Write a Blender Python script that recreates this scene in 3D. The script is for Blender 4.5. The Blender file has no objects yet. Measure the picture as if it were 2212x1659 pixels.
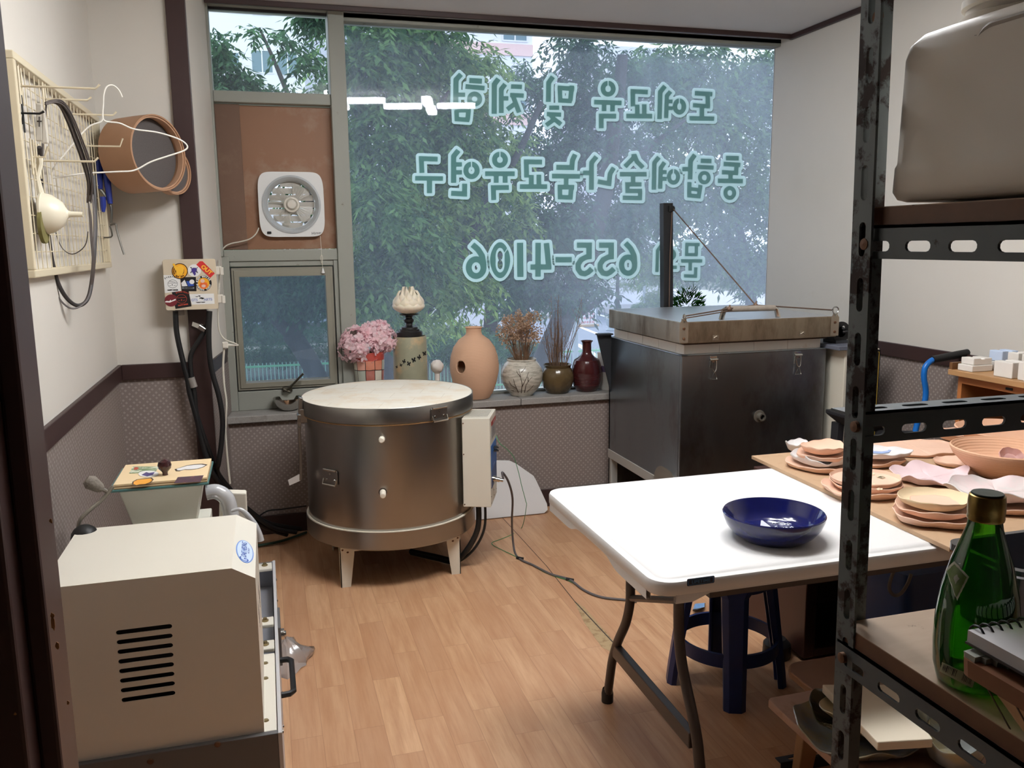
import bpy, bmesh, math, random
import numpy as np
from mathutils import Vector, Matrix, noise
from mathutils.geometry import tessellate_polygon

C = bpy.context.scene.collection
SC = bpy.context.scene
PI = math.pi
rnd = random.Random(7)

# ------------------------------------------------------------------ camera
CAMZ, FPX, CX, CY = 1.48, 1840.0, 1106.0, 829.5
YAW, PITCH, ROLL = math.radians(16.033), math.radians(9.372), math.radians(-0.653)
_f = Vector((math.sin(YAW) * math.cos(PITCH), math.cos(YAW) * math.cos(PITCH), -math.sin(PITCH)))
_r0 = Vector((math.cos(YAW), -math.sin(YAW), 0))
_u0 = _r0.cross(_f)
_r = math.cos(ROLL) * _r0 + math.sin(ROLL) * _u0
_u = -math.sin(ROLL) * _r0 + math.cos(ROLL) * _u0
cam = bpy.data.objects.new('camera', bpy.data.cameras.new('camera'))
C.objects.link(cam)
cam.data.sensor_width = 36.0
cam.data.lens = FPX / 2212.0 * 36.0
cam.data.clip_start = 0.02
cam.data.clip_end = 400
cam.matrix_world = Matrix(((_r.x, _u.x, -_f.x, 0), (_r.y, _u.y, -_f.y, 0), (_r.z, _u.z, -_f.z, CAMZ), (0, 0, 0, 1)))
SC.camera = cam
CAM = Vector((0, 0, CAMZ))

# ------------------------------------------------------------------ world, exposure
SC.view_settings.view_transform = 'Standard'
SC.view_settings.look = 'None'
SC.view_settings.gamma = 1.0
SC.view_settings.use_curve_mapping = False
SC.view_settings.exposure = 0.32
W = bpy.data.worlds.new('overcast_sky')
SC.world = W
W.use_nodes = True
_bg = W.node_tree.nodes['Background']
_bg.inputs[0].default_value = (0.86, 0.93, 1.0, 1)
_bg.inputs[1].default_value = 2.1
sun = bpy.data.objects.new('sun', bpy.data.lights.new('sun', 'SUN'))
C.objects.link(sun)
sun.data.energy = 4.2
sun.data.angle = math.radians(8)
sun.data.color = (1.0, 0.96, 0.88)
sun.rotation_euler = (math.radians(38), 0, math.radians(160))
LAMP_POWER = 62.0
SC.cycles.max_bounces = 8
SC.cycles.transparent_max_bounces = 24
SC.cycles.sample_clamp_indirect = 6.0


# ------------------------------------------------------------------ a pixel of the photograph on a plane of the room
def ray(x, y):
    return ((x - CX) / FPX) * _r - ((y - CY) / FPX) * _u + _f


def onz(x, y, z):
    d = ray(x, y); return CAM + d * ((z - CAMZ) / d.z)


def ony(x, y, Y):
    d = ray(x, y); return CAM + d * (Y / d.y)


def onx(x, y, X):
    d = ray(x, y); return CAM + d * (X / d.x)


# ------------------------------------------------------------------ materials
def lin(c):
    return tuple((v / 255 / 12.92 if v / 255 <= 0.04045 else ((v / 255 + 0.055) / 1.055) ** 2.4) for v in c)


MATS = {}


class NT:
    def __init__(self, name):
        self.m = bpy.data.materials.new(name); self.m.use_nodes = True
        self.t = self.m.node_tree; self.n = self.t.nodes; self.n.clear()
        self.out = self.n.new('ShaderNodeOutputMaterial')

    def add(self, typ, **kw):
        nd = self.n.new(typ)
        for k, v in kw.items():
            setattr(nd, k, v)
        return nd

    def link(self, a, b):
        self.t.links.new(a, b)

    def put(self, sock, v):
        if hasattr(v, 'links') or isinstance(v, bpy.types.NodeSocket):
            self.link(v, sock)
        else:
            sock.default_value = v

    def math(self, op, a, b=0.0, c=None):
        nd = self.add('ShaderNodeMath', operation=op)
        self.put(nd.inputs[0], a); self.put(nd.inputs[1], b)
        if c is not None:
            self.put(nd.inputs[2], c)
        return nd.outputs[0]

    def mix(self, fac, a, b, blend='MIX'):
        nd = self.add('ShaderNodeMix', data_type='RGBA', blend_type=blend)
        self.put(nd.inputs[0], fac)
        self.put(nd.inputs[6], a if not isinstance(a, tuple) else tuple(a) + ((1,) if len(a) == 3 else ()))
        self.put(nd.inputs[7], b if not isinstance(b, tuple) else tuple(b) + ((1,) if len(b) == 3 else ()))
        return nd.outputs[2]

    def noise(self, scale, vec=None, detail=4, rough=.55):
        nd = self.add('ShaderNodeTexNoise')
        nd.inputs['Scale'].default_value = scale; nd.inputs['Detail'].default_value = detail
        nd.inputs['Roughness'].default_value = rough
        if vec is not None:
            self.link(vec, nd.inputs['Vector'])
        return nd.outputs['Fac']

    def ramp(self, fac, p0, p1, c0=(0, 0, 0), c1=(1, 1, 1)):
        nd = self.add('ShaderNodeValToRGB')
        e = nd.color_ramp.elements
        e[0].position = p0; e[1].position = p1
        e[0].color = tuple(c0) + (1,); e[1].color = tuple(c1) + (1,)
        self.link(fac, nd.inputs[0])
        return nd.outputs[0]

    def pos(self):
        return self.add('ShaderNodeNewGeometry').outputs['Position']

    def obj(self, scale=(1, 1, 1)):
        tc = self.add('ShaderNodeTexCoord'); mp = self.add('ShaderNodeMapping')
        self.link(tc.outputs['Object'], mp.inputs[0]); mp.inputs['Scale'].default_value = scale
        return mp.outputs[0]

    def bump(self, h, strength, dist=.01):
        nd = self.add('ShaderNodeBump'); nd.inputs['Strength'].default_value = strength
        nd.inputs['Distance'].default_value = dist
        self.link(h, nd.inputs['Height']); return nd.outputs[0]

    def pbr(self, col, rough=.5, metal=0.0, spec=.5, normal=None, **kw):
        b = self.add('ShaderNodeBsdfPrincipled')
        self.put(b.inputs['Base Color'], col if not isinstance(col, tuple) else tuple(col) + (1,))
        self.put(b.inputs['Roughness'], rough); self.put(b.inputs['Metallic'], metal)
        b.inputs['Specular IOR Level'].default_value = spec
        if normal is not None:
            self.link(normal, b.inputs['Normal'])
        for k, v in kw.items():
            self.put(b.inputs[k], v)
        return b.outputs[0]

    def done(self, sh):
        self.link(sh, self.out.inputs[0]); return self.m


def P(name, col, rough=.5, metal=0.0, spec=.5, var=None, bump=None, rvar=None, stain=None, **kw):
    """plain procedural surface: colour (sRGB 0-255) with noise variation, bump and stains"""
    if name in MATS:
        return MATS[name]
    t = NT(name); c = lin(col); v = t.obj()
    colr = c
    if var:
        n = t.noise(var[0], v)
        k = var[1]
        colr = t.mix(n, tuple(x * (1 - k) for x in c), tuple(min(1, x * (1 + k)) for x in c))
    if stain:
        s = t.ramp(t.noise(stain[1], v, 6, .65), stain[2], stain[3])
        colr = t.mix(s, colr if not isinstance(colr, tuple) else colr, lin(stain[0]))
    nr = None
    if bump:
        nr = t.bump(t.noise(bump[0], v, 5), bump[1], bump[2] if len(bump) > 2 else .005)
    r = rough
    if rvar:
        r = t.math('MULTIPLY_ADD', t.noise(rvar[0], v), rvar[1], rough - rvar[1] / 2)
    MATS[name] = t.done(t.pbr(colr, r, metal, spec, nr, **kw))
    return MATS[name]


def wallpaper():
    t = NT('diamond_wallpaper'); p = t.pos()
    s = t.add('ShaderNodeSeparateXYZ'); t.link(p, s.inputs[0])
    h = t.math('ADD', s.outputs[0], s.outputs[1])
    u = t.math('MULTIPLY', t.math('ADD', h, s.outputs[2]), .7071 / .039)
    w = t.math('MULTIPLY', t.math('SUBTRACT', h, s.outputs[2]), .7071 / .039)

    def inside(q):
        d = t.math('ABSOLUTE', t.math('SUBTRACT', t.math('FRACT', t.math('ADD', q, 100.0)), .5))
        return t.math('MULTIPLY', t.math('GREATER_THAN', d, .11), t.math('LESS_THAN', d, .33))
    m = t.math('MULTIPLY', inside(u), inside(w))
    n = t.noise(2.2, p)
    base = t.mix(n, lin((124, 112, 107)), lin((138, 126, 120)))
    col = t.mix(t.math('MULTIPLY', m, .8), base, lin((164, 153, 145)))
    return t.done(t.pbr(col, t.math('MULTIPLY_ADD', m, -.15, .62), 0, .35))


def paint_wall():
    t = NT('painted_wallpaper'); p = t.pos()
    n = t.noise(1.3, p); n2 = t.noise(90, p, 2)
    col = t.mix(n, lin((206, 200, 190)), lin((218, 213, 204)))
    st = t.ramp(t.noise(3.1, p, 7, .7), .66, .78)
    col = t.mix(t.math('MULTIPLY', st, .35), col, lin((196, 186, 160)))
    return t.done(t.pbr(col, .75, 0, .25, t.bump(n2, .06, .003)))


def wood_floor():
    t = NT('wood_vinyl_floor'); p = t.pos()
    rot = t.add('ShaderNodeMapping'); t.link(p, rot.inputs[0])
    rot.inputs['Rotation'].default_value = (0, 0, math.radians(90))
    br = t.add('ShaderNodeTexBrick'); t.link(rot.outputs[0], br.inputs[0])
    br.offset = .37; br.offset_frequency = 2; br.squash = 1
    for k, v in (('Color1', (0, 0, 0, 1)), ('Color2', (1, 1, 1, 1)), ('Mortar', (.5, .5, .5, 1)), ('Scale', 1.0),
                 ('Mortar Size', .0), ('Brick Width', .46), ('Row Height', .094), ('Bias', 0.0)):
        br.inputs[k].default_value = v
    br2 = t.add('ShaderNodeTexBrick'); t.link(rot.outputs[0], br2.inputs[0])
    br2.offset = .37; br2.offset_frequency = 2
    for k, v in (('Color1', (1, 1, 1, 1)), ('Color2', (1, 1, 1, 1)), ('Mortar', (0, 0, 0, 1)), ('Scale', 1.0),
                 ('Mortar Size', .0010), ('Brick Width', .46), ('Row Height', .094)):
        br2.inputs[k].default_value = v
    sep = t.add('ShaderNodeSeparateColor'); t.link(br.outputs[0], sep.inputs[0])
    tone = sep.outputs[0]
    off = t.add('ShaderNodeVectorMath', operation='MULTIPLY_ADD')
    t.link(p, off.inputs[0]); off.inputs[1].default_value = (26, 2.6, 1)
    cmb = t.add('ShaderNodeCombineXYZ'); t.link(t.math('MULTIPLY', tone, 37), cmb.inputs[0]); t.link(t.math('MULTIPLY', tone, 53), cmb.inputs[1])
    t.link(cmb.outputs[0], off.inputs[2])
    g = t.noise(1.0, off.outputs[0], 6, .6)
    off2 = t.add('ShaderNodeVectorMath', operation='MULTIPLY_ADD')
    t.link(p, off2.inputs[0]); off2.inputs[1].default_value = (150, 5, 1); t.link(cmb.outputs[0], off2.inputs[2])
    g2 = t.noise(1.0, off2.outputs[0], 3, .5)
    col = t.mix(tone, lin((190, 146, 112)), lin((212, 170, 132)))
    col = t.mix(t.ramp(g, .35, .75), col, lin((178, 130, 94)))
    col = t.mix(t.math('MULTIPLY', t.ramp(g2, .5, .8), .30), col, lin((156, 110, 78)))
    col = t.mix(t.math('MULTIPLY', t.math('SUBTRACT', 1.0, br2.outputs[0]), .45), col, lin((140, 96, 66)))
    dirt = t.ramp(t.noise(4, p, 6, .7), .62, .8)
    col = t.mix(t.math('MULTIPLY', dirt, .10), col, lin((120, 90, 70)))
    return t.done(t.pbr(col, t.math('MULTIPLY_ADD', t.noise(9, p), .18, .30), 0, .35))


def steel(name, col, r0, r1, stretch=(1, 1, 14), streak=None, dark=.75):
    t = NT(name); v = t.obj(stretch)
    n = t.noise(3.0, v, 5, .6)
    c = lin(col)
    colr = t.mix(n, tuple(x * dark for x in c), c)
    if streak:
        s = t.ramp(t.noise(streak[1], t.obj(streak[2]), 6, .7), streak[3], streak[4])
        colr = t.mix(s, colr, lin(streak[0]))
    rr = t.math('MULTIPLY_ADD', n, r1 - r0, r0)
    return t.done(t.pbr(colr, rr, 1.0, .5, t.bump(t.noise(2.2, t.obj((1.6, 1.6, .12)), 1), .35, .03)))


def dirty_glass(name, d0, d1, tint, dust_haze_col, right=0.0):
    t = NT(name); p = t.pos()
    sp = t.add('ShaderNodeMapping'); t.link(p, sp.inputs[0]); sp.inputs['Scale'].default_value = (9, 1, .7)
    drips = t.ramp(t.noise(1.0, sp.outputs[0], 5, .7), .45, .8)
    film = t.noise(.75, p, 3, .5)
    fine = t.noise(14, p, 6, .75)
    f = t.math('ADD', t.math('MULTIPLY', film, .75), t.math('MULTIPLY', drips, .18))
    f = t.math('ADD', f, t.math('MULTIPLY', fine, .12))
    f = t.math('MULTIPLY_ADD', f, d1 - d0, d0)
    if right:   # sun-glare haze painted in by thickening the film to the right
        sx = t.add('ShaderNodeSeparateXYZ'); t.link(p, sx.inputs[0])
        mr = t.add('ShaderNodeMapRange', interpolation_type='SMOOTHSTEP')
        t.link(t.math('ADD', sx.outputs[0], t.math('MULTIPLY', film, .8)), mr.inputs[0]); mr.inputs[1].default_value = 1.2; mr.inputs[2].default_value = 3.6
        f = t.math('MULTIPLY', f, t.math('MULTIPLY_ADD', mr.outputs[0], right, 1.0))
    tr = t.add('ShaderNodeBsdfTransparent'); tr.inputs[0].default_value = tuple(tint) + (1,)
    tl = t.add('ShaderNodeBsdfTranslucent'); tl.inputs[0].default_value = tuple(dust_haze_col) + (1,)
    df = t.add('ShaderNodeBsdfDiffuse'); df.inputs[0].default_value = tuple(dust_haze_col) + (1,)
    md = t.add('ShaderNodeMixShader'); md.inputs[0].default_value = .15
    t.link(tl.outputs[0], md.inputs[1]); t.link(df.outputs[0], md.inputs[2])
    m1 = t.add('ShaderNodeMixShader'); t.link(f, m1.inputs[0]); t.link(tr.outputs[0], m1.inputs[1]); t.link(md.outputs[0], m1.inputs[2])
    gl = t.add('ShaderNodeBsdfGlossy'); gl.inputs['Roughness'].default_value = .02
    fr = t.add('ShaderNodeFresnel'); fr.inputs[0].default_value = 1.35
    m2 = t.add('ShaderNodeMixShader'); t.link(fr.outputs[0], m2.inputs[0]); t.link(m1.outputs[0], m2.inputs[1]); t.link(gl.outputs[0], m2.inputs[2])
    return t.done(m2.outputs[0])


def clear(name, col, rough=.03, thin=.15, body=.0, bodycol=(255, 255, 255)):
    """thin transparent plastic or glass: see-through, glossy, with a little body colour"""
    t = NT(name)
    tr = t.add('ShaderNodeBsdfTransparent'); tr.inputs[0].default_value = lin(col) + (1,)
    df = t.add('ShaderNodeBsdfDiffuse'); df.inputs[0].default_value = lin(bodycol) + (1,)
    m = t.add('ShaderNodeMixShader'); m.inputs[0].default_value = body
    t.link(tr.outputs[0], m.inputs[1]); t.link(df.outputs[0], m.inputs[2])
    gl = t.add('ShaderNodeBsdfGlossy'); gl.inputs['Roughness'].default_value = rough
    fr = t.add('ShaderNodeFresnel'); fr.inputs[0].default_value = 1.45
    f = t.math('MULTIPLY_ADD', fr.outputs[0], 1.0, thin * .2)
    m2 = t.add('ShaderNodeMixShader'); t.link(f, m2.inputs[0]); t.link(m.outputs[0], m2.inputs[1]); t.link(gl.outputs[0], m2.inputs[2])
    return t.done(m2.outputs[0])


def leafy(name, c0, c1, tl=.45):
    t = NT(name)
    g = t.add('ShaderNodeNewGeometry')
    col = t.mix(g.outputs['Random Per Island'], lin(c0), lin(c1))
    d = t.add('ShaderNodeBsdfDiffuse'); l = t.add('ShaderNodeBsdfTranslucent')
    t.link(col, d.inputs[0]); t.link(col, l.inputs[0])
    m = t.add('ShaderNodeMixShader'); m.inputs[0].default_value = tl
    t.link(d.outputs[0], m.inputs[1]); t.link(l.outputs[0], m.inputs[2])
    return t.done(m.outputs[0])


def vinyl(name, col):
    t = NT(name); c = lin(col)
    d = t.add('ShaderNodeBsdfDiffuse'); l = t.add('ShaderNodeBsdfTranslucent')
    d.inputs[0].default_value = c + (1,); l.inputs[0].default_value = c + (1,)
    m = t.add('ShaderNodeMixShader'); m.inputs[0].default_value = .5
    t.link(d.outputs[0], m.inputs[1]); t.link(l.outputs[0], m.inputs[2])
    return t.done(m.outputs[0])


def emit(name, col, s):
    t = NT(name); e = t.add('ShaderNodeEmission'); e.inputs[0].default_value = tuple(col) + (1,); e.inputs[1].default_value = s
    return t.done(e.outputs[0])


# ------------------------------------------------------------------ mesh building
class MB:
    def __init__(self):
        self.v = []; self.f = []; self.m = []; self.s = []

    def add(self, vs, fs, m=0, smooth=False):
        o = len(self.v)
        self.v += [tuple(p) for p in vs]
        for f in fs:
            self.f.append(tuple(i + o for i in f)); self.m.append(m); self.s.append(smooth)
        return self

    def box(self, a, b, m=0, M=None):
        x0, y0, z0 = a; x1, y1, z1 = b
        vs = [Vector(p) for p in ((x0, y0, z0), (x1, y0, z0), (x1, y1, z0), (x0, y1, z0), (x0, y0, z1), (x1, y0, z1), (x1, y1, z1), (x0, y1, z1))]
        if M is not None:
            vs = [M @ p for p in vs]
        return self.add(vs, [(0, 3, 2, 1), (4, 5, 6, 7), (0, 1, 5, 4), (1, 2, 6, 5), (2, 3, 7, 6), (3, 0, 4, 7)], m)

    def hexa(self, lo, hi, m=0):
        """four lower corners, four upper corners"""
        return self.add(list(lo) + list(hi), [(3, 2, 1, 0), (4, 5, 6, 7), (0, 1, 5, 4), (1, 2, 6, 5), (2, 3, 7, 6), (3, 0, 4, 7)], m)

    def prism(self, poly, vec, m=0):
        n = len(poly); vec = Vector(vec); a = [Vector(p) for p in poly]; b = [p + vec for p in a]
        return self.add(a + b, [tuple(range(n))[::-1], tuple(range(n, 2 * n))] + [(i, (i + 1) % n, (i + 1) % n + n, i + n) for i in range(n)], m)

    def plate(self, outer, holes, O, U, V, N, th, m=0):
        O, U, V, N = Vector(O), Vector(U), Vector(V), Vector(N)
        loops = [outer] + list(holes)
        flat = [p for l in loops for p in l]
        tris = tessellate_polygon([[Vector((p[0], p[1], 0)) for p in l] for l in loops])
        A = [O + U * p[0] + V * p[1] for p in flat]; B = [p - N * th for p in A]
        n = len(flat); fs = [tuple(t) for t in tris] + [tuple(i + n for i in t[::-1]) for t in tris]
        k = 0
        for l in loops:
            q = len(l)
            for i in range(q):
                a, b = k + i, k + (i + 1) % q
                fs.append((a, b, b + n, a + n))
            k += q
        return self.add(A + B, fs, m)

    def lathe(self, prof, c=(0, 0, 0), n=48, m=0, axis=None, smooth=True, sx=1, sy=1, cap=False):
        c = Vector(c)
        if axis is None:
            U, V, N = Vector((1, 0, 0)), Vector((0, 1, 0)), Vector((0, 0, 1))
        else:
            N = Vector(axis).normalized(); U = N.orthogonal().normalized(); V = N.cross(U)
        vs = []; fs = []
        for r, z in prof:
            for i in range(n):
                a = 2 * PI * i / n
                vs.append(c + U * (r * math.cos(a) * sx) + V * (r * math.sin(a) * sy) + N * z)
        for j in range(len(prof) - 1):
            for i in range(n):
                fs.append((j * n + i, j * n + (i + 1) % n, (j + 1) * n + (i + 1) % n, (j + 1) * n + i))
        if cap:
            k = (len(prof) - 1) * n; fs += [tuple(range(n))[::-1], tuple(range(k, k + n))]
        return self.add(vs, fs, m, smooth)

    def cyl(self, a, b, r, r2=None, n=16, m=0, smooth=True):
        a = Vector(a); b = Vector(b); d = b - a
        return self.lathe([(r, 0), (r if r2 is None else r2, d.length)], a, n, m, d, smooth, cap=True)

    def ball(self, c, r, n=16, m=0, sz=1.0, axis=None):
        k = n // 2
        return self.lathe([(max(1e-7, r * math.sin(PI * i / k)), -r * math.cos(PI * i / k) * sz) for i in range(k + 1)], c, n, m, axis)

    def tube(self, pts, r, n=10, m=0, close=False, spline=0):
        pts = [Vector(p) for p in pts]
        if spline:
            pts = crom(pts, spline, close)
        rs = r if isinstance(r, (list, tuple)) else [r] * len(pts)
        if len(rs) != len(pts):
            rs = [rs[0] + (rs[-1] - rs[0]) * i / (len(pts) - 1) for i in range(len(pts))]
        N = len(pts); vs = []; fs = []; prev = None
        for i, p in enumerate(pts):
            if close:
                d = pts[(i + 1) % N] - pts[i - 1]
            else:
                d = pts[min(i + 1, N - 1)] - pts[max(i - 1, 0)]
            d = d.normalized() if d.length > 1e-9 else Vector((0, 0, 1))
            if prev is None:
                U = d.orthogonal().normalized()
            else:
                U = prev - d * prev.dot(d)
                U = U.normalized() if U.length > 1e-6 else d.orthogonal().normalized()
            prev = U; V = d.cross(U)
            for k in range(n):
                a = 2 * PI * k / n
                vs.append(p + (U * math.cos(a) + V * math.sin(a)) * rs[i])
        for i in range(N if close else N - 1):
            j = (i + 1) % N
            for k in range(n):
                fs.append((i * n + k, i * n + (k + 1) % n, j * n + (k + 1) % n, j * n + k))
        if not close:
            fs.append(tuple(range(n))[::-1]); fs.append(tuple(range((N - 1) * n, N * n)))
        return self.add(vs, fs, m, True)

    def build(self, name, mats, parent=None, bevel=None, seg=2, sharp=38, label=None):
        off = Vector((0, 0, 0)); q = parent
        while q is not None:
            off += q.location; q = q.parent
        me = bpy.data.meshes.new(name)
        me.from_pydata([tuple(Vector(p) - off) for p in self.v], [], self.f)
        mats = mats if isinstance(mats, (list, tuple)) else [mats]
        for mm in mats:
            me.materials.append(mm)
        me.polygons.foreach_set('material_index', self.m)
        bm = bmesh.new(); bm.from_mesh(me); bmesh.ops.recalc_face_normals(bm, faces=bm.faces); bm.to_mesh(me); bm.free()
        if any(self.s):
            me.polygons.foreach_set('use_smooth', [True] * len(me.polygons))
            me.set_sharp_from_angle(angle=math.radians(sharp))
        o = bpy.data.objects.new(name, me); C.objects.link(o)
        if parent is not None:
            o.parent = parent
        if bevel:
            b = o.modifiers.new('bevel', 'BEVEL'); b.width = bevel; b.segments = seg; b.limit_method = 'ANGLE'; b.angle_limit = math.radians(40)
            b.harden_normals = False
        if label:
            o['label'] = label
        return o


def crom(pts, k, close=False):
    out = []; N = len(pts)
    rng = range(N if close else N - 1)
    for i in rng:
        p0 = pts[(i - 1) % N] if close or i > 0 else pts[i]
        p1 = pts[i]; p2 = pts[(i + 1) % N]
        p3 = pts[(i + 2) % N] if close or i + 2 < N else p2
        for j in range(k):
            t = j / k
            out.append(.5 * ((2 * p1) + (p2 - p0) * t + (2 * p0 - 5 * p1 + 4 * p2 - p3) * t * t + (3 * p1 - p0 - 3 * p2 + p3) * t ** 3))
    if not close:
        out.append(pts[-1])
    return out


def tag(o, label, cat, group=None, kind=None):
    o['label'] = label; o['category'] = cat
    if group:
        o['group'] = group
    if kind:
        o['kind'] = kind
    return o


def thing(name, label, cat, loc, group=None):
    o = bpy.data.objects.new(name, None); C.objects.link(o); o.location = loc; o.empty_display_size = .05
    return tag(o, label, cat, group)


def struct(o, label, cat):
    o['kind'] = 'structure'
    return tag(o, label, cat)


def rect(x0, y0, x1, y1):
    return [(x0, y0), (x1, y0), (x1, y1), (x0, y1)]


def slot(cx, cy, L, w, horiz=True, n=5):
    r = w / 2; h = L / 2 - r; pts = []
    for i in range(n + 1):
        a = -PI / 2 + PI * i / n; pts.append((h + r * math.cos(a), r * math.sin(a)))
    for i in range(n + 1):
        a = PI / 2 + PI * i / n; pts.append((-h + r * math.cos(a), r * math.sin(a)))
    return [(cx + p[0], cy + p[1]) if horiz else (cx - p[1], cy + p[0]) for p in pts]


def circ(cx, cy, r, n=28, ry=None):
    return [(cx + r * math.cos(2 * PI * i / n), cy + (ry or r) * math.sin(2 * PI * i / n)) for i in range(n)]


def rrect(x0, y0, x1, y1, r, n=6):
    pts = []
    for cx, cy, a0 in ((x1 - r, y1 - r, 0), (x0 + r, y1 - r, 90), (x0 + r, y0 + r, 180), (x1 - r, y0 + r, 270)):
        for i in range(n + 1):
            a = math.radians(a0 + 90 * i / n); pts.append((cx + r * math.cos(a), cy + r * math.sin(a)))
    return pts


def text_mb(body, size, O, U, V, N, bold=.0, align='CENTER', th=.0004, mb=None, m=0, sx=1.0):
    """lettering as flat geometry laid on a surface"""
    cu = bpy.data.curves.new('letters', 'FONT'); cu.body = body; cu.size = size
    cu.align_x = align; cu.align_y = 'CENTER'; cu.offset = bold; cu.resolution_u = 3
    o = bpy.data.objects.new('letters', cu); C.objects.link(o)
    bpy.context.view_layer.update()
    me = bpy.data.meshes.new_from_object(o.evaluated_get(bpy.context.evaluated_depsgraph_get()))
    O, U, V, N = Vector(O), Vector(U), Vector(V), Vector(N)
    mb = mb or MB()
    mb.add([O + U * (p.co.x * sx) + V * p.co.y + N * th for p in me.vertices], [tuple(q.vertices) for q in me.polygons], m)
    bpy.data.objects.remove(o); bpy.data.curves.remove(cu); bpy.data.meshes.remove(me)
    return mb


# ================================================================== THE ROOM
XL, XR, YN, YW, G, ZC = -0.64, 2.985, 4.05, 4.45, 4.66, 2.64
SILL = 0.635
M_paint = paint_wall(); M_paper = wallpaper(); M_floor = wood_floor()
M_brown = P('dark_brown_trim', (58, 40, 38), .42, spec=.4, var=(6, .12))
M_ceil = P('ceiling_board', (206, 204, 203), .85, spec=.2, var=(5, .02))
M_frame = P('aged_grey_frame', (146, 147, 138), .5, spec=.4, var=(7, .06), stain=((112, 106, 94), 16, .66, .72))
M_black = P('black_rubber', (22, 22, 23), .5, spec=.4)
M_stone = P('granite_sill', (150, 146, 141), .5, spec=.4, var=(160, .28), stain=((118, 112, 106), 14, .55, .75))

fl = MB().box((-1.5, -1.0, -.1), (3.4, 4.6, 0)).build('floor', M_floor)
struct(fl, 'wood-print vinyl floor with an open seam beside the round kiln', 'floor')
s0, s1, s2, s3 = onz(1085, 1118, 0), onz(1180, 1222, 0), onz(1242, 1300, 0), onz(1345, 1410, 0)
sm = MB()
for a, b, w in ((s0, s1, .0025), (s1, s2, .003), (s2, s3, .005)):
    d = (b - a).normalized(); q = Vector((-d.y, d.x, 0)) * w / 2
    sm.hexa([a - q, b - q, b + q, a + q], [p + Vector((0, 0, .0007)) for p in (a - q, b - q, b + q, a + q)])
sm.build('seam', P('seam_dark', (58, 48, 42), .8), fl, label='dark open seam in the vinyl')
gp = [onz(x, y, 0) for x, y in ((1240, 1298), (1262, 1312), (1335, 1395), (1322, 1410), (1300, 1398), (1262, 1345))]
MB().prism(gp, (0, 0, .0005)).build('glue_stain', P('dried_glue', (176, 150, 112), .6, stain=((150, 120, 84), 30, .5, .6)), fl, label='tan dried glue beside the seam')

RAIL0, RAIL1 = .905, .972


def wall(name, a, b, label, split=True, z1=ZC):
    mb = MB()
    if split:
        mb.box((a[0], a[1], 0), (b[0], b[1], RAIL0 + .02), 1); mb.box((a[0], a[1], RAIL0 + .02), (b[0], b[1], z1), 0)
    else:
        mb.box((a[0], a[1], 0), (b[0], b[1], z1), 0)
    return struct(mb.build(name, [M_paint, M_paper]), label, 'wall')


wall('wall_left', (XL - .1, 1.1), (XL, YN + .1), 'left wall, cream above and diamond wallpaper below the brown rail')
wall('wall_niche', (XL, YN), (-.255, YN + .12), 'short wall beside the window, cream above a brown rail, fuse box on it')
wall('wall_right', (XR, -.9), (XR + .1, 4.668), 'right wall beyond the square kiln, pale above and diamond wallpaper below the brown rail')
M_rear = P('dark_bounce_absorber', (52, 44, 40), .6, var=(2, .2))  # unseen walls kept close and dark to soak up bounced light
struct(MB().box((-1.5, -1.0, 0), (XR + .1, -.9, ZC)).build('wall_rear_absorber', M_rear), 'unseen dark wall behind the viewpoint, set close to absorb bounce light', 'wall')
struct(MB().box((-1.5, -1.0, 0), (-1.4, 1.2, ZC)).build('wall_side_absorber', M_rear), 'unseen dark side wall behind the doorway, set close to absorb bounce light', 'wall')
wall('wall_front_stub', (-1.5, 1.1), (XL, 1.2), 'wall stub left of the doorway', False)
ww = MB().box((-.3, YW, 0), (XR, YW + .3, SILL - .04), 0).build('wall_window', M_paper)
struct(ww, 'low wall under the window with diamond wallpaper', 'wall')
rv = MB()
for z0, z1, mi in ((0, RAIL0 + .02, 1), (RAIL0 + .02, ZC, 0)):
    rv.hexa([(-.255, YN, z0), (-.200, 4.57, z0), (-.33, 4.57, z0), (-.33, YN, z0)], [(-.255, YN, z1), (-.200, 4.57, z1), (-.33, 4.57, z1), (-.33, YN, z1)], mi)
struct(rv.build('wall_reveal', [M_paint, M_paper]), 'narrow white window reveal beside the brown post', 'wall')
struct(MB().box((-1.5, -1.0, ZC), (XR + .1, 4.75, ZC + .1)).build('ceiling', M_ceil), 'pale ceiling above the big window', 'ceiling')

# rails, baseboards and trims
RT = .016


def trim(n, a, b, label):
    return struct(MB().box(a, b).build('trim_%d' % n, M_brown, bevel=.003), label, 'trim')


trim(1, (XL, 1.2, RAIL0), (XL + RT, YN, RAIL1), 'dark brown rail along the left wall')
trim(2, (XL + RT, YN - RT, RAIL0), (-.335, YN, RAIL1), 'dark brown rail on the short wall behind the cables')
trim(3, (XR - RT, -.88, RAIL0), (XR, 4.44, RAIL1), 'dark brown rail along the right wall')
trim(4, (-.335, YN - .022, 0), (-.255, YN + .002, ZC), 'tall dark brown post beside the window')
rr_ = MB().hexa([(-.254, YN, RAIL0), (-.203, 4.52, RAIL0), (-.21, 4.52, RAIL0), (-.262, YN, RAIL0)],
                [(-.246, YN, RAIL1), (-.195, 4.52, RAIL1), (-.21, 4.52, RAIL1), (-.262, YN, RAIL1)]).build('trim_5', M_brown)
struct(rr_, 'end of the brown rail on the window reveal', 'trim')
trim(6, (XR - .02, -.88, ZC - .028), (XR, 4.49, ZC), 'dark strip where the right wall meets the ceiling')
trim(7, (-.2, 4.47, ZC - .026), (XR - .02, 4.49, ZC), 'dark strip along the ceiling above the big window')
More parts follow.
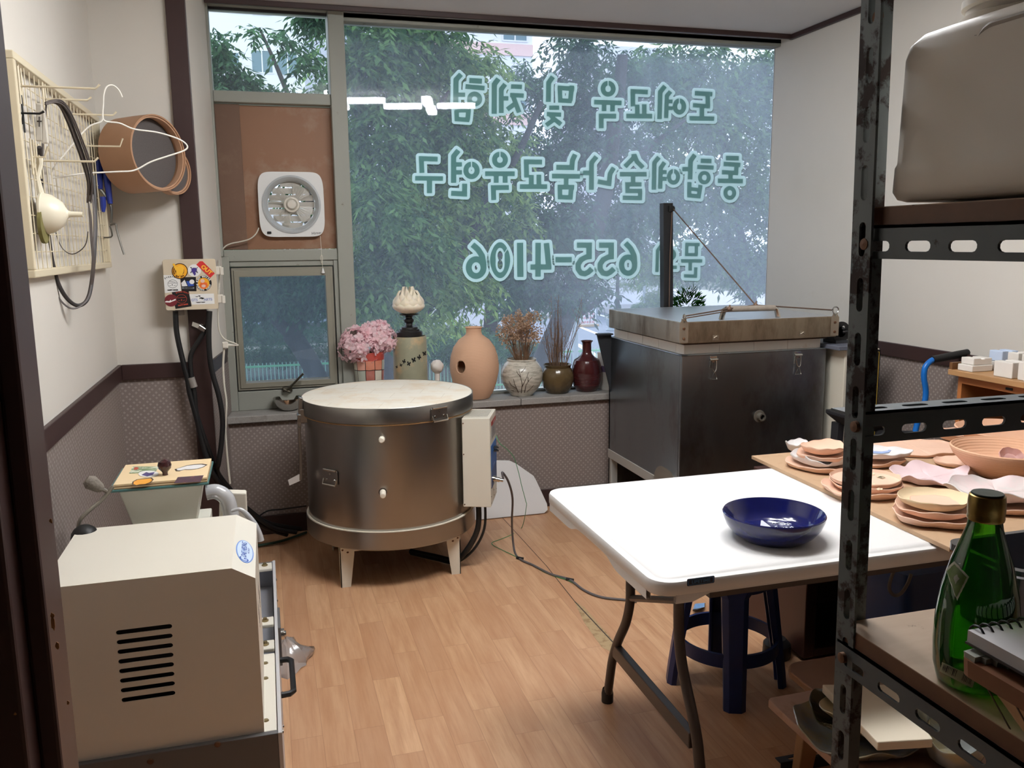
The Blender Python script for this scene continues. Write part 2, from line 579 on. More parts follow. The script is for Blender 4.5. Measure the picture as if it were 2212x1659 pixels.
for i, (n, a, b) in enumerate((('baseboard_window', (-.25, YW - .015, 0), (XR, YW, .10)), ('baseboard_left', (XL, 1.2, 0), (XL + .015, YN, .1)),
                               ('baseboard_right', (XR - .015, -.88, 0), (XR, YW - .02, .1)), ('baseboard_niche', (XL + .015, YN - .015, 0), (-.34, YN, .1)))):
    struct(MB().box(a, b).build(n, M_brown, bevel=.003), ('dark brown baseboard under the window', 'dark brown baseboard of the left wall',
           'dark brown baseboard of the right wall', 'dark brown baseboard below the fuse box')[i], 'baseboard')
# doorway jamb close to the camera
jX = ony(74, 700, 1.075).x
j = MB().box((-.66, .96, 0), (jX - .022, 1.10, ZC)).box((jX - .022, 1.0, 0), (jX, 1.075, ZC))
jo = j.build('door_frame', P('dark_brown_jamb', (64, 46, 44), .4, spec=.45, var=(4, .15)), bevel=.004)
struct(jo, 'dark brown door jamb filling the left edge of the photo', 'door frame')
chips = MB()
for x, y, w, h in ((114, 1345, 5, 18), (113, 1330, 4, 8), (124, 1395, 4, 9), (147, 1518, 3, 5), (33, 1542, 3, 3), (110, 1125, 3, 6)):
    c = ony(x, y, .9595); k = .96 / FPX
    pts = [c + Vector((math.cos(a) * w * k * rnd.uniform(.6, 1.1), -.0004, math.sin(a) * h * k * rnd.uniform(.6, 1.1))) for a in [i * PI / 5 for i in range(10)]]
    chips.prism(pts, (0, .0006, 0))
chips.build('paint_chip', P('bare_wood', (170, 122, 74), .7), jo, label='chipped spots of bare wood')

# ---- windows
GL_big = dirty_glass('dusty_hazed_pane', .01, .12, (.88, .91, .97), (.66, .78, 1.0), 2.2)
GL_small = dirty_glass('wet_pane', .02, .12, (.58, .66, .74), (.68, .80, .98))
GL_clear = dirty_glass('upper_pane_glass', .0, .05, (.92, .96, .98), (.70, .82, .95))


def win(n, label, loc):
    e = thing('window_%d' % n, label, 'window', loc); e['kind'] = 'structure'; return e


w3 = win(3, 'big fixed shop window with green mirrored lettering', (1.7, G, SILL))
f = MB().box((.375, 4.555, .60), (.455, 4.70, ZC)).box((.455, 4.60, 2.60), (XR, 4.70, ZC)).box((.455, 4.62, .60), (XR, 4.70, SILL + .012))
f.build('frame', M_frame, w3, bevel=.004)
MB().box((.453, 4.645, SILL), (.459, 4.68, 2.62)).build('gasket', M_black, w3)
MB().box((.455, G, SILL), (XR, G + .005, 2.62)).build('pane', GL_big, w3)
MB().box((.455, 4.60, 2.618), (XR, 4.612, 2.64)).build('head_strip', P('dark_head', (52, 50, 54), .5), w3)
w1 = win(1, 'small upper window pane looking at the apartment block', (.1, G, 2.2))
f = MB().box((-.245, 4.555, 1.43), (-.190, 4.70, ZC)).box((-.19, 4.57, 2.182), (.375, 4.70, 2.236)).box((-.19, 4.57, 2.63), (.375, 4.70, ZC))
f.build('frame', M_frame, w1, bevel=.004)
MB().box((-.19, G, 2.236), (.375, G + .005, 2.64)).build('pane', GL_clear, w1)
MB().box((-.19, 4.60, 2.618), (.375, 4.612, 2.64)).build('head_strip', MATS['dark_head'], w1)
w2 = win(2, 'small hinged window low on the left with an open latch', (.1, G, .66))
f = MB().box((-.19, 4.57, 1.405), (.375, 4.70, 1.462)).box((-.245, 4.565, SILL), (-.165, 4.70, 1.43)).box((-.165, 4.575, SILL), (.375, 4.70, .735)) \
    .box((.352, 4.575, .735), (.375, 4.70, 1.405)).box((-.165, 4.58, 1.378), (.352, 4.70, 1.405))
f.build('frame', M_frame, w2, bevel=.004)
s = MB().plate(rect(-.160, .740, .347, 1.373), [rect(-.122, .779, .308, 1.326)], (0, 4.585, 0), (1, 0, 0), (0, 0, 1), (0, -1, 0), .07)
s.plate(rect(-.148, .752, .335, 1.361), [rect(-.122, .779, .308, 1.326)], (0, 4.578, 0), (1, 0, 0), (0, 0, 1), (0, -1, 0), .01)
sash = s.build('sash', P('olive_grey_sash', (134, 130, 116), .5, var=(8, .05)), w2, bevel=.002)
MB().plate(rect(-.163, .737, .350, 1.376), [rect(-.160, .740, .347, 1.373)], (0, 4.583, 0), (1, 0, 0), (0, 0, 1), (0, -1, 0), .05).build('seal_gap', M_black, w2)
MB().box((-.122, G, .779), (.308, G + .005, 1.326)).build('pane', GL_small, sash)
q = ony(622, 838, 4.57)
lt = MB().box((q.x - .028, 4.555, q.z - .018), (q.x + .022, 4.58, q.z + .004)).build('latch', P('old_bronze', (92, 86, 74), .45, .8), w2, bevel=.002)
a_, b_ = ony(618, 845, 4.545), ony(655, 807, 4.52)
MB().tube([a_, b_], .006, 8).tube([a_ + Vector((-.012, .0, .01)), a_ + Vector((.02, 0, -.006))], .007).build('latch_handle', MATS['old_bronze'], lt)

si = MB().box((-.25, 4.42, SILL - .036), (1.32, 4.70, SILL)).box((1.323, 4.42, SILL - .036), (XR, 4.70, SILL)).build('window_sill', M_stone, bevel=.004)
struct(si, 'grey granite window sill carrying the pots', 'window sill')
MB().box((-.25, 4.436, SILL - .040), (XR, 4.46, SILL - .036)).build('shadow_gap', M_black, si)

M_hard = P('brown_hardboard', (134, 94, 66), .55, var=(2, .10), stain=((156, 128, 106), 4, .5, .75))
M_hard2 = P('dark_hardboard', (104, 76, 58), .6, var=(3, .12), stain=((120, 94, 74), 6, .55, .75))
bp = MB().plate(rect(-.075, 1.464, .375, 2.176), [circ(.156, 1.689, .13, 40)], (0, 4.622, 0), (1, 0, 0), (0, 0, 1), (0, -1, 0), .012).build('hardboard_sheet', M_hard)
tag(bp, 'wide brown hardboard sheet filling the opening around the exhaust fan', 'board')
bp2 = MB().box((-.19, 4.606, 1.464), (-.072, 4.62, 2.178)).build('hardboard_strip', M_hard2, bevel=.002)
tag(bp2, 'narrow darker hardboard strip left of the exhaust fan', 'board')

# ---- exhaust fan
fx, fz = .156, 1.689
fan = thing('exhaust_fan', 'square white exhaust fan with round shutter mounted in the brown board', 'fan', (fx, 4.62, 1.53))
M_wp = P('white_plastic', (226, 226, 224), .28, spec=.5)
M_wp2 = P('warm_white_plastic', (214, 208, 196), .35, spec=.5, var=(9, .05))
hb = [(fx + dx, fz + dz) for dx, dz in [(.0 + .163 * math.copysign(abs(math.cos(a)) ** .28, math.cos(a)) * (1 - .03 * abs(math.sin(2 * a))), .163 * math.copysign(abs(math.sin(a)) ** .28, math.sin(a))) for a in [2 * PI * i / 72 for i in range(72)]]]
MB().plate(hb, [circ(fx, fz, .137, 56)], (0, 4.585, 0), (1, 0, 0), (0, 0, 1), (0, -1, 0), .04).build('housing', M_wp, fan, bevel=.008, seg=3)
MB().lathe([(.137, .0), (.146, .004), (.137, .007), (.124, -.006), (.118, -.03), (.117, -.05), (.126, -.05), (.137, -.03)], (fx, 4.585, fz), 56, 0, (0, -1, 0)).build('ring', P('fan_ring', (176, 180, 182), .35), fan)
MATS['slat'] = clear('milky_slat', (225, 225, 222), .3, .1, .72, (206, 200, 190))
for k in range(7):
    z = fz - .105 + k * .035
    hw = math.sqrt(max(.0001, .118 ** 2 - (z - fz) ** 2)) - .002
    MB().box((fx - hw, 4.628, z - .0145), (fx + hw, 4.632, z + .0145)).build('shutter_slat', MATS['slat'], fan)
MATS['blade'] = clear('milky_blade', (235, 235, 232), .25, .1, .5, (205, 200, 190))
for k in range(4):
    a0 = k * PI / 2 + .5
    vs = []
    for i in range(7):
        a = a0 + i * .16
        for r_, o_ in ((.03, .0), (.108, 0)):
            vs.append((fx + r_ * math.cos(a), 4.606 + .012 * (i / 6 - .5), fz + r_ * math.sin(a)))
    MB().add(vs, [(2 * i, 2 * i + 1, 2 * i + 3, 2 * i + 2) for i in range(6)]).build('blade', MATS['blade'], fan)
MB().lathe([(.038, -.02), (.041, -.004), (.038, .006), (.03, .009), (.026, .004), (.025, .014), (.02, .02), (.0001, .021)], (fx, 4.592, fz), 36, 0, (0, -1, 0)).build('hub', M_wp2, fan)
MB().box((fx - .128, 4.578, fz - .147), (fx - .108, 4.59, fz - .135)).build('switch', M_black, fan, bevel=.002)
lg = text_mb('Himer', .020, (fx + .118, 4.5849, fz - .145), (1, 0, .1), (0, 0, 1), (0, -1, 0))
lg.build('logo', M_black, fan)
c0 = (fx + .135, 4.575, fz - .16)
MB().tube([c0, (fx + .137, 4.57, fz - .25), (fx + .130, 4.57, fz - .27), (fx + .137, 4.57, fz - .30), (fx + .142, 4.57, fz - .27), (fx + .137, 4.57, fz - .26), (fx + .14, 4.57, fz - .335)], .0013, 6, 0, False, 4) \
    .build('pull_cord', P('cord_white', (205, 200, 186), .6), fan)
MB().lathe([(.003, .02), (.009, -.003), (.0085, -.006)], (fx + .14, 4.57, fz - .345), 14).build('pull_knob', M_wp, fan)
fw = [ony(x, y, 4.56) for x, y in ((559, 492), (553, 505), (540, 516), (520, 522), (500, 526), (487, 532), (477, 545), (473, 560))] + \
     [ony(x, y, 4.0) for x, y in ((473, 575), (474, 600), (472, 640), (471, 680), (474, 715), (486, 733), (508, 742), (514, 746), (500, 746))]
MB().tube(fw, .0032, 8, 0, False, 5).build('power_cord', MATS['cord_white'], fan)

# ---- green lettering stuck on the outside of the pane
A = (960, 140, 300 / 2212); B = (1260, 150, 300 / 2212); Cc = (880, 300, 370 / 2212); D = (1240, 300, 380 / 2212); E_ = (990, 500, 270 / 2212); F_ = (1220, 500, 320 / 2212)
RING = 'ring'
LINES = [
    ('green mirrored vinyl lettering, top line, on the big window', [
        (A, 44, [([(265, 150), (185, 237), (180, 660)], 84), ([(200, 478), (330, 478)], 70), ([(395, 250), (597, 262)], 84), ([(335, 345), (640, 372)], 76), (RING, 480, 545, 82, 80, 78, 0),
                 ([(172, 722), (420, 722)], 78), ([(385, 722), (368, 880)], 78), ([(192, 722), (198, 865), (400, 878)], 74)]),
        (A, 44, [([(862, 222), (795, 310), (792, 782)], 84), ([(968, 308), (905, 390), (905, 768)], 78), ([(945, 535), (1020, 535)], 72), ([(1060, 345), (1235, 352)], 72),
                 ([(1045, 480), (1265, 492)], 72), ([(1085, 480), (1190, 760)], 76), ([(1115, 625), (1000, 712)], 74)]),
        (A, 44, [([(1728, 190), (1660, 285), (1655, 592)], 80), ([(1802, 365), (2070, 385)], 74), ([(2030, 330), (2005, 575)], 76), ([(1838, 370), (1845, 568), (2030, 578)], 72),
                 ([(1668, 684), (1828, 684)], 70), ([(1630, 785), (1860, 795)], 70), ([(1690, 800), (1745, 872), (1620, 962)], 72), ([(1730, 850), (1858, 950)], 72)]),
        (B, 46, [(RING, 395, 308, 82, 88, 76, 90), ([(170, 520), (610, 535)], 76), ([(330, 545), (330, 665)], 76), ([(465, 545), (465, 670)], 76), ([(285, 938), (285, 742), (524, 745)], 78)]),
        (B, 46, [([(1028, 362), (788, 350), (790, 590)], 75), ([(858, 560), (860, 740)], 75), ([(970, 555), (970, 740)], 74), ([(685, 742), (1097, 745)], 76)]),
        (B, 46, [([(1302, 265), (1225, 360), (1213, 792)], 75), ([(1390, 350), (1330, 420), (1318, 778)], 70), ([(1340, 510), (1422, 510)], 64), ([(1340, 618), (1425, 618)], 64), (RING, 1530, 590, 70, 92, 76, 90)]),
        (B, 46, [([(1775, 378), (2055, 395)], 76), ([(1978, 390), (1985, 600)], 74), ([(1745, 570), (2020, 590)], 70), ([(1888, 590), (1888, 765)], 76), ([(1690, 778), (2085, 785)], 72)])]),
    ('green mirrored vinyl lettering, middle and longest line, on the big window', [
        (Cc, 38, [([(392, 262), (180, 255), (188, 440)], 64), ([(100, 508), (460, 513)], 60), ([(285, 520), (285, 702)], 68)]),
        (Cc, 38, [([(660, 148), (597, 225), (597, 568)], 68), ([(610, 330), (705, 330)], 58), ([(610, 432), (705, 432)], 58), (RING, 828, 407, 72, 80, 66, 90), ([(740, 578), (738, 712), (565, 702)], 66)]),
        (Cc, 38, [(RING, 1195, 270, 70, 72, 66, 90), ([(1003, 450), (1387, 450)], 62), ([(1147, 460), (1147, 567)], 64), ([(1262, 460), (1262, 567)], 64), ([(1115, 790), (1110, 630), (1312, 628)], 64)]),
        (Cc, 38, [([(1740, 300), (1535, 296), (1540, 500)], 64), ([(1600, 465), (1600, 610)], 64), ([(1698, 462), (1698, 610)], 62), ([(1452, 617), (1805, 617)], 62)]),
        (Cc, 38, [([(2168, 200), (2130, 280), (2125, 370), (1922, 368)], 66), ([(1867, 480), (2230, 485)], 62), ([(2050, 500), (2050, 610)], 62), ([(1940, 622), (2155, 625)], 62), ([(2115, 625), (2105, 765)], 62), ([(1968, 625), (1972, 752), (2135, 758)], 60)]),
        (D, 38, [([(282, 222), (220, 300), (218, 640)], 62), ([(112, 428), (205, 428)], 60), ([(500, 362), (452, 440), (440, 562), (297, 537)], 60)]),
        (D, 38, [([(745, 190), (748, 235)], 52), ([(762, 225), (640, 350)], 58), ([(755, 195), (790, 285), (868, 362)], 58), ([(575, 445), (913, 445)], 58), ([(742, 455), (742, 560)], 58),
                 ([(848, 572), (670, 572), (672, 655), (856, 655)], 56), ([(832, 650), (828, 745), (612, 740)], 56)]),
        (D, 38, [([(1068, 230), (1010, 300), (1003, 640)], 58), ([(1138, 295), (1090, 365), (1082, 628)], 56), ([(1095, 418), (1165, 418)], 52), ([(1095, 503), (1165, 503)], 52), (RING, 1250, 478, 57, 72, 54, 90)]),
        (D, 38, [([(1520, 200), (1465, 275), (1458, 510)], 60), ([(1360, 380), (1450, 380)], 56), ([(1592, 275), (1728, 280)], 58), ([(1548, 352), (1755, 362)], 55), (RING, 1638, 487, 55, 60, 50, 0),
                 ([(1450, 542), (1448, 712), (1568, 722), (1590, 580)], 54), ([(1460, 628), (1575, 642)], 48)]),
        (D, 38, [([(1908, 240), (2072, 245)], 60), ([(1880, 315), (2092, 328)], 58), ([(2040, 325), (2038, 430)], 56), ([(1858, 418), (2065, 430)], 56), ([(1968, 430), (1968, 530)], 56), ([(1808, 527), (2123, 532)], 58), (RING, 1958, 680, 55, 62, 52, 0)])]),
    ('green mirrored vinyl lettering with digits, lowest line, on the big window', [
        (E_, 56, [(RING, 315, 640, 130, 148, 106, 0), ([(250, 232), (350, 320), (420, 430), (445, 560), (445, 640)], 104)]),
        (E_, 56, [(RING, 740, 508, 128, 268, 100, 58)]),
        (E_, 56, [([(1092, 200), (1098, 805)], 112)]),
        (E_, 56, [([(1412, 200), (1410, 800)], 98), ([(1558, 205), (1582, 430), (1602, 640)], 98), ([(1275, 630), (1648, 628)], 96)]),
        (E_, 56, [([(1718, 500), (2008, 500)], 98)]),
        (F_, 46, [([(180, 205), (405, 205)], 80), ([(362, 170), (362, 395)], 84), ([(400, 372), (320, 382), (245, 420), (200, 490), (200, 560), (240, 620), (300, 632), (355, 605), (405, 555)], 80)]),
        (F_, 46, [([(510, 205), (735, 205)], 80), ([(692, 170), (692, 395)], 84), ([(730, 372), (650, 382), (575, 420), (528, 490), (528, 560), (568, 620), (628, 632), (683, 605), (735, 555)], 80)]),
        (F_, 46, [(RING, 945, 503, 98, 120, 80, 0), ([(905, 172), (985, 255), (1035, 360), (1045, 480)], 80)]),
        (F_, 46, [([(1440, 208), (1385, 285), (1375, 605)], 52), ([(1435, 535), (1672, 535)], 52), (RING, 1570, 345, 66, 68, 52, 0)]),
        (F_, 46, [([(1800, 193), (2015, 196)], 52), ([(1965, 196), (1962, 348)], 52), ([(1822, 193), (1818, 345), (1985, 348)], 50), ([(1735, 440), (2052, 440)], 54), ([(1872, 450), (1872, 585)], 54), ([(1955, 535), (1950, 668), (1780, 662)], 52)])])]
M_let = vinyl('green_vinyl', (132, 172, 158)); M_halo = vinyl('pale_green_vinyl', (184, 208, 200))


def glyph_sdf(strokes, X, Y):
    """signed distance (zoomed pixels) to the union of a character's strokes"""
    D_ = np.full(X.shape, 1e9)
    for st in strokes:
        if st[0] == RING:
            _, cx_, cy_, rx, ry, w, gap = st
            dx_, dy_ = X - cx_, Y - cy_; rr_ = np.hypot(dx_ / rx, dy_ / ry) + 1e-9
            d = np.abs(rr_ - 1) * np.hypot(dx_, dy_) / rr_ - w / 2
            if gap:
                g = math.radians(gap); ux, uy = math.cos(g), -math.sin(g)
                cut = np.where(dx_ * ux + dy_ * uy > 0, 7 - np.abs(dx_ * uy - dy_ * ux), -1e9)
                d = np.where(np.abs(d) < 1e8, np.maximum(d, np.where(cut > -20, cut, d)), d)
            D_ = np.minimum(D_, d)
            continue
        pts, w = st; n = len(pts)
        for i in range(n - 1):
            ax, ay = pts[i]; bx, by = pts[i + 1]; L = math.hypot(bx - ax, by - ay); ux, uy = (bx - ax) / L, (by - ay) / L
            e0 = e1 = 0.0
            for (o, which) in ((i - 1, 0), (i + 2, 1)):
                if 0 <= o < n:
                    c = (pts[i][0] - pts[o][0], pts[i][1] - pts[o][1]) if which == 0 else (pts[o][0] - pts[i + 1][0], pts[o][1] - pts[i + 1][1])
                    l = math.hypot(*c); cs = max(-.9, min(1, (c[0] * ux + c[1] * uy) / l)); e = min(w / 2, w / 2 * math.tan(math.acos(cs) / 2))
                    if which == 0: e0 = e
                    else: e1 = e
            u = (X - ax) * ux + (Y - ay) * uy; v = -(X - ax) * uy + (Y - ay) * ux
            qx = np.abs(u - (L + e1 - e0) / 2) - (L + e0 + e1) / 2; qy = np.abs(v) - w / 2
            D_ = np.minimum(D_, np.hypot(np.maximum(qx, 0), np.maximum(qy, 0)) + np.minimum(np.maximum(qx, qy), 0))
    return D_


def fill_glyph(mb, strokes, grow, tr, Yw, step):
    xs_, ys_ = [], []
    for st in strokes:
        if st[0] == RING:
            xs_ += [st[1] - st[3] - st[5], st[1] + st[3] + st[5]]; ys_ += [st[2] - st[4] - st[5], st[2] + st[4] + st[5]]
        else:
            xs_ += [p[0] + k * st[1] for p in st[0] for k in (-1, 1)]; ys_ += [p[1] + k * st[1] for p in st[0] for k in (-1, 1)]
    gx = np.arange(min(xs_) - grow, max(xs_) + grow + step, step); gy = np.arange(min(ys_) - grow, max(ys_) + grow + step, step)
    X, Y = np.meshgrid(gx, gy); F = glyph_sdf(strokes, X, Y) - grow
    put = lambda poly: mb.add([ony(float(tr[0] + p[0] * tr[2]), float(tr[1] + p[1] * tr[2]), Yw) for p in poly], [tuple(range(len(poly)))])
    ins = F < 0
    cnt = ins[:-1, :-1].astype(int) + ins[1:, :-1] + ins[:-1, 1:] + ins[1:, 1:]
    for j in range(cnt.shape[0]):
        row = cnt[j]; i = 0; n = len(row)
        while i < n:
            if row[i] == 4:
                k = i
                while k < n and row[k] == 4: k += 1
                put([(gx[i], gy[j]), (gx[k], gy[j]), (gx[k], gy[j + 1]), (gx[i], gy[j + 1])]); i = k; continue
            if row[i]:
                c = [(gx[i], gy[j], F[j, i]), (gx[i + 1], gy[j], F[j, i + 1]), (gx[i + 1], gy[j + 1], F[j + 1, i + 1]), (gx[i], gy[j + 1], F[j + 1, i])]
                poly = []
                for q in range(4):
                    p, r_ = c[q], c[(q + 1) % 4]
                    if p[2] < 0: poly.append((p[0], p[1]))
                    if (p[2] < 0) != (r_[2] < 0):
                        t_ = p[2] / (p[2] - r_[2]); poly.append((p[0] + (r_[0] - p[0]) * t_, p[1] + (r_[1] - p[1]) * t_))
                if len(poly) > 2: put(poly)
            i += 1


for label, chars in LINES:
    root = thing('window_lettering', label, 'lettering', (1.7, G + .007, 1.6), 'vinyl lettering on the big window')
    for tr, halo, strokes in chars:
        hal = MB(); fac = MB(); st_ = .62 / tr[2]
        fill_glyph(fac, strokes, 0, tr, G + .007, st_); fill_glyph(hal, strokes, halo, tr, G + .010, st_)
        h = hal.build('character', M_halo, root)
        fac.build('letter_face', M_let, h)

# ---- ceiling lamps (seen mirrored in the pane)
M_tube = emit('lamp_tube', (.98, .99, 1.0), LAMP_POWER)


def cross_lamp(x, y, rot, label, mt):
    t = thing('ceiling_lamp', label, 'lamp', (x, y, ZC), 'four-armed ceiling lamps')
    MB().box((x - .05, y - .05, ZC - .045), (x + .05, y + .05, ZC)).build('base', M_wp, t, bevel=.006)
    for k in range(4):
        a = rot + k * PI / 2; d = Vector((math.cos(a), math.sin(a), 0)); q = Vector((-d.y, d.x, 0))
        O = Vector((x, y, ZC - .075)) + d * .215
        MB().plate(slot(0, 0, .31, .075), [], O, d, q, Vector((0, 0, -1)), .035).build('tube', mt, t)
        MB().box((-.015, -.012, 0), (.15, .012, .02), 0, Matrix.Translation(Vector((x, y, ZC - .04))) @ Matrix.Rotation(a, 4, 'Z')).build('arm', M_wp, t)
    return t


cross_lamp(1.36, 2.27, math.radians(15), 'white four-armed lamp on the ceiling over the folding table', M_tube)
cross_lamp(.62, 2.37, math.radians(15), 'white four-armed lamp on the ceiling between the kiln and the doorway', M_tube)


# ================================================================== ROUND KILN
M_steel = steel('brushed_steel', (164, 161, 156), .22, .40, (1.2, 1.2, .25), dark=.8)
M_steel_dark = steel('kiln_sheet_steel', (160, 158, 154), .26, .42, (1, 1, .3), dark=.82)
M_chrome = P('chrome', (200, 198, 192), .18, 1.0)
M_cream = P('cream_enamel', (218, 212, 196), .38, spec=.45, var=(3, .03))
M_fibre = P('refractory_white', (232, 224, 208), .9, spec=.2, var=(14, .06), stain=((214, 192, 160), 5, .6, .75))
M_rust = P('rusty_screw', (104, 74, 54), .6, .5)
kc = Vector((.517, 3.87, 0)); KR = .391
kiln = thing('round_kiln', 'round stainless steel top-loading kiln with white brick lid on cream legs', 'kiln', kc)


def kring(r, z):
    return (r, z)


MB().lathe([(.355, .205), (.372, .21), (.379, .25), (.379, .735), (.36, .735)], kc, 96).build('body', M_steel, kiln)
MB().lathe([(.30, .19), (.386, .190), (KR, .196), (KR, .272), (.3895, .272), (.386, .262), (.38, .262)], kc, 96).build('base_ring', M_steel, kiln)
MB().lathe([(.380, .262), (.3885, .262), (.3895, .272), (.3885, .276), (.380, .275)], kc, 96).build('base_rim', M_fibre, kiln)
MB().lathe([(.3, .733), (.384, .733), (.388, .736), (.384, .739), (.3, .739)], kc, 96).build('gasket', P('tan_gasket', (176, 140, 96), .8), kiln)
lid = MB().lathe([(.36, .738), (.387, .739), (.3905, .742), (KR, .806), (.389, .809), (.386, .806)], kc, 96).build('lid_band', M_steel, kiln)
tl = NT('lid_bricks'); tp = tl.pos()
bt = tl.add('ShaderNodeTexBrick'); tmap = tl.add('ShaderNodeMapping'); tl.link(tp, tmap.inputs[0]); tmap.inputs['Rotation'].default_value = (0, 0, .35)
tl.link(tmap.outputs[0], bt.inputs[0])
for k, v in (('Color1', (1, 1, 1, 1)), ('Color2', (.96, .96, .96, 1)), ('Mortar', (.72, .68, .6, 1)), ('Scale', 1.0), ('Mortar Size', .0007), ('Brick Width', .23), ('Row Height', .115)):
    bt.inputs[k].default_value = v
tcol = tl.mix(tl.ramp(tl.noise(5, tp, 6, .65), .48, .72), lin((236, 230, 216)), lin((226, 206, 176)))
tcol = tl.mix(1.0, tcol, bt.outputs[0], 'MULTIPLY')
MATS['lid_bricks'] = tl.done(tl.pbr(tcol, .9, 0, .15, tl.bump(tl.noise(60, tp), .15, .003)))
MB().lathe([(.0001, .80), (.386, .80), (.386, .808), (.0001, .811)], kc, 96).build('lid_top', MATS['lid_bricks'], kiln)


def on_kiln(x, y, r=.381):
    """the point of the drum seen at a pixel"""
    d = ray(x, y); o = CAM - kc; a = d.x ** 2 + d.y ** 2; b = 2 * (o.x * d.x + o.y * d.y); c = o.x ** 2 + o.y ** 2 - r * r
    t = (-b - math.sqrt(max(0, b * b - 4 * a * c))) / 2 / a
    return CAM + d * t


for i, (x, y) in enumerate(((824, 951), (826, 1066))):
    p = on_kiln(x, y, .40); n = Vector((p.x - kc.x, p.y - kc.y, 0)).normalized(); p = kc + n * .379 + Vector((0, 0, p.z))
    k = kiln
    MB().lathe([(.0125, -.01), (.0135, .012), (.012, .024 + .016 * i), (.009, .027 + .016 * i), (.0001, .027 + .016 * i)], p, 14, 0, n + Vector((.1 * i, 0, -.12 * i))).build('peephole_plug', M_fibre, k)
    if i:
        MB().lathe([(.012, 0), (.018, .001), (.0001, .0012)], p, 20, 0, n).build('peephole_rim', P('soot', (60, 50, 42), .8), k)


def kiln_handle(x, y, w, h, tilt, par, r=.381):
    p = on_kiln(x, y, r); n = Vector((p.x - kc.x, p.y - kc.y, 0)).normalized(); u = Vector((-n.y, n.x, 0)); v = Vector((0, 0, 1))
    O = p + n * .002
    pl = MB().plate(rrect(-w / 2, -h / 2, w / 2, h / 2, .006), [], O + n * .003, u, v, n, .004).build('handle_plate', M_steel_dark, par, bevel=.001)
    m = MB()
    a = w / 2 - .004
    pts = [O + u * (-a) + v * (-h * .15) + n * .004, O + u * (-a) + v * (-h * .55) + n * .012, O + u * a + v * (-h * .55) + n * .012, O + u * a + v * (-h * .15) + n * .004]
    m.tube(pts, .0045, 8)
    m.cyl(O + u * (-a) + v * (h * .5) + n * .004, O + u * a + v * (h * .5) + n * .004, .005)
    m.build('bail', M_chrome, pl)
    for q in (-.28, .28, 0):
        c = O + u * (w * q) + v * (-h * .2 if q else h * .22) + n * .003
        MB().lathe([(.0055, 0), (.0045, .0025), (.0001, .003)], c, 12, 0, n).build('rivet', M_chrome, pl)


kiln_handle(715, 1030, .082, .060, 0, kiln, .380)
kiln_handle(948, 893, .082, .052, 0, lid, .392)
# hinge on the left
hp = on_kiln(652, 890, .388); hp = Vector((kc.x - .388, kc.y - .06, .74))
h = MB().box(hp + Vector((-.012, -.02, -.03)), hp + Vector((.02, .02, .03))).cyl(hp + Vector((-.014, -.03, .0)), hp + Vector((-.014, .03, .0)), .010) \
    .hexa([hp + Vector(p) for p in ((-.02, -.016, .0), (.0, -.016, -.01), (.0, .016, -.01), (-.02, .016, .0))], [hp + Vector(p) for p in ((-.012, -.016, .085), (.004, -.016, .08), (.004, .016, .08), (-.012, .016, .085))])
h.box(hp + Vector((-.024, -.012, -.06)), hp + Vector((-.008, .012, -.01)))
h.build('lid_hinge', M_steel_dark, kiln, bevel=.002)
g = hp + Vector((-.018, -.02, -.05))
st = MB().tube([g, g + Vector((.0, -.01, -.12)), g + Vector((-.006, -.012, -.235))], .007, 6).build('lid_strap', P('leather_strap', (92, 78, 66), .6), kiln)
MB().hexa([g + Vector(p) for p in ((-.055, -.016, -.255), (-.002, -.016, -.235), (-.002, -.012, -.235), (-.055, -.012, -.255))],
          [g + Vector(p) for p in ((-.06, -.016, -.23), (-.006, -.016, -.205), (-.006, -.012, -.205), (-.06, -.012, -.23))]).build('paper_tag', P('paper_tag', (196, 190, 184), .8), st)
# stand with four legs
zt = .19
for sx in (-1, 1):
    for sy in (-1, 1):
        x0 = kc.x + sx * .268; y0 = kc.y + sy * .262
        m = MB()
        for (ux, uy) in ((-sx, 0), (0, -sy)):
            U = Vector((ux, uy, 0)); N = Vector((0, sy, 0)) if ux else Vector((sx, 0, 0))
            O = Vector((x0, y0, 0))
            m.plate([(0, 0), (.042, 0), (.062, .150), (.062, zt), (0, zt)], [], O, U, Vector((0, 0, 1)), N, .004)
        lg_ = m.build('leg', M_cream, kiln)
        for (ux, uy) in ((-sx, 0),):
            for du, dz in ((.012, .172), (.034, .160)):
                MB().lathe([(.0055, 0), (.004, .003), (.0001, .0035)], Vector((x0 + ux * du, y0, dz)), 10, 0, (0, sy, 0)).build('screw', M_rust, lg_)
m = MB()
for sy in (-1, 1):
    y = kc.y + sy * .262
    m.box((kc.x - .266, y - .002, .162), (kc.x + .266, y + .002, .192))
for sx in (-1, 1):
    x = kc.x + sx * .268
    m.box((x - .002, kc.y - .26, .162), (x + .002, kc.y + .26, .192))
m.build('stand_frame', M_cream, kiln)
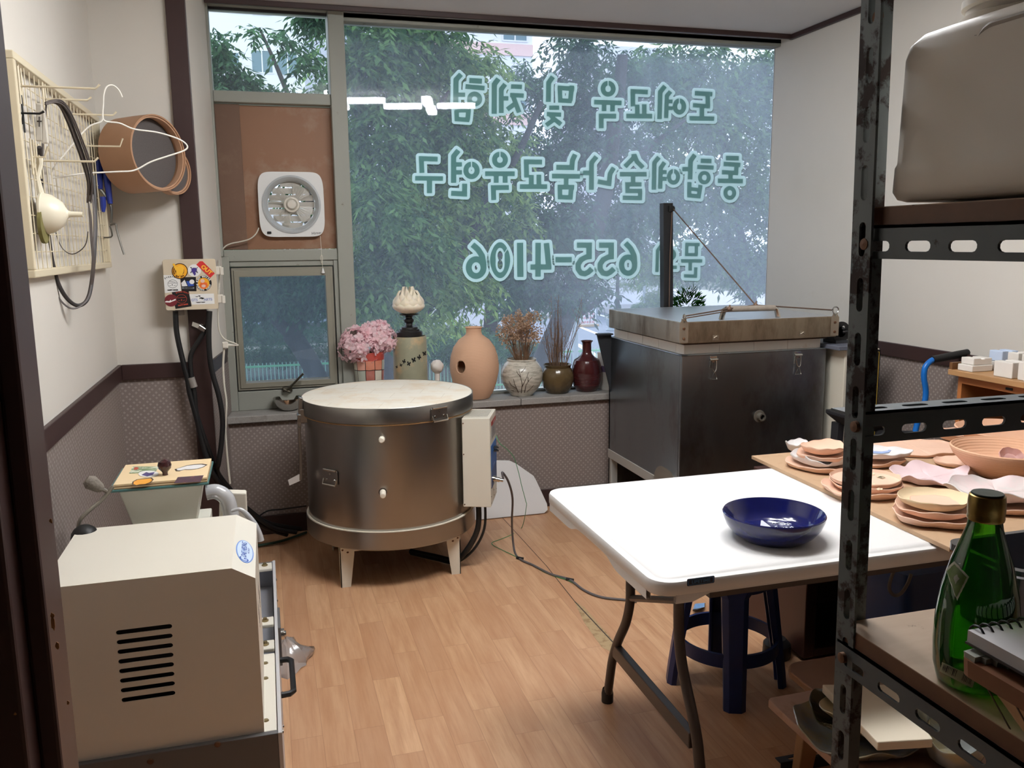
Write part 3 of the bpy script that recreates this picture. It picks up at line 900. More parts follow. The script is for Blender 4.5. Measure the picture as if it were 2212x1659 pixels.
# control box
b0, b1, b2, b3 = [Vector((*q, 0)) for q in ((.800, 3.594), (.919, 3.560), (1.00, 3.76), (.885, 3.80))]
bx = MB()
for z0, z1 in ((.318, .722),):
    lo = [b0 + Vector((0, 0, z0)), b1 + Vector((0, 0, z0 - .004)), b2 + Vector((0, 0, z0)), b3 + Vector((0, 0, z0))]
    hi = [p + Vector((0, 0, z1)) for p in (b0, b1, b2, b3)]
    bx.hexa(lo, hi)
ctl = bx.build('control_box', M_cream, kiln, bevel=.003)
un = (b2 - b1).normalized(); nn = Vector((un.y, -un.x, 0)); zz = Vector((0, 0, 1)); LB = (b2 - b1).length
uf = (b1 - b0).normalized(); nf = Vector((uf.y, -uf.x, 0))
m = MB()
for i in range(16):
    for jj in range(10):
        p = b0 + Vector((0, 0, .7255)) + uf * (.012 + i * .0064) + un * (.03 + jj * .016)
        m.prism([p + uf * .0018 * math.cos(a) + un * .005 * math.sin(a) for a in [k * PI / 4 for k in range(8)]], (0, 0, .0003))
m.build('vent_grille', P('vent_dark', (120, 118, 110), .6), ctl)


def on_box(u0, u1, z0, z1, name, mat, th=.0015, par=ctl, **kw):
    O = b1 + un * (u0 * LB) + nn * .0005
    return MB().plate(rect(0, z0, (u1 - u0) * LB, z1), [], O + nn * th, un, zz, nn, th).build(name, mat, par, **kw)


on_box(.22, .9, .675, .695, 'red_plate', P('red_plate', (150, 44, 40), .4))
on_box(.22, .9, .615, .675, 'rating_plate', P('grey_plate', (150, 148, 146), .4))
on_box(.1, .96, .475, .59, 'blue_panel', P('blue_panel', (36, 96, 168), .35))
on_box(.12, .94, .395, .475, 'blue_panel', P('navy_panel', (30, 64, 118), .35))
text_mb('CAUTION', .014, b1 + un * (.56 * LB) + nn * .003 + zz * .685, un, zz, nn).build('lettering', M_wp, ctl)
text_mb('MODEL\nSERIAL\n220 V', .011, b1 + un * (.5 * LB) + nn * .003 + zz * .647, un, zz, nn).build('lettering', M_black, ctl)
text_mb('CONTROL', .013, b1 + un * (.5 * LB) + nn * .003 + zz * .49, un, zz, nn).build('lettering', M_wp, ctl)
for z in (.545, .56):
    c = b1 + un * (.55 * LB) + zz * z
    MB().box(c - un * .02 - nn * .002, c + un * .02 + nn * .014 + zz * .006).build('switch', M_black, ctl, bevel=.002)
pc = b1 + un * (.28 * LB) + zz * .430
MB().lathe([(.016, 0), (.016, .012), (.011, .014), (.011, .032), (.008, .034), (.0075, .05), (.0001, .05)], pc, 20, 0, nn + Vector((0, 0, -.15))).build('plug', M_chrome, ctl)
for du, dz in ((.06, .40), (.06, .36), (.5, .365), (.06, .33), (.5, .34), (.85, .38), (.9, .345)):
    MB().lathe([(.003, 0), (.003, .002), (.0001, .0025)], b1 + un * (du * LB) + zz * dz, 8, 0, nn).build('screw', M_chrome, ctl)
for dz in (.70, .56, .33):
    MB().lathe([(.003, 0), (.003, .002), (.0001, .0025)], b0 + uf * .006 + zz * dz, 8, 0, nf).build('screw', M_rust, ctl)
# cords of the control box
e0 = pc + nn * .05
cord = [e0] + [ony(x, y, Y) for x, y, Y in ((1085, 1020, 3.60), (1098, 1040, 3.63), (1107, 1075, 3.68), (1106, 1120, 3.75), (1107, 1155, 3.80))] + \
       [onz(x, y, .006) for x, y in ((1112, 1192), (1124, 1208), (1150, 1220), (1190, 1240), (1230, 1252), (1262, 1275), (1300, 1290), (1352, 1296), (1375, 1300))]
co = MB().tube(cord, .0052, 8, 0, False, 6).build('kiln_cord', P('grey_cord', (92, 88, 90), .55), None)
tag(co, 'grey cord from the round kiln control box across the floor to the table', 'cord')
for x, y in ((1123, 1206), (1231, 1252)):
    p = onz(x, y, .006)
    MB().cyl(p - Vector((.012, -.012, 0)), p + Vector((.012, -.012, 0)), .0075).build('tape', M_black, co)
gw = [b2 + zz * .60 - un * .02 + nn * .002] + [ony(x, y, 3.72 + .03 * i) for i, (x, y) in enumerate(((1080, 958), (1095, 970), (1110, 988), (1120, 1020), (1127, 1050), (1135, 1080), (1137, 1095)))] + \
     [onz(x, y, .003) for x, y in ((1127, 1140), (1105, 1155), (1078, 1166), (1063, 1172), (1066, 1178), (1085, 1188), (1110, 1200), (1140, 1216), (1185, 1240), (1230, 1255), (1262, 1277))]
gwo = MB().tube(gw, .0016, 6, 0, False, 5).build('green_wire', P('green_wire', (64, 150, 92), .5))
tag(gwo, 'thin green wire looping from the control box to the floor', 'wire')
for i, (r_, o_) in enumerate(((.013, 0), (.006, .03))):
    pts = [b0 + uf * (.06 + o_) + un * .05 + zz * .325, b0 + uf * (.055 + o_) + un * .05 + zz * .20, b0 + uf * (.0 + o_) + un * .07 + zz * .09, b0 - uf * .06 + un * .1 + zz * (.03 - i * .012), b0 - uf * .16 + un * .16 + zz * (.025 - i * .014), b0 - uf * .3 + un * .25 + zz * (.02 - i * .012)]
    MB().tube(pts, r_, 10, 0, False, 6).build('supply_cable', M_black, ctl)

# cut kiln shelf leaning on the wall
sp = [ony(x, y, 4.36) for x, y in ((1020, 1118), (1028, 1000), (1106, 1000), (1120, 1006), (1155, 1030), (1160, 1040), (1178, 1085), (1178, 1098), (1170, 1103))]
base = sp[0].z
pl = [Vector((p.x, 4.31 + .13 * max(0, (p.z + .001)) / .40, max(.004, p.z))) for p in sp]
pl[0].z = .004; pl[-1].z = .004; pl[-2].z = .02
ks = MB().prism(pl, (0, .018, 0)).build('kiln_shelf', P('kiln_washed_shelf', (226, 224, 222), .85, stain=((150, 120, 96), 9, .66, .74), bump=(30, .2)), bevel=.003)
tag(ks, 'white kiln shelf with cut corners and brown spots leaning on the wall', 'kiln shelf')

# ================================================================== SQUARE KILN
M_kb = steel('square_kiln_steel', (156, 164, 170), .22, .38, (1, 1, .35), ((104, 92, 82), 2.5, (1, 1, .5), .5, .75), .8)
M_kl = steel('scorched_lid_steel', (170, 156, 136), .3, .5, (3, 3, .5), ((108, 92, 74), 4, (2, 2, .6), .45, .7), .7)
M_kt = P('lid_top_sheet', (196, 198, 202), .34, .8, var=(3, .06))
sq = thing('square_kiln', 'big square steel kiln with hinged lid held open a crack by a cable', 'kiln', (2.2, 3.9, 0))
X0, X1, Y0, Y1 = 1.816, 2.585, 3.50, 4.36
bz = .963
f = MB()
f.box((X0, Y0, .0), (X1, Y0 + .02, bz)).box((X0, Y0 + .02, .30), (X0 + .02, Y1, bz)).box((X1 - .02, Y0 + .02, 0), (X1, Y1, bz)).box((X0, Y1 - .02, 0), (X1, Y1, bz)).box((X0 + .02, Y0 + .02, bz - .02), (X1 - .02, Y1 - .02, bz - .002))
bod = f.build('body', M_kb, sq, bevel=.003)
MB().box((X0 - .004, Y0 - .004, bz - .002), (X0 + .03, Y1, bz + .004)).box((X0 - .004, Y0 - .004, bz - .002), (X1 + .004, Y0 + .03, bz + .004)).build('top_edge', M_kb, sq, bevel=.002)
f = MB()
for y in (Y0, Y1 - .04):
    f.box((X0, y, 0), (X0 + .04, y + .04, .31))
f.box((X0 - .004, Y0 + .25, .28), (X0 + .03, Y1, .33)).box((X0, Y0 + .04, 0), (X0 + .03, Y1, .04))
f.build('base_frame', P('grey_frame_paint', (168, 166, 160), .5), sq, bevel=.003)
MB().plate(rrect(Y0 + .02, .15, Y0 + .26, .40, .09), [], (X0 - .006, 0, 0), (0, 1, 0), (0, 0, 1), (-1, 0, 0), .006).build('side_plate', steel('bright_patch', (190, 184, 172), .3, .4), sq)
br = MB()
for i in range(4):
    w_ = (X1 - X0 - .04) / 4
    br.box((X0 + .02 + i * w_ + .0006, Y0 + .02, bz), (X0 + .02 + (i + 1) * w_ - .0006, Y0 + .10, bz + .05))
for i in range(4):
    w_ = (Y1 - Y0 - .12) / 4
    br.box((X0 + .02, Y0 + .101 + i * w_, bz), (X0 + .10, Y0 + .10 + (i + 1) * w_ - .0012, bz + .05)); br.box((X1 - .10, Y0 + .101 + i * w_, bz), (X1 - .02, Y0 + .10 + (i + 1) * w_ - .0012, bz + .05))
br.build('brick_rim', P('firebrick_rim', (246, 240, 230), .9, stain=((214, 184, 150), 7, .66, .78), bump=(40, .15)), sq, bevel=.002)
L0, L1, LY0, LY1, lz0, lz1 = 1.792, 2.610, 3.465, 4.31, 1.022, 1.122
ld = MB().box((L0, LY0, lz0), (L1, LY1, lz1 - .001)).build('lid', M_kl, sq, bevel=.003)
MB().box((L0 + .003, LY0 + .003, lz1 - .004), (L1 - .003, LY1 - .003, lz1)).build('lid_sheet', M_kt, ld, bevel=.001)
MB().box((L0 + .03, LY0 + .03, bz + .05), (L1 - .03, LY1 - .03, lz0)).build('lid_lining', P('dark_lining', (74, 56, 46), .9), ld)  # dark brown sheet filling the gap between lid and brick rim
hz = Vector((0, 0, lz1))
ha, hb = Vector((2.02, 3.50, lz1)), Vector((2.30, 3.50, lz1))
m = MB().tube([ha + Vector((-.008, .0, .0)), ha + Vector((.006, .0, .045)), ha + Vector((.02, 0, .05))], [.013, .012, .011], 8)
m.tube([hb + Vector((.012, 0, .0)), hb + Vector((.0, 0, .04)), hb + Vector((-.016, 0, .046))], [.013, .012, .011], 8)
hd = m.build('lid_handle', M_chrome, ld)
MB().tube([ha + Vector((.015, 0, .048)), hb + Vector((-.01, 0, .046))], .014, 12).build('grip', P('worn_grip', (150, 140, 128), .6, var=(40, .3)), hd)
for x, big in ((L0 + .012, False), (L1 - .012, True)):
    y = LY0 - .003
    c = MB().plate([(-.022, -.10), (.022, -.10), (.022, -.012), (.012, .0), (.012, .008), (-.012, .008), (-.012, .0), (-.022, -.012)], [], (x, y, lz1 + .006), (1, 0, 0), (0, 0, 1), (0, -1, 0), .004)
    c.plate([(-.016, -.088), (.016, -.088), (.022, -.008), (-.022, -.008)], [], (x + (-.016 if not big else .016), y + .024, lz1 + .003), (0, 1, 0), (0, 0, 1), (-1 if not big else 1, 0, 0), .004)
    cc = c.build('corner_bracket', P('rusty_bracket', (160, 148, 132), .45, .8, var=(12, .3)), ld)
    for dz in (-.03, -.075):
        MB().lathe([(.007, 0), (.006, .004), (.0001, .005)], (x, y, lz1 + dz), 10, 0, (0, -1, 0)).build('bolt', M_rust, cc)
    rc = Vector((x, y, lz1 + (.028 if big else .020)))
    MB().cyl((x, y, lz1), (x, y, lz1 + .012), .004).tube([rc + Vector((.016 * math.cos(a), 0, .016 * math.sin(a))) for a in [k * PI / 8 for k in range(16)]] if big else [rc + Vector((0, .009 * math.cos(a), .014 * math.sin(a))) for a in [k * PI / 8 for k in range(16)]], .0035, 8, 0, True).build('eye_ring', M_chrome, cc)
pk = ony(1632, 659, 3.47)
kn = Vector((2.21, 3.47, 1.140)); k1 = Vector((2.075, 3.47, 1.165)); k0 = Vector((L0 + .012, LY0, lz1 + .026)); k2 = Vector((L1 - .022, LY0, lz1 + .028))
pk = ony(1632, 659, 3.55)
cab_ = MB().tube([k0, ony(1575, 667, 3.48), pk, k2], .0035, 6).tube([k0 + Vector((0, 0, -.01)), ony(1573, 672, 3.48), pk], .003, 6)
pt = ony(1452, 449, 4.36)
cab_.tube([pk, pt], .0032, 6)
cab_.tube([pt, Vector((pt.x - .012, 4.352, 1.40)), Vector((pt.x - .01, 4.352, .9))], .0028, 6)
cab_.build('lift_cable', P('rusty_cable', (104, 84, 72), .6, .4), sq)
for p in (ony(1575, 667, 3.478), pk):
    MB().ball(p, .011, 12).cyl(p, p + Vector((.004, 0, .018)), .004).build('cable_clamp', P('rust_clamp', (124, 100, 84), .6, .5), sq)
for x in (1.976, 2.425):
    c = MB().box((x - .018, Y0 - .005, .925), (x + .018, Y0, .955)).cyl((x - .02, Y0 - .010, .94), (x + .02, Y0 - .010, .94), .006)
    la = c.build('lid_latch', M_chrome, sq, bevel=.001)
    m = MB().tube([(x - .012, Y0 - .010, .94), (x - .010, Y0 - .014, .90), (x, Y0 - .018, .885), (x + .010, Y0 - .014, .90), (x + .012, Y0 - .010, .94)], .0028, 6, 0, False, 4)
    m.tube([(x, Y0 - .016, .885), (x - .014, Y0 - .010, .848), (x + .018, Y0 - .010, .848)], .0026, 6, 0, True)
    m.tube([(x - .016, Y0 - .006, .93), (x - .02, Y0 - .008, .90)], .004, 6)
    m.build('latch_wire', M_chrome, la)
for x in (1.965, 2.42):
    MB().box((x - .014, LY0 - .004, lz0 + .012), (x + .014, LY0, lz0 + .034)).tube([(x - .01, LY0 - .006, lz0 + .022), (x, LY0 - .012, lz0 + .03), (x + .01, LY0 - .006, lz0 + .022)], .003, 6).build('latch_hook', MATS['rusty_bracket'], ld)
nz = ony(1640, 899, Y0); nz.y = Y0
MB().lathe([(.030, 0), (.030, .002), (.018, .003), (.018, .03), (.012, .03), (.012, .004), (.0001, .004)], nz, 24, 0, (0, -1, 0)).build('spy_tube', P('dull_tube', (120, 114, 104), .5, .6), sq)
# tall pulley post behind
pb = Vector((2.199, 4.39, 0)); pt0, pt1 = Vector((2.20, 4.385, 0)), Vector((2.160, 4.385, 1.69))
dx = Vector((.029, 0, 0)); dy = Vector((0, .025, 0))
m = MB().hexa([pt0 - dx - dy, pt0 + dx - dy, pt0 + dx + dy, pt0 - dx + dy], [pt1 - dx - dy, pt1 + dx - dy, pt1 + dx + dy, pt1 - dx + dy])
po = m.build('pulley_post', P('black_steel_post', (38, 38, 40), .5, .4), sq, bevel=.002)
MB().cyl(pt + Vector((-.004, -.012, -.004)), pt + Vector((-.004, .02, -.004)), .016, n=16).box(pt + Vector((-.025, -.014, -.02)), pt + Vector((-.005, .0, .012))).build('pulley', M_black, po)
q = [Vector((X0 - .085, 4.34, .985)), Vector((X0 - .001, 4.34, .985)), Vector((X0 - .001, 4.34, .66))]
MB().prism(q, (0, -.012, 0)).box((X0 - .085, 4.30, .980), (X0 - .001, 4.355, .988)).build('side_bracket', P('black_bracket', (34, 36, 40), .45), sq)


# ================================================================== PUG MILL
M_ivory = P('ivory_enamel', (226, 220, 206), .34, spec=.45, var=(2, .02))
M_grey_blue = P('grey_blue_enamel', (150, 152, 160), .4, spec=.45, var=(3, .04))
M_dgrey = P('dark_grey_enamel', (92, 90, 90), .45, var=(5, .06))
pug = thing('pug_mill', 'ivory clay pug mill with louvred side, hopper and grey base by the left wall', 'machine', (-.26, 2.5, 0))
HZ = .305
prof = [(-.520, HZ), (-.062, HZ), (-.060, .702), (-.112, .733), (-.520, .733)]
VY = 2.018
holes = []
for k in range(8):
    a = ony(250 + k * 1.7, 1366 + k * 20.7, VY); b = ony(372 + k * 1.0, 1354 + k * 20.7, VY)
    holes.append(slot((a.x + b.x) / 2, (a.z + b.z) / 2, b.x - a.x, .0115))
hs = MB().plate(prof, holes, (0, VY, 0), (1, 0, 0), (0, 0, 1), (0, -1, 0), .003)
hs.add([(x, y, z) for y in (VY + .003, 2.44) for x, z in prof], [(1, 2, 7, 6), (2, 3, 8, 7), (3, 4, 9, 8), (4, 0, 5, 9), (9, 5, 6, 7, 8)])
ho = hs.build('housing', M_ivory, pug)
MB().box((-.46, 2.10, .33), (-.10, 2.40, .68)).build('motor', P('dark_motor', (40, 44, 50), .6), ho)
m = MB()
for k in range(5):
    for jj in range(2):
        y = 2.10 + jj * .13 + k * .02
        m.plate(slot(0, 0, .05, .007, False), [], (-.0605, y, .61 - k * .02), (0, 1, 0), (0, 0, 1), (1, 0, 0), .001)
m.build('side_louvre', M_dgrey, ho)
# oval maker's sticker on the bevel
oc = (onz(528, 1182, .72)); n_ = Vector((.031, 0, .052)).normalized(); u_ = Vector((0, 1, 0)); v_ = n_.cross(u_) * -1
ctr = Vector((-.086, 2.17, .7175)); tU = Vector((0, 1, 0)); tV = Vector((-.052, 0, .031)).normalized(); tN = Vector((.031, 0, .052)).normalized()
st = MB().plate(circ(0, 0, .080, 40, .024), [], ctr + tN * .0008, tU, tV, tN, .0006).build('oval_sticker', P('blue_sticker', (112, 150, 214), .3), ho)
MB().plate(circ(0, 0, .076, 40, .0210), [], ctr + tN * .0012, tU, tV, tN, .0004).build('sticker_face', P('pale_blue_sticker', (206, 222, 242), .3), st)
text_mb('DAE HEUNG', .0195, ctr + tU * .010 + tV * .002 + tN * .0012, tU, tV, tN, .0004).build('lettering', P('sticker_blue', (52, 84, 168), .4), st)
text_mb('G', .034, ctr - tU * .062 + tN * .0012, tU, tV, tN, .0003).build('lettering', MATS['sticker_blue'], st)
text_mb('MACHINERY', .0075, ctr + tU * .012 - tV * .010 + tN * .0012, tU, tV, tN).build('lettering', MATS['sticker_blue'], st)
# base
b = MB().box((-.53, 2.004, 0), (-.03, 2.02, HZ)).box((-.53, 2.02, 0), (-.475, 3.2, HZ))
b.build('front_apron', M_dgrey, pug, bevel=.002)
for x, z in ((470, 1608), (325, 1645)):
    p = ony(x, z, 2.004)
    MB().lathe([(.008, 0), (.006, .003), (.0001, .0035)], p, 12, 0, (0, -1, 0)).build('bolt', M_rust, pug)
MB().box((-.47, 2.02, .20), (-.035, 3.19, .212)).build('deck', M_grey_blue, pug)
MB().box((-.03, 2.004, 0), (-.020, 3.21, HZ)).build('side_panel', P('pale_grey_panel', (196, 194, 194), .35, spec=.5), pug, bevel=.001)
MB().box((-.475, 3.19, 0), (-.03, 3.2, HZ)).build('back_panel', M_grey_blue, pug)
for y0, y1, nb in ((2.02, 2.44, 3), (2.47, 2.53, 1), (2.64, 2.70, 1), (3.13, 3.20, 1)):
    lp = MB().box((-.075 if nb == 3 else -.09, y0, HZ - .012), (-.032, y1, HZ)).build('ledge', M_ivory, pug, bevel=.003)
    for k in range(nb):
        y = (y0 + y1) / 2 if nb == 1 else (2.07, 2.29, 2.38)[k]
        MB().lathe([(.011, 0), (.011, .004), (.007, .005), (.006, .011), (.0001, .012)] if nb == 1 else [(.008, 0), (.006, .003), (.0001, .004)], (-.058, y, HZ), 12).build('bolt', P('brassy_bolt', (150, 134, 100), .4, .8), lp)
hp_ = MB().tube([(-.020, 2.38, .2), (.004, 2.382, .2), (.015, 2.395, .2), (.015, 2.585, .2), (.004, 2.598, .2), (-.020, 2.60, .2)], .009, 8).build('handle', M_black, pug)
MB().box((-.021, 2.64, .16), (-.012, 2.80, .29)).build('switch_plate', M_dgrey, pug, bevel=.002)
MB().lathe([(.018, 0), (.018, .01), (.010, .011), (.010, .016), (.0001, .016)], (-.012, 2.72, .23), 16, 0, (1, 0, 0)).build('switch', M_chrome, pug)
for y, z in ((3.1, .27), (2.95, .25), (2.6, .09), (2.2, .06), (2.35, .12), (2.9, .1), (2.1, .25), (2.1, .1)):
    MB().lathe([(.005, 0), (.004, .003), (.0001, .0035)], (-.020, y, z), 8, 0, (1, 0, 0)).build('screw', M_chrome, pug)
# hopper
hx0, hx1, hy0, hy1 = -.452, -.186, 2.515, 2.775
hp2 = MB().hexa([(-.385, 2.53, .66), (-.235, 2.53, .66), (-.235, 2.72, .66), (-.385, 2.72, .66)], [(-.425, 2.522, .806), (-.205, 2.522, .806), (-.205, 2.765, .806), (-.425, 2.765, .806)])
hp2.box((-.40, 2.46, .30), (-.20, 2.76, .665))
hp2.build('hopper', P('ivory_hopper', (214, 212, 200), .38, var=(6, .04), stain=((160, 150, 132), 18, .68, .74)), pug, bevel=.003)
MB().box((hx0, hy0, .806), (hx1, hy1, .813)).build('hopper_rim', P('teal_rim', (70, 112, 110), .3, spec=.5), pug, bevel=.002)
MB().hexa([(-.20, 2.62, .30), (-.095, 2.60, .30), (-.095, 2.64, .30), (-.20, 2.66, .30)], [(-.165, 2.62, .752), (-.088, 2.60, .748), (-.088, 2.64, .748), (-.165, 2.66, .752)]).build('barrel_bracket', M_ivory, pug, bevel=.004)
MB().cyl((-.15, 2.585, .70), (-.15, 2.625, .70), .008).build('bolt', MATS['brassy_bolt'], pug)
# lever
hs_ = ony(240, 1066, 2.5)
lv = MB().tube([ony(237, 1065, 2.5), ony(218, 1055, 2.49)], .006, 8)
lv.tube([ony(244, 1050, 2.5), ony(222, 1078, 2.49), ony(190, 1105, 2.47), ony(174, 1122, 2.46), ony(169, 1142, 2.46), ony(168, 1175, 2.46)], .0055, 8, 0, False, 5)
lvo = lv.build('lever', P('dull_steel_rod', (150, 144, 134), .4, .8), pug)
g0, g1 = ony(222, 1058, 2.49), ony(186, 1036, 2.485)
MB().tube([g0, g0.lerp(g1, .15), g0.lerp(g1, .4), g0.lerp(g1, .75), g1], [.008, .014, .017, .021, .013], 12).build('grip', P('clay_crusted_grip', (124, 116, 106), .9, var=(60, .4), bump=(90, .5, .01)), lvo)
MB().ball((-.50, 2.42, .715), .036, 16).build('motor_cap', M_black, pug)
# plywood hopper cover
cv = thing('hopper_cover', 'plywood hopper cover with round brown knob and stickers, lying on the pug mill hopper', 'lid', (-.32, 2.62, .813))
M_ply = P('birch_ply', (232, 206, 164), .5, var=(3, .04)); M_ply2 = P('ply_edge', (150, 112, 72), .6, var=(60, .3))
cx0, cx1, cy0, cy1 = -.437, -.190, 2.520, 2.750
MB().box((cx0, cy0, .8132), (cx1, cy1, .8155)).box((cx0, cy0, .8195), (cx1, cy1, .8225)).build('ply_layer', M_ply2, cv)
MB().box((cx0, cy0, .8155), (cx1, cy1, .8195)).box((cx0, cy0, .8225), (cx1, cy1, .8275)).build('board', M_ply, cv)
kx = onz(357, 1026, .8275)
MB().lathe([(.008, 0), (.007, .006), (.009, .011), (.017, .02), (.0195, .03), (.016, .041), (.008, .046), (.0001, .0475)], kx, 24).build('knob', P('brown_glazed_knob', (62, 34, 36), .12, spec=.6, var=(40, .4)), cv)


def flat_on(poly_px, z, name, mat, par, th=.0006):
    return MB().prism([onz(x, y, z) for x, y in poly_px], (0, 0, th)).build(name, mat, par)


ZS = .8275
pc_ = P('green_print', (120, 142, 104), .4, var=(60, .5), stain=((214, 216, 196), 40, .5, .6))
flat_on([(287, 1008), (344, 1008), (335, 1021), (279, 1023)], ZS, 'sticker', pc_, cv)
flat_on([(290, 1010), (296, 1009), (300, 1012), (296, 1015), (289, 1015)], ZS + .0006, 'sticker_print', P('red_print', (176, 72, 52), .4), cv)
wo = flat_on([(321 + 22 * math.cos(a), 1024 + 7 * math.sin(a)) for a in [k * PI / 14 for k in range(28)]], ZS + .0006, 'sticker', P('white_sticker', (232, 230, 228), .35), cv)
flat_on([(306, 1026), (316, 1020), (322, 1022), (334, 1020), (330, 1026), (318, 1029)], ZS + .0012, 'sticker_print', P('violet_print', (70, 62, 120), .4), cv)
ob = [(285, 1047), (286, 1041), (295, 1036), (308, 1034), (320, 1033), (328, 1032), (332, 1036), (326, 1042), (314, 1047), (300, 1048), (292, 1050)]
flat_on(ob, ZS, 'sticker', P('dark_outline', (66, 50, 40), .4), cv)
oc_ = (308, 1041)
flat_on([(oc_[0] + (x - oc_[0]) * .86, oc_[1] + (y - oc_[1]) * .80) for x, y in ob], ZS + .0006, 'sticker_print', P('orange_print', (236, 164, 58), .4), cv)
wb = [(377, 1014), (390, 1010), (402, 1006), (420, 1003), (438, 1002), (448, 1004), (440, 1009), (428, 1013), (412, 1015), (398, 1015), (388, 1018), (380, 1018)]
flat_on(wb, ZS, 'sticker', MATS['dark_outline'], cv)
wc = (412, 1010)
flat_on([(wc[0] + (x - wc[0]) * .88, wc[1] + (y - wc[1]) * .78) for x, y in wb], ZS + .0006, 'sticker_print', MATS['white_sticker'], cv)
flat_on([(384, 1031), (440, 1027), (433, 1041), (376, 1044)], ZS, 'sticker', P('violet_photo', (74, 52, 66), .35, var=(90, .6), stain=((150, 96, 92), 50, .55, .7)), cv)
# clear plastic tube and film
cl = clear('milky_film', (240, 240, 242), .15, .4, .58, (232, 232, 234))
m = MB()
a0 = ony(455, 1060, 2.60)
pts = [ony(x, y, 2.57) for x, y in ((446, 1064), (468, 1062), (488, 1075), (496, 1098), (500, 1118), (502, 1140))]
tb = MB().tube(pts, [.022, .030, .032, .028, .026, .024], 14, 0, False, 5).build('plastic_hose', cl)
tag(tb, 'clear plastic film sleeve bunched between the hopper and the white bracket', 'plastic film')
pb_ = MB()
pts = [ony(x, y, 2.47) for x, y in ((500, 1104), (516, 1100), (530, 1108), (548, 1130), (558, 1152), (562, 1168))]
pb_.tube(pts, [.004, .012, .016, .018, .017, .012], 12, 0, False, 5)
tag(pb_.build('plastic_cover', cl), 'clear curved plastic cover poking up behind the pug mill housing', 'plastic film')
# plastic bag on the floor
bg = MB(); bc = onz(640, 1452, 0); vs = []; N = 20
for j in range(7):
    for i in range(N):
        a = 2 * PI * i / N; r_ = (.085 * (1 - (j / 6) ** 1.6) + .004) * (1 + .18 * math.sin(3 * a + j) + .1 * math.sin(7 * a))
        vs.append((bc.x - .03 + r_ * math.cos(a), bc.y + .10 + r_ * 1.3 * math.sin(a), .002 + .085 * j / 6 + .006 * math.sin(5 * a + j)))
bg.add(vs, [(j * N + i, j * N + (i + 1) % N, (j + 1) * N + (i + 1) % N, (j + 1) * N + i) for j in range(6) for i in range(N)], 0, True)
tag(bg.build('plastic_bag', clear('bag_film', (232, 228, 226), .2, .3, .35, (230, 222, 218))), 'crumpled clear plastic bag on the floor beside the pug mill', 'plastic bag')

# ================================================================== LEFT WALL
M_wire = P('ivory_wire', (216, 204, 176), .45, spec=.4); M_dw = P('dark_wire', (72, 66, 62), .5, .5)
gy0, gy1, gz0, gz1 = 2.66, 3.93, 1.40, 2.005
gr = thing('wire_grid_panel', 'ivory framed wire grid board hung on the left wall with tools on its hooks', 'wire panel', (XL, 3.3, gz0))
m = MB()
for a, b in (((XL, gy0, gz0), (XL + .03, gy1, gz0 + .022)), ((XL, gy0, gz1 - .022), (XL + .03, gy1, gz1)), ((XL, gy0, gz0 + .022), (XL + .03, gy0 + .022, gz1 - .022)), ((XL, gy1 - .022, gz0 + .022), (XL + .03, gy1, gz1 - .022))):
    m.box(a, b)
m.build('frame', M_wire, gr, bevel=.003)
m = MB()
for k in range(1, 22):
    y = gy0 + .02 + (gy1 - gy0 - .04) * k / 22; m.cyl((XL + .022, y, gz0 + .02), (XL + .022, y, gz1 - .02), .0018, n=6)
for k in range(1, 11):
    z = gz0 + .02 + (gz1 - gz0 - .04) * k / 11; m.cyl((XL + .019, gy0 + .02, z), (XL + .019, gy1 - .02, z), .0018, n=6)
m.build('mesh', M_wire, gr)


def hook(y, z, L, tip=.03, mat=None, up=.0):
    x = XL + .022
    m = MB().tube([(x, y, z - .03), (x + .004, y, z), (x + L, y, z + up), (x + L + .012, y, z + up + tip)], .0032, 7).tube([(x, y - .016, z - .05), (x, y - .016, z + .05)], .003, 6).tube([(x, y + .016, z - .05), (x, y + .016, z + .05)], .003, 6).tube([(x, y - .016, z), (x, y + .016, z)], .003, 6)
    return m.build('hook', mat or M_wire, gr)


hook(2.74, 1.925, .19, .012); hook(3.02, 1.935, .12, .010); hook(3.30, 1.930, .15, .012)
hook(2.86, 1.735, .15, .012); hook(3.62, 1.86, .12); hook(2.72, 1.85, .045, .006, M_black); hook(2.80, 1.74, .03); hook(3.86, 1.86, .06)
# coat hanger
hk = [ony(x, y, 3.04 + (x - 112) / 292 * .12) for x, y in ((264, 210), (256, 194), (243, 184), (230, 188), (224, 205), (223, 225), (222, 250), (228, 262), (258, 266), (290, 279), (340, 286), (385, 300), (404, 314), (398, 325), (360, 338), (325, 350), (290, 368), (250, 371), (180, 375), (120, 384), (113, 378), (118, 360), (150, 320), (190, 275), (219, 262), (221, 245))]
ho_ = MB().tube(hk, .0026, 8, 0, False, 5).build('wire_coat_hanger', P('white_coated_wire', (230, 226, 216), .35))
tag(ho_, 'bent white wire coat hanger hanging from the grid hooks in front of the sieves', 'hanger')
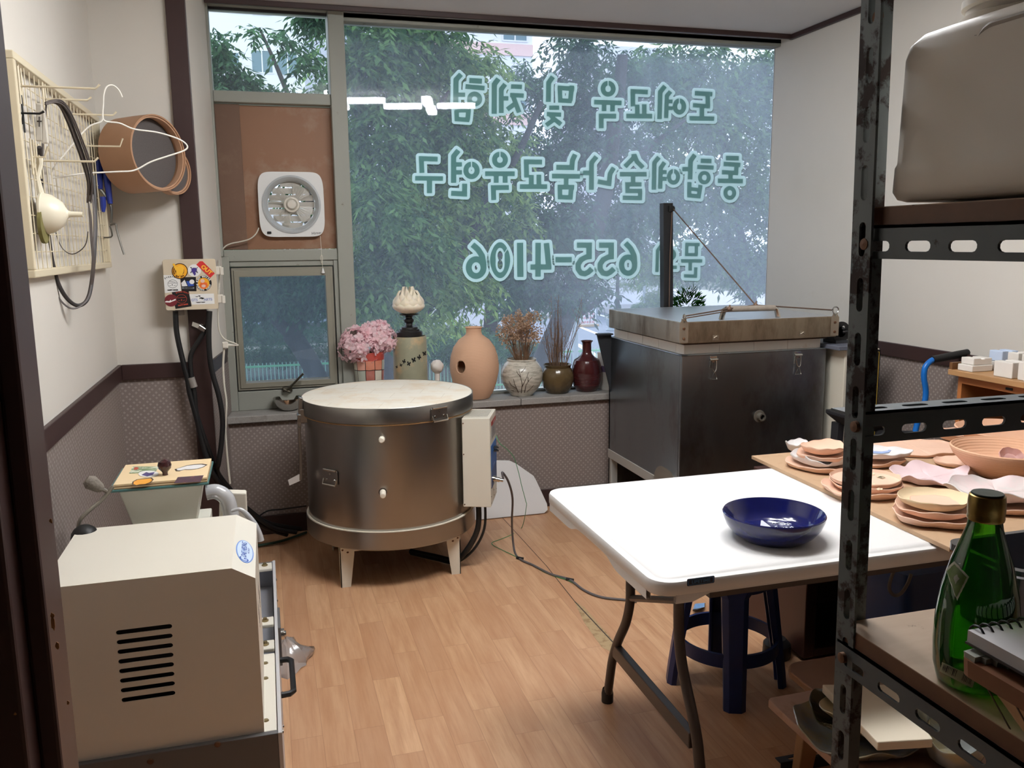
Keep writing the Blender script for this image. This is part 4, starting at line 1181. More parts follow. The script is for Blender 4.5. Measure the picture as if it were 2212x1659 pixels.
# funnel with handle
fc = ony(102, 462, 2.83); fax = Vector((1, .02, -.02)).normalized()
fz_ = MB().lathe([(.060, 0), (.062, .006), (.060, .010), (.055, .030), (.035, .058), (.011, .070), (.0085, .078), (.0075, .110), (.006, .110), (.008, .074), (.03, .055), (.055, .006)], fc - fax * .015, 32, 0, fax)
hA = fc + Vector((-.012, 0, .055))
fz_.tube([hA, hA + Vector((-.006, .003, .05)), ony(86, 345, 2.83) + Vector((0, 0, -.01)), ony(85, 340, 2.83)], [.010, .008, .008, .010], 8)
tag(fz_.build('funnel', P('ivory_plastic', (232, 224, 202), .35, spec=.5)), 'ivory plastic funnel with long handle hung on the wire grid', 'funnel')
od = MB().lathe([(.0001, 0), (.05, 0), (.05, .01), (.0001, .011)], Vector((XL + .026, 2.80, 1.545)), 24, 0, (1, 0, 0))
tag(od.build('olive_sponge', P('olive_sponge', (112, 106, 60), .9, bump=(60, .3))), 'round olive sponge on the wire grid behind the funnel', 'sponge')
# big plastic clip
pcx = thing('plastic_clip', 'white plastic laundry clip hanging near the front edge of the wire grid', 'clip', ony(85, 260, 2.78))
for (x0, x1, y0, y1, tx) in ((78, 90, 222, 305, -4), (88, 96, 235, 310, 8)):
    a, b, c, d = ony(x0 + tx * .2, y0, 2.78), ony(x1, y0 + 2, 2.78), ony(x1 + 4 + tx * .5, y1, 2.78), ony(x0 + tx * .3, y1, 2.78)
    MB().prism([a, b, c, d], (0, .012, 0)).build('jaw', MATS['warm_white_plastic'], pcx, bevel=.003)
MB().tube([ony(80, 262, 2.775), ony(90, 262, 2.775)], .002, 6).tube([ony(85, 252, 2.775), ony(85, 274, 2.775)], .002, 6).build('spring', M_dw, pcx)
# dark bundle of cords looped over the hook
def cable_bundle(name, label, px, r, Y0_, Y1_, mat, cat, jit=0):
    pts = []
    for i, (x, y) in enumerate(px):
        t = i / (len(px) - 1)
        pts.append(ony(x + jit * rnd.uniform(-1, 1), y + jit * rnd.uniform(-1, 1), Y0_ + (Y1_ - Y0_) * t))
    o = MB().tube(pts, r, 8, 0, False, 6).build(name, mat); return tag(o, label, cat)


M_belt = P('black_belt', (48, 44, 44), .55)
cable_bundle('drive_belt', 'thick black drive belt looping down below the wire grid', [(85, 318), (86, 345), (88, 400), (97, 470), (104, 505), (112, 560), (125, 610), (145, 645), (168, 660), (188, 648), (198, 610), (204, 540), (206, 470), (202, 380)], .0065, 2.86, 3.25, M_belt, 'belt')
cable_bundle('cord_loop', 'thin dark cord hanging in a wide loop below the wire grid beside the belt', [(100, 225), (92, 330), (92, 430), (96, 520), (104, 580), (118, 630), (148, 664), (176, 660), (194, 630), (200, 560), (204, 480), (200, 420)], .003, 2.9, 3.22, P('grey_cord2', (98, 92, 90), .6), 'cord')
bw = MB()
for k in range(16):
    ox = rnd.uniform(-9, 9); oy = rnd.uniform(-6, 6); fl_ = rnd.uniform(.7, 1.15)
    px = [(98, 224 + oy * .4), (115 + ox * .4, 219 + oy * .5), (132 + ox * .6, 224 + oy), (148 + ox, 250 + oy), (168 + ox * fl_, 300 + oy), (184 + ox * fl_, 345 + oy), (194 + ox * .7, 390 + oy), (192 + ox * .5, 428 + oy * 2)]
    bw.tube([ony(x, y, 2.86 + .028 * i + .004 * (k % 4)) for i, (x, y) in enumerate(px)], .0018 + .0012 * (k % 3 == 0), 6, 0, False, 4)
for k in range(5):
    px = [(190, 430), (193 + k, 470), (196 + k, 520), (200 + k * 1.2, 570), (196 + k, 615)]
    bw.tube([ony(x, y, 3.1 + .01 * k) for x, y in px], .0016, 6, 0, False, 4)
tag(bw.build('wire_bundle', P('grey_brown_wire', (82, 74, 70), .55, .3)), 'tangled bundle of thin grey wires draped over a hook of the wire grid', 'wire')
th = MB().tube([ony(x, y, 3.05) for x, y in ((120, 500), (126, 520), (138, 540), (156, 549), (175, 540), (186, 525), (190, 500))], .0016, 6, 0, False, 5)
tag(th.build('thin_wire_loop', M_dw), 'small thin wire loop low on the wire grid', 'wire')
# pliers
pl_ = thing('pliers', 'blue handled pliers hanging at the right edge of the wire grid', 'pliers', ony(222, 400, 3.84))
M_blue = P('blue_grip', (34, 52, 138), .35, spec=.5)
MB().tube([ony(x, y, 3.84) for x, y in ((213, 345), (215, 375), (217, 408))], [.010, .013, .009], 8).build('handle', M_blue, pl_)
MB().tube([ony(x, y, 3.84) for x, y in ((226, 345), (231, 385), (238, 440))], [.011, .014, .010], 8).build('handle', M_blue, pl_)
MB().tube([ony(x, y, 3.83) for x, y in ((222, 425), (223, 445), (223, 458))], [.011, .011, .006], 8).build('handle', M_blue, pl_)
MB().tube([ony(x, y, 3.845) for x, y in ((216, 408), (224, 418), (238, 440), (241, 460), (240, 482))], [.008, .012, .008, .007, .004], 8, 0, False, 3).build('jaws', P('tool_steel', (128, 126, 120), .35, .9), pl_)
ch = MB().tube([ony(x, y, 3.82) for x, y in ((238, 486), (250, 484), (252, 496), (260, 525), (268, 550))], .004, 7, 0, False, 3)
ch.tube([ony(x, y, 3.85) for x, y in ((208, 506), (214, 512), (240, 512), (241, 500), (237, 488))], .0032, 7, 0, False, 3)
tag(ch.build('bent_hook_tool', MATS['tool_steel']), 'bent steel hook tool dangling under the blue pliers', 'hook')
# sieves
M_bent = P('bent_beech', (172, 132, 102), .5, spec=.35, var=(7, .10))
def sieve(c, ax, r, d, label):
    ax = Vector(ax).normalized(); c = Vector(c)
    t = thing('wooden_sieve', label, 'sieve', c, 'bentwood clay sieves')
    MB().lathe([(r - .006, -d), (r, -d), (r + .001, -d * .5), (r, 0), (r - .006, 0), (r - .007, -d * .5), (r - .006, -d)], c, 56, 0, ax).build('hoop', M_bent, t)
    MB().lathe([(r - .007, -.005), (r - .0125, -.005), (r - .0125, -.03), (r - .007, -.03)], c, 56, 0, ax).build('inner_hoop', P('pale_beech', (186, 146, 116), .5), t)
    MB().lathe([(.0001, -d * .28), (r - .007, -d * .28), (r - .007, -d * .28 - .001), (.0001, -d * .28 - .001)], c, 40, 0, ax).build('screen', P('dark_mesh', (84, 78, 76), .7, var=(300, .3)), t)
    return t


sieve(ony(344, 330, 3.80), (.80, -.60, .04), .150, .165, 'big round bentwood sieve with dark mesh facing the room')
c1_ = ony(344, 330, 3.80); pr_ = Vector((.60, .80, 0)); a1_ = Vector((.80, -.60, .04))
sieve(c1_ + pr_ * .140 - a1_ * .055 + Vector((0, 0, -.055)), (.80, -.60, .04), .100, .035, 'smaller bentwood sieve tucked behind the big sieve beside the brown post')
# fuse box
M_box = P('beige_box', (208, 194, 170), .4, spec=.4, var=(3, .03))
FY = 3.95
eb = thing('fuse_box', 'beige wall fuse box covered with stickers beside the window', 'fuse box', (-.30, YN - .02, 1.31))
q = [ony(x, y, FY) for x, y in ((351, 565), (465, 559), (473, 667), (360, 670))]
x0, x1, z0, z1 = q[0].x, q[1].x, q[2].z, q[1].z
MB().box((x0 - .004, FY + .012, z0 + .01), (x1 - .004, YN - .02, z1 - .006)).build('back_box', M_box, eb, bevel=.004)
MB().plate(rrect(x0, z0, x1, z1, .008), [], (0, FY, 0), (1, 0, 0), (0, 0, 1), (0, -1, 0), .02).build('door', M_box, eb, bevel=.003)
for y_ in (584, 645):
    p = ony(478, y_, FY + .02)
    MB().box((x1 - .004, FY + .005, p.z - .018), (x1 + .022, FY + .03, p.z + .018)).box((x1 + .016, FY + .0, p.z - .02), (x1 + .03, FY + .022, p.z + .014)).build('latch', MATS['warm_white_plastic'], eb, bevel=.003)
MB().cyl((x0 + .05, FY + .05, z0 + .012), (x0 + .05, FY + .05, z0 - .026), .019, n=12).build('gland', P('grey_gland', (132, 126, 120), .5), eb)
sx_ = 170 / 1880
def bp_(x, y): return ony(330 + x * sx_, 540 + y * sx_, FY)
def sticker(name, pts, mat, lay=0, par=eb):
    vs = [bp_(x, y) - Vector((0, .0005 * (lay + 1), 0)) for x, y in pts]
    return MB().prism(vs, (0, .0004, 0)).build(name, mat, par)
SV = {k: P('sticker_' + k, c, .35) for k, c in dict(red=(206, 52, 54), yellow=(246, 190, 60), white=(232, 232, 230), black=(26, 24, 26), maroon=(112, 36, 44), brown=(58, 26, 18), orange=(232, 110, 56), violet=(72, 58, 132), blue=(38, 82, 158), amber=(240, 172, 48), pink=(226, 190, 178), rust=(188, 72, 52), pale_blue=(150, 160, 200)).items()}
def btext(s, size, x, y, ang, mat, lay, par, bold=.0006):
    a = math.radians(ang); U = Vector((math.cos(a), 0, math.sin(a))); V = Vector((-math.sin(a), 0, math.cos(a)))
    return text_mb(s, size, bp_(x, y) - Vector((0, .0005 * (lay + 1), 0)), U, V, (0, -1, 0), bold).build('lettering', mat, par)
def arc_text(s, cx_, cy_, R, a0, a1, size, mat, lay, par, flip=False):
    n = len(s)
    mb = MB()
    for i, ch_ in enumerate(s):
        if ch_ == ' ': continue
        a = math.radians(a0 + (a1 - a0) * i / max(1, n - 1))
        p = bp_(cx_ + R * math.cos(a), cy_ - R * math.sin(a)) - Vector((0, .0005 * (lay + 1), 0))
        t = a - PI / 2 if not flip else a + PI / 2
        text_mb(ch_, size, p, Vector((math.cos(t), 0, math.sin(t))), Vector((-math.sin(t), 0, math.cos(t))), (0, -1, 0), .0004, mb=mb)
    mb.build('lettering', mat, par)
c1 = sticker('sticker', circ(645, 505, 196, 36, 190) , SV['brown'], 0)
sticker('sticker_ring', circ(645, 505, 176, 36, 170), SV['amber'], 1, c1)
sticker('sticker_core', circ(645, 500, 108, 30, 105), SV['brown'], 2, c1)
sticker('sticker_hand', [(472, 330), (520, 320), (560, 400), (600, 400), (620, 380), (690, 365), (740, 420), (745, 510), (700, 600), (600, 600), (560, 560), (560, 500), (510, 420)], SV['yellow'], 3, c1)
arc_text('GOOD', 645, 505, 142, 205, 160, .0085, SV['brown'], 3, c1)
arc_text('BOY GTS', 645, 505, 142, 235, 310, .0085, SV['brown'], 3, c1, True)
c2 = sticker('sticker', circ(995, 490, 158, 32, 150), SV['white'], 2)
sticker('sticker_print', [(920, 460), (960, 425), (1030, 425), (1060, 470), (1035, 510), (1020, 540), (1035, 575), (1000, 615), (970, 575), (950, 540), (930, 510)], SV['violet'], 3, c2)
sticker('sticker_print', [(885, 410), (925, 405), (940, 440), (1040, 440), (1065, 405), (1080, 415), (1040, 470), (1085, 545), (1060, 550), (990, 490), (910, 555), (890, 545), (945, 470)], P('sticker_grey', (96, 92, 104), .4), 2.6, c2)
c3 = sticker('sticker', [(1040, 350), (1120, 270), (1190, 268), (1482, 560), (1375, 665)], SV['red'], 3)
btext('OUT', .0235, 1285, 475, -42, SV['yellow'], 4, c3, .0011)
c4 = sticker('sticker', [(255, 600), (640, 600), (670, 980), (290, 1030)], SV['white'], -.4)
arc_text('EVERYDAY', 460, 1000, 360, 117, 66, .0085, SV['black'], 0, c4)
sticker('sticker_print', circ(475, 810, 118, 28, 100), SV['black'], .2, c4); sticker('sticker_print', circ(475, 810, 110, 28, 92), SV['white'], .6, c4)
for pts in ([(370, 785), (580, 785), (580, 793), (370, 793)], [(450, 820), (480, 820), (465, 860)], [(395, 840), (440, 850), (440, 858), (395, 850)], [(500, 850), (550, 840), (550, 850), (500, 858)], [(400, 740), (540, 765), (540, 772), (400, 750)]):
    sticker('sticker_print', pts, SV['black'], 1, c4)
btext('HAPPY HOUR', .0068, 478, 958, 0, SV['black'], .4, c4)
c5 = sticker('sticker', [(655, 650), (1030, 645), (1045, 985), (690, 985)], SV['black'], -.2)
sticker('sticker_print', [(680, 790), (760, 710), (830, 860), (700, 870)], SV['white'], .4, c5)
sticker('sticker_print', [(800, 745), (880, 745), (930, 810), (985, 820), (985, 855), (850, 870)], SV['blue'], .5, c5)
sticker('sticker_print', circ(935, 760, 60, 22, 55), SV['white'], .9, c5)
sticker('sticker_print', rect(700, 888, 990, 928), P('sticker_mid', (132, 138, 138), .4), .4, c5)
btext('GTS GARMENTS', .0052, 845, 908, 0, SV['black'], 1, c5)
c6 = sticker('sticker', circ(1220, 795, 188, 36, 186), SV['black'], 1.4)
sticker('sticker_core', circ(1215, 800, 138, 30, 136), SV['amber'], 2, c6)
sticker('sticker_print', [(1110, 850), (1150, 770), (1290, 775), (1320, 860), (1240, 930), (1170, 920)], SV['orange'], 2.6, c6)
sticker('sticker_print', circ(1190, 740, 50, 20, 45), SV['pink'], 3, c6)
sticker('sticker_print', circ(1215, 860, 52, 20, 36), SV['pink'], 3.2, c6)
arc_text('RAW MATER', 1220, 795, 160, 165, 30, .0115, SV['white'], 2.4, c6)
arc_text('BURGER SHOP', 1220, 795, 160, 190, 345, .0100, SV['white'], 2.4, c6, True)
c7 = sticker('sticker', [(455, 1010), (855, 955), (928, 1345), (545, 1408)], SV['black'], .6)
arc_text('EVERYDAY', 690, 1330, 330, 112, 62, .0085, SV['rust'], 1.4, c7)
sticker('sticker_print', circ(690, 1170, 125, 28, 108), SV['rust'], 1.2, c7); sticker('sticker_print', circ(690, 1170, 116, 28, 100), SV['black'], 1.6, c7)
for pts in ([(590, 1140), (790, 1125), (790, 1134), (590, 1149)], [(670, 1180), (705, 1178), (690, 1225)], [(610, 1200), (655, 1210), (655, 1218), (610, 1210)], [(725, 1205), (775, 1190), (775, 1200), (725, 1215)]):
    sticker('sticker_print', pts, SV['rust'], 2, c7)
btext('HAPPY HOUR', .0066, 725, 1310, 8, SV['rust'], 1.2, c7)
c8 = sticker('sticker', circ(440, 1205, 158, 32, 146), SV['maroon'], 1.2)
sticker('sticker_print', [(295, 1230), (330, 1215), (400, 1222), (425, 1185), (440, 1215), (545, 1165), (550, 1200), (440, 1240), (420, 1255), (300, 1250)], SV['white'], 2, c8)
c9 = sticker('sticker', [(870, 1055), (1460, 1040), (1478, 1285), (935, 1305)], SV['white'], .2)
btext('GTS      ARTS', .0150, 1170, 1190, 1, SV['pale_blue'], 1, c9, .0004)
sticker('sticker_print', [(1115, 1140), (1165, 1130), (1225, 1145), (1220, 1170), (1175, 1175), (1150, 1158), (1120, 1165)], SV['black'], 1.4, c9)
sticker('sticker_print', [(1020, 1245), (1265, 1238), (1230, 1258), (1175, 1258), (1160, 1252), (1110, 1262), (1060, 1262)], SV['black'], 1, c9)
sticker('sticker_print', [(1015, 1120), (1040, 1105), (1060, 1125), (1085, 1090), (1130, 1085), (1145, 1110), (1110, 1115), (1090, 1100), (1068, 1125)], SV['black'], 1.2, c9)
# cables below the fuse box
def cable(name, label, px, r, mat, Yf, cat='cable', sp=6):
    o = MB().tube([ony(x, y, Yf(i / (len(px) - 1))) for i, (x, y) in enumerate(px)], r, 10, 0, False, sp).build(name, mat); return tag(o, label, cat)


cable('power_cable', 'leftmost thick black cable running down from the fuse box', [(379, 672), (382, 720), (395, 780), (405, 820), (410, 850), (424, 900), (432, 935), (444, 980), (464, 1030), (490, 1060), (530, 1095), (580, 1130), (650, 1143)], .0115, M_black, lambda t: 3.985 if t < .65 else 3.985 + (t - .65) * .9, 'cable')
c_m = cable('power_cable', 'middle black cable looped under a clip beside the brown post', [(452, 672), (447, 705), (430, 735), (413, 765), (412, 800), (420, 850), (424, 890), (436, 930), (450, 970), (470, 1020), (500, 1060), (540, 1105), (590, 1140), (640, 1150)], .0105, M_black, lambda t: 3.99 if t < .6 else 3.99 + (t - .6) * .6, 'cable')
cable('power_cable', 'rightmost thick black cable curving down over the brown post', [(453, 672), (451, 720), (453, 770), (460, 810), (474, 860), (481, 910), (478, 960), (472, 1000), (470, 1020), (490, 1065), (530, 1110), (575, 1140), (620, 1155)], .0115, M_black, lambda t: 3.97 if t < .6 else 3.97 + (t - .6) * .7, 'cable')
p = ony(416, 826, 3.985)
MB().cyl(p + Vector((-.006, 0, .022)), p + Vector((.004, 0, -.022)), .0165, n=14).build('coupling', MATS['grey_gland'], c_m)
p = ony(437, 710, 3.99)
MB().cyl(p + Vector((-.012, -.004, .012)), p + Vector((.012, -.004, -.006)), .0145, n=12).hexa([p + Vector((-.045, .028, .012)), p + Vector((-.01, .02, -.005)), p + Vector((-.01, .024, -.005)), p + Vector((-.045, .032, .012))], [p + Vector((-.04, .028, .03)), p + Vector((-.004, .02, .015)), p + Vector((-.004, .024, .015)), p + Vector((-.04, .032, .03))]).build('pipe_clip', M_chrome, c_m)
# the floor mess of cables behind the pug mill
for i, (px, r, col, lab) in enumerate((([(545, 1128), (575, 1105), (610, 1100), (662, 1093)], .004, M_black, 'thin black cable running along the baseboard to the round kiln'),
                                       ([(500, 1185), (560, 1178), (610, 1168), (662, 1150)], .007, P('dark_green_cable', (28, 62, 46), .5), 'dark green cable on the floor left of the round kiln'))):
    pts = [onz(x, y, .012) if i else ony(x, y, 4.40) for x, y in px]
    tag(MB().tube(pts, r, 8, 0, False, 6).build('floor_cable', col), lab, 'cable')
# white cord with in-line plug
pl2 = thing('extension_plug', 'white in-line plug tied at the window frame with a cord hanging from it', 'plug', ony(487, 745, 4.0))
pp = ony(487, 745, 3.985)
MB().box(pp + Vector((-.013, -.012, -.014)), pp + Vector((.012, .012, .014))).build('plug_body', MATS['warm_white_plastic'], pl2, bevel=.004)
MB().cyl(pp + Vector((.010, 0, -.001)), ony(514, 746, 3.98), .007, .001, 8).build('plug_tail', MATS['warm_white_plastic'], pl2)
cd = [ony(x, y, 3.99) for x, y in ((484, 752), (482, 790), (484, 830), (489, 870), (487, 920), (488, 950), (492, 1000), (497, 1045))]
MB().tube(cd, .0048, 8, 0, False, 5).build('cord', MATS['cord_white'], pl2)

# ================================================================== ON THE SILL
# steel bowl
sb = Vector((.085, 4.515, SILL))
bo = MB().lathe([(.0001, .001), (.028, .001), (.045, .008), (.064, .030), (.074, .055), (.0775, .066), (.0775, .068), (.073, .064), (.063, .033), (.043, .011), (.0001, .005)], sb, 48).build('steel_bowl', M_chrome)
tag(bo, 'small stainless steel bowl on the sill left of the round kiln', 'bowl')
# patchwork vase with pink hydrangea
vx, vy = .512, 4.54
t = NT('patchwork_glaze'); tc_ = t.add('ShaderNodeTexCoord'); s_ = t.add('ShaderNodeSeparateXYZ'); t.link(tc_.outputs['Object'], s_.inputs[0])
ang = t.math('DIVIDE', t.math('ARCTAN2', s_.outputs[1], s_.outputs[0]), .62); zz_ = t.math('DIVIDE', t.math('ADD', s_.outputs[2], .02), .074)
wv = t.math('MULTIPLY', t.noise(6, tc_.outputs['Object']), .3)
ca = t.math('ADD', ang, wv); cz = t.math('ADD', zz_, wv)
cmb = t.add('ShaderNodeCombineXYZ'); t.link(t.math('FLOOR', ca), cmb.inputs[0]); t.link(t.math('FLOOR', cz), cmb.inputs[1])
wn = t.add('ShaderNodeTexWhiteNoise', noise_dimensions='2D'); t.link(cmb.outputs[0], wn.inputs[0])
rp = t.add('ShaderNodeValToRGB'); rp.color_ramp.interpolation = 'CONSTANT'
for i, (p_, c_) in enumerate(((0, (214, 208, 190)), (.25, (206, 112, 78)), (.45, (226, 160, 140)), (.65, (176, 186, 172)), (.8, (170, 80, 66)))):
    e = rp.color_ramp.elements[i] if i < 2 else rp.color_ramp.elements.new(p_)
    e.position = p_; e.color = lin(c_) + (1,)
t.link(wn.outputs[0], rp.inputs[0])
ed = t.math('MAXIMUM', t.math('GREATER_THAN', t.math('ABSOLUTE', t.math('SUBTRACT', t.math('FRACT', ca), .5)), .465), t.math('GREATER_THAN', t.math('ABSOLUTE', t.math('SUBTRACT', t.math('FRACT', cz), .5)), .475))
cc = t.mix(t.math('MULTIPLY', t.noise(25, tc_.outputs['Object']), .35), rp.outputs[0], lin((226, 206, 190)))
M_patch = t.done(t.pbr(t.mix(ed, cc, lin((34, 28, 28))), .3, 0, .5))
va = thing('patchwork_vase', 'coloured patchwork vase on the sill behind the round kiln', 'vase', (vx, vy, SILL))
MB().lathe([(.0001, 0), (.062, 0), (.068, .01), (.075, .12), (.082, .235), (.080, .262), (.083, .285), (.079, .286), (.074, .26), (.07, .12), (.0001, .1)], (vx, vy, SILL), 40).build('body', M_patch, va)
MB().lathe([(.0805, .236), (.0835, .262), (.0838, .286), (.079, .287), (.079, .236)], (vx, vy, SILL), 40).build('red_rim', P('brick_red_glaze', (176, 72, 62), .3, var=(12, .2)), va)
hy = thing('hydrangea', 'bunch of pink artificial hydrangeas in the patchwork vase', 'flowers', (vx, vy, SILL + .28))
M_pink = leafy('pink_petal', (255, 222, 228), (255, 240, 242), .5)
r2 = random.Random(3)
for (dx_, dy_, dz_, R_, nfl) in ((-.055, -.03, .335, .088, 90), (.03, -.02, .36, .085, 80), (.085, -.025, .345, .062, 60), (-.095, -.02, .30, .06, 40), (.06, -.01, .385, .06, 45), (-.02, -.05, .30, .07, 50)):
    m = MB(); c = Vector((vx + dx_, vy + dy_, SILL + dz_))
    for k in range(nfl):
        n = Vector((r2.gauss(0, 1), r2.gauss(0, 1), r2.gauss(.25, 1))).normalized()
        p = c + n * R_ * r2.uniform(.82, 1.0); U = n.orthogonal().normalized(); V = n.cross(U); a0 = r2.uniform(0, 6)
        for j in range(4):
            a = a0 + j * PI / 2; d = U * math.cos(a) + V * math.sin(a); e = n.cross(d); L = r2.uniform(.020, .028)
            vs = [p, p + d * L * .5 + e * L * .42 + n * .005, p + d * L + e * L * .2 + n * .011, p + d * L * 1.05 - e * L * .15 + n * .006, p + d * L * .5 - e * L * .42 + n * .006]
            m.add(vs, [(0, 1, 2, 3, 4)], 0)
    m.build('bloom', M_pink, hy)
m = MB()
for k in range(3):
    a = r2.uniform(0, 6.28); p = Vector((vx + .04 * math.cos(a), vy - .03 + .03 * math.sin(a), SILL + .28)); d = Vector((math.cos(a), -abs(math.sin(a)), .5)).normalized(); e = d.cross(Vector((0, 0, 1))).normalized()
    m.add([p, p + d * .02 + e * .012, p + d * .045, p + d * .02 - e * .012], [(0, 1, 2, 3)])
m.build('leaf', P('dark_leaf', (44, 66, 40), .5), hy)
# lotus lamp on a butterfly cylinder
lx, ly = .733, 4.535
bc_ = thing('butterfly_lamp_base', 'tall mottled grey-green ceramic cylinder with cut-out butterflies on the sill', 'ceramic cylinder', (lx, ly, SILL))
M_mot = P('mottled_glaze', (150, 148, 124), .5, var=(9, .25), stain=((186, 160, 124), 10, .52, .66))
MB().lathe([(.092, 0), (.093, .01), (.0905, .355), (.089, .361), (.084, .361), (.084, .02), (.0001, .02)], (lx, ly, SILL), 56).build('body', M_mot, bc_)
def on_cyl(x, y, cx_, cy_, r):
    d = ray(x, y); ox, oy = -cx_, -cy_; a = d.x ** 2 + d.y ** 2; b = 2 * (ox * d.x + oy * d.y); c = ox * ox + oy * oy - r * r
    return CAM + d * ((-b - math.sqrt(max(0, b * b - 4 * a * c))) / 2 / a)
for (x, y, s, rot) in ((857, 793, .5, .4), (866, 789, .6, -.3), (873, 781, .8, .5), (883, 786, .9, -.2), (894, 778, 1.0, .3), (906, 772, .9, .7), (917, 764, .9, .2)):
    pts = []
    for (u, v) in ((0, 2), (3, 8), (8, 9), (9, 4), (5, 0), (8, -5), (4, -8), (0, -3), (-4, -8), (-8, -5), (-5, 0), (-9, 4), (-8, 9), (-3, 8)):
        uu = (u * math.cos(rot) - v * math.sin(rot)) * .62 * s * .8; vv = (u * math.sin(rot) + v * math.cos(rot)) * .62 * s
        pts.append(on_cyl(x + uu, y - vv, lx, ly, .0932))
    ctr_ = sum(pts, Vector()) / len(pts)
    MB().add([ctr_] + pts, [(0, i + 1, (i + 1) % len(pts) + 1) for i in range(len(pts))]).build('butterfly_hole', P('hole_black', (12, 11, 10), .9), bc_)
lo = thing('lotus_lamp', 'white lotus-shaped lamp on a black turned foot standing on the butterfly cylinder', 'lamp', (lx, ly, SILL + .361))
zb = SILL + .361
MB().lathe([(.0001, .0), (.070, 0), (.070, .022), (.066, .026), (.056, .027), (.055, .036), (.047, .038), (.045, .048), (.030, .052), (.020, .058), (.018, .068), (.026, .078), (.027, .088), (.018, .096), (.020, .104), (.050, .114), (.052, .118), (.0001, .119)], (lx, ly, zb), 40).build('turned_foot', P('black_lacquer', (30, 28, 28), .3, spec=.5), lo)
M_shell = P('capiz_petal', (240, 228, 206), .45, spec=.4, **{'Subsurface Weight': .35, 'Subsurface Radius': (.02, .015, .01)})
pz = zb + .118
def petal(az, A, L, w, r0, name='petal'):
    d = Vector((math.cos(az), math.sin(az), 0)); e = Vector((-math.sin(az), math.cos(az), 0)); vs = []; NN = 8
    for i in range(NN + 1):
        u = i / NN; rr = r0 + A * math.sin(u * PI * .80); z = L * u ** 1.1
        ww = w * math.sin(PI * min(1, u * .80 + .18)) ** .8 * (1 if u < .7 else (1 - u) / .3 * .95 + .05)
        for j in (-1, -.5, 0, .5, 1):
            vs.append(Vector((lx, ly, pz)) + d * (rr - abs(j) ** 2 * w * .30) + e * (ww * j) + Vector((0, 0, z)))
    fs = [(i * 5 + j, i * 5 + j + 1, i * 5 + j + 6, i * 5 + j + 5) for i in range(NN) for j in range(4)]
    MB().add(vs, fs, 0, True).build(name, M_shell, lo, sharp=80)
for ring, (n, A_, L, w, r0) in enumerate(((11, .058, .072, .030, .030), (10, .058, .100, .036, .027), (9, .048, .125, .038, .022), (6, .030, .146, .034, .012))):
    for k in range(n):
        petal(2 * PI * (k + .5 * (ring % 2)) / n + .2 * ring, A_, L, w, r0)
MB().ball((lx, ly, pz + .055), .045, 16, 0, 1.2).build('bulb_shade', M_shell, lo)
# small wrapped head figure
fg = thing('wrapped_figurine', 'small white head-like figurine on the sill left of the terracotta jar', 'figurine', (.878, 4.53, SILL))
MB().lathe([(.0001, 0), (.030, 0), (.030, .02), (.018, .05), (.013, .10), (.014, .15), (.022, .158), (.0001, .16)], (.878, 4.53, SILL), 20).build('neck', P('figurine_white', (222, 214, 206), .7, var=(20, .05)), fg)
m = MB(); N = 24; vs = []
for j in range(13):
    for i in range(N):
        th_ = PI * j / 12; a = 2 * PI * i / N; rr = .036 * (1 + .05 * math.sin(3 * a + 5 * th_) + .03 * math.sin(7 * a - 4 * th_))
        vs.append((.878 + rr * math.sin(th_) * math.cos(a), 4.53 + rr * math.sin(th_) * math.sin(a), SILL + .188 - rr * math.cos(th_) * .98))
m.add(vs, [(j * N + i, j * N + (i + 1) % N, (j + 1) * N + (i + 1) % N, (j + 1) * N + i) for j in range(12) for i in range(N)], 0, True).build('head', MATS['figurine_white'], fg, sharp=60)
# terracotta jar with a round hole
jx, jy = 1.088, 4.535
t = NT('throwing_lines_clay'); v = t.obj(); s_ = t.add('ShaderNodeSeparateXYZ'); t.link(v, s_.inputs[0])
wv_ = t.add('ShaderNodeTexWave', bands_direction='Z'); t.link(v, wv_.inputs[0]); wv_.inputs['Scale'].default_value = 55; wv_.inputs['Distortion'].default_value = 1.2; wv_.inputs['Detail'].default_value = 2
cj = t.mix(t.noise(4, v), lin((208, 164, 134)), lin((218, 178, 148)))
M_jar = t.done(t.pbr(cj, .8, 0, .25, t.bump(wv_.outputs['Fac'], .22, .003)))
prof = [(.070, 0), (.082, .004), (.102, .035), (.122, .09), (.134, .15), (.136, .185), (.130, .235), (.114, .285), (.085, .325), (.056, .346), (.045, .355), (.041, .372), (.043, .388), (.0485, .393), (.047, .396), (.040, .394), (.035, .372), (.045, .348), (.105, .283), (.128, .19), (.11, .06), (.0001, .01)]
nseg = 96
jm = MB().lathe(prof, (jx, jy, SILL), nseg)
hc = on_cyl(995, 793, jx, jy, .135); hr = .034
keep = []
dn = Vector((hc.x - jx, hc.y - jy, 0)).normalized(); du = Vector((-dn.y, dn.x, 0))
jar = thing('terracotta_jar', 'big bare terracotta jar with narrow neck and a round hole in its side', 'jar', (jx, jy, SILL))
jb = jm.build('body', M_jar, jar)
bm = bmesh.new(); bm.from_mesh(jb.data)
hl = hc - Vector((jx, jy, SILL))
bmesh.ops.subdivide_edges(bm, edges=[e for e in bm.edges if (e.verts[0].co - hl).length < .07 or (e.verts[1].co - hl).length < .07], cuts=3, use_grid_fill=True)
dl = []
for f_ in bm.faces:
    c_ = f_.calc_center_median(); w_ = c_ - hl
    if c_.dot(dn) > 0 and (w_.dot(du) / .030) ** 2 + (w_.z / .036) ** 2 < 1:
        dl.append(f_)
bmesh.ops.delete(bm, geom=dl, context='FACES'); bm.to_mesh(jb.data); bm.free()
jb.data.polygons.foreach_set('use_smooth', [True] * len(jb.data.polygons))
ring_pts = []
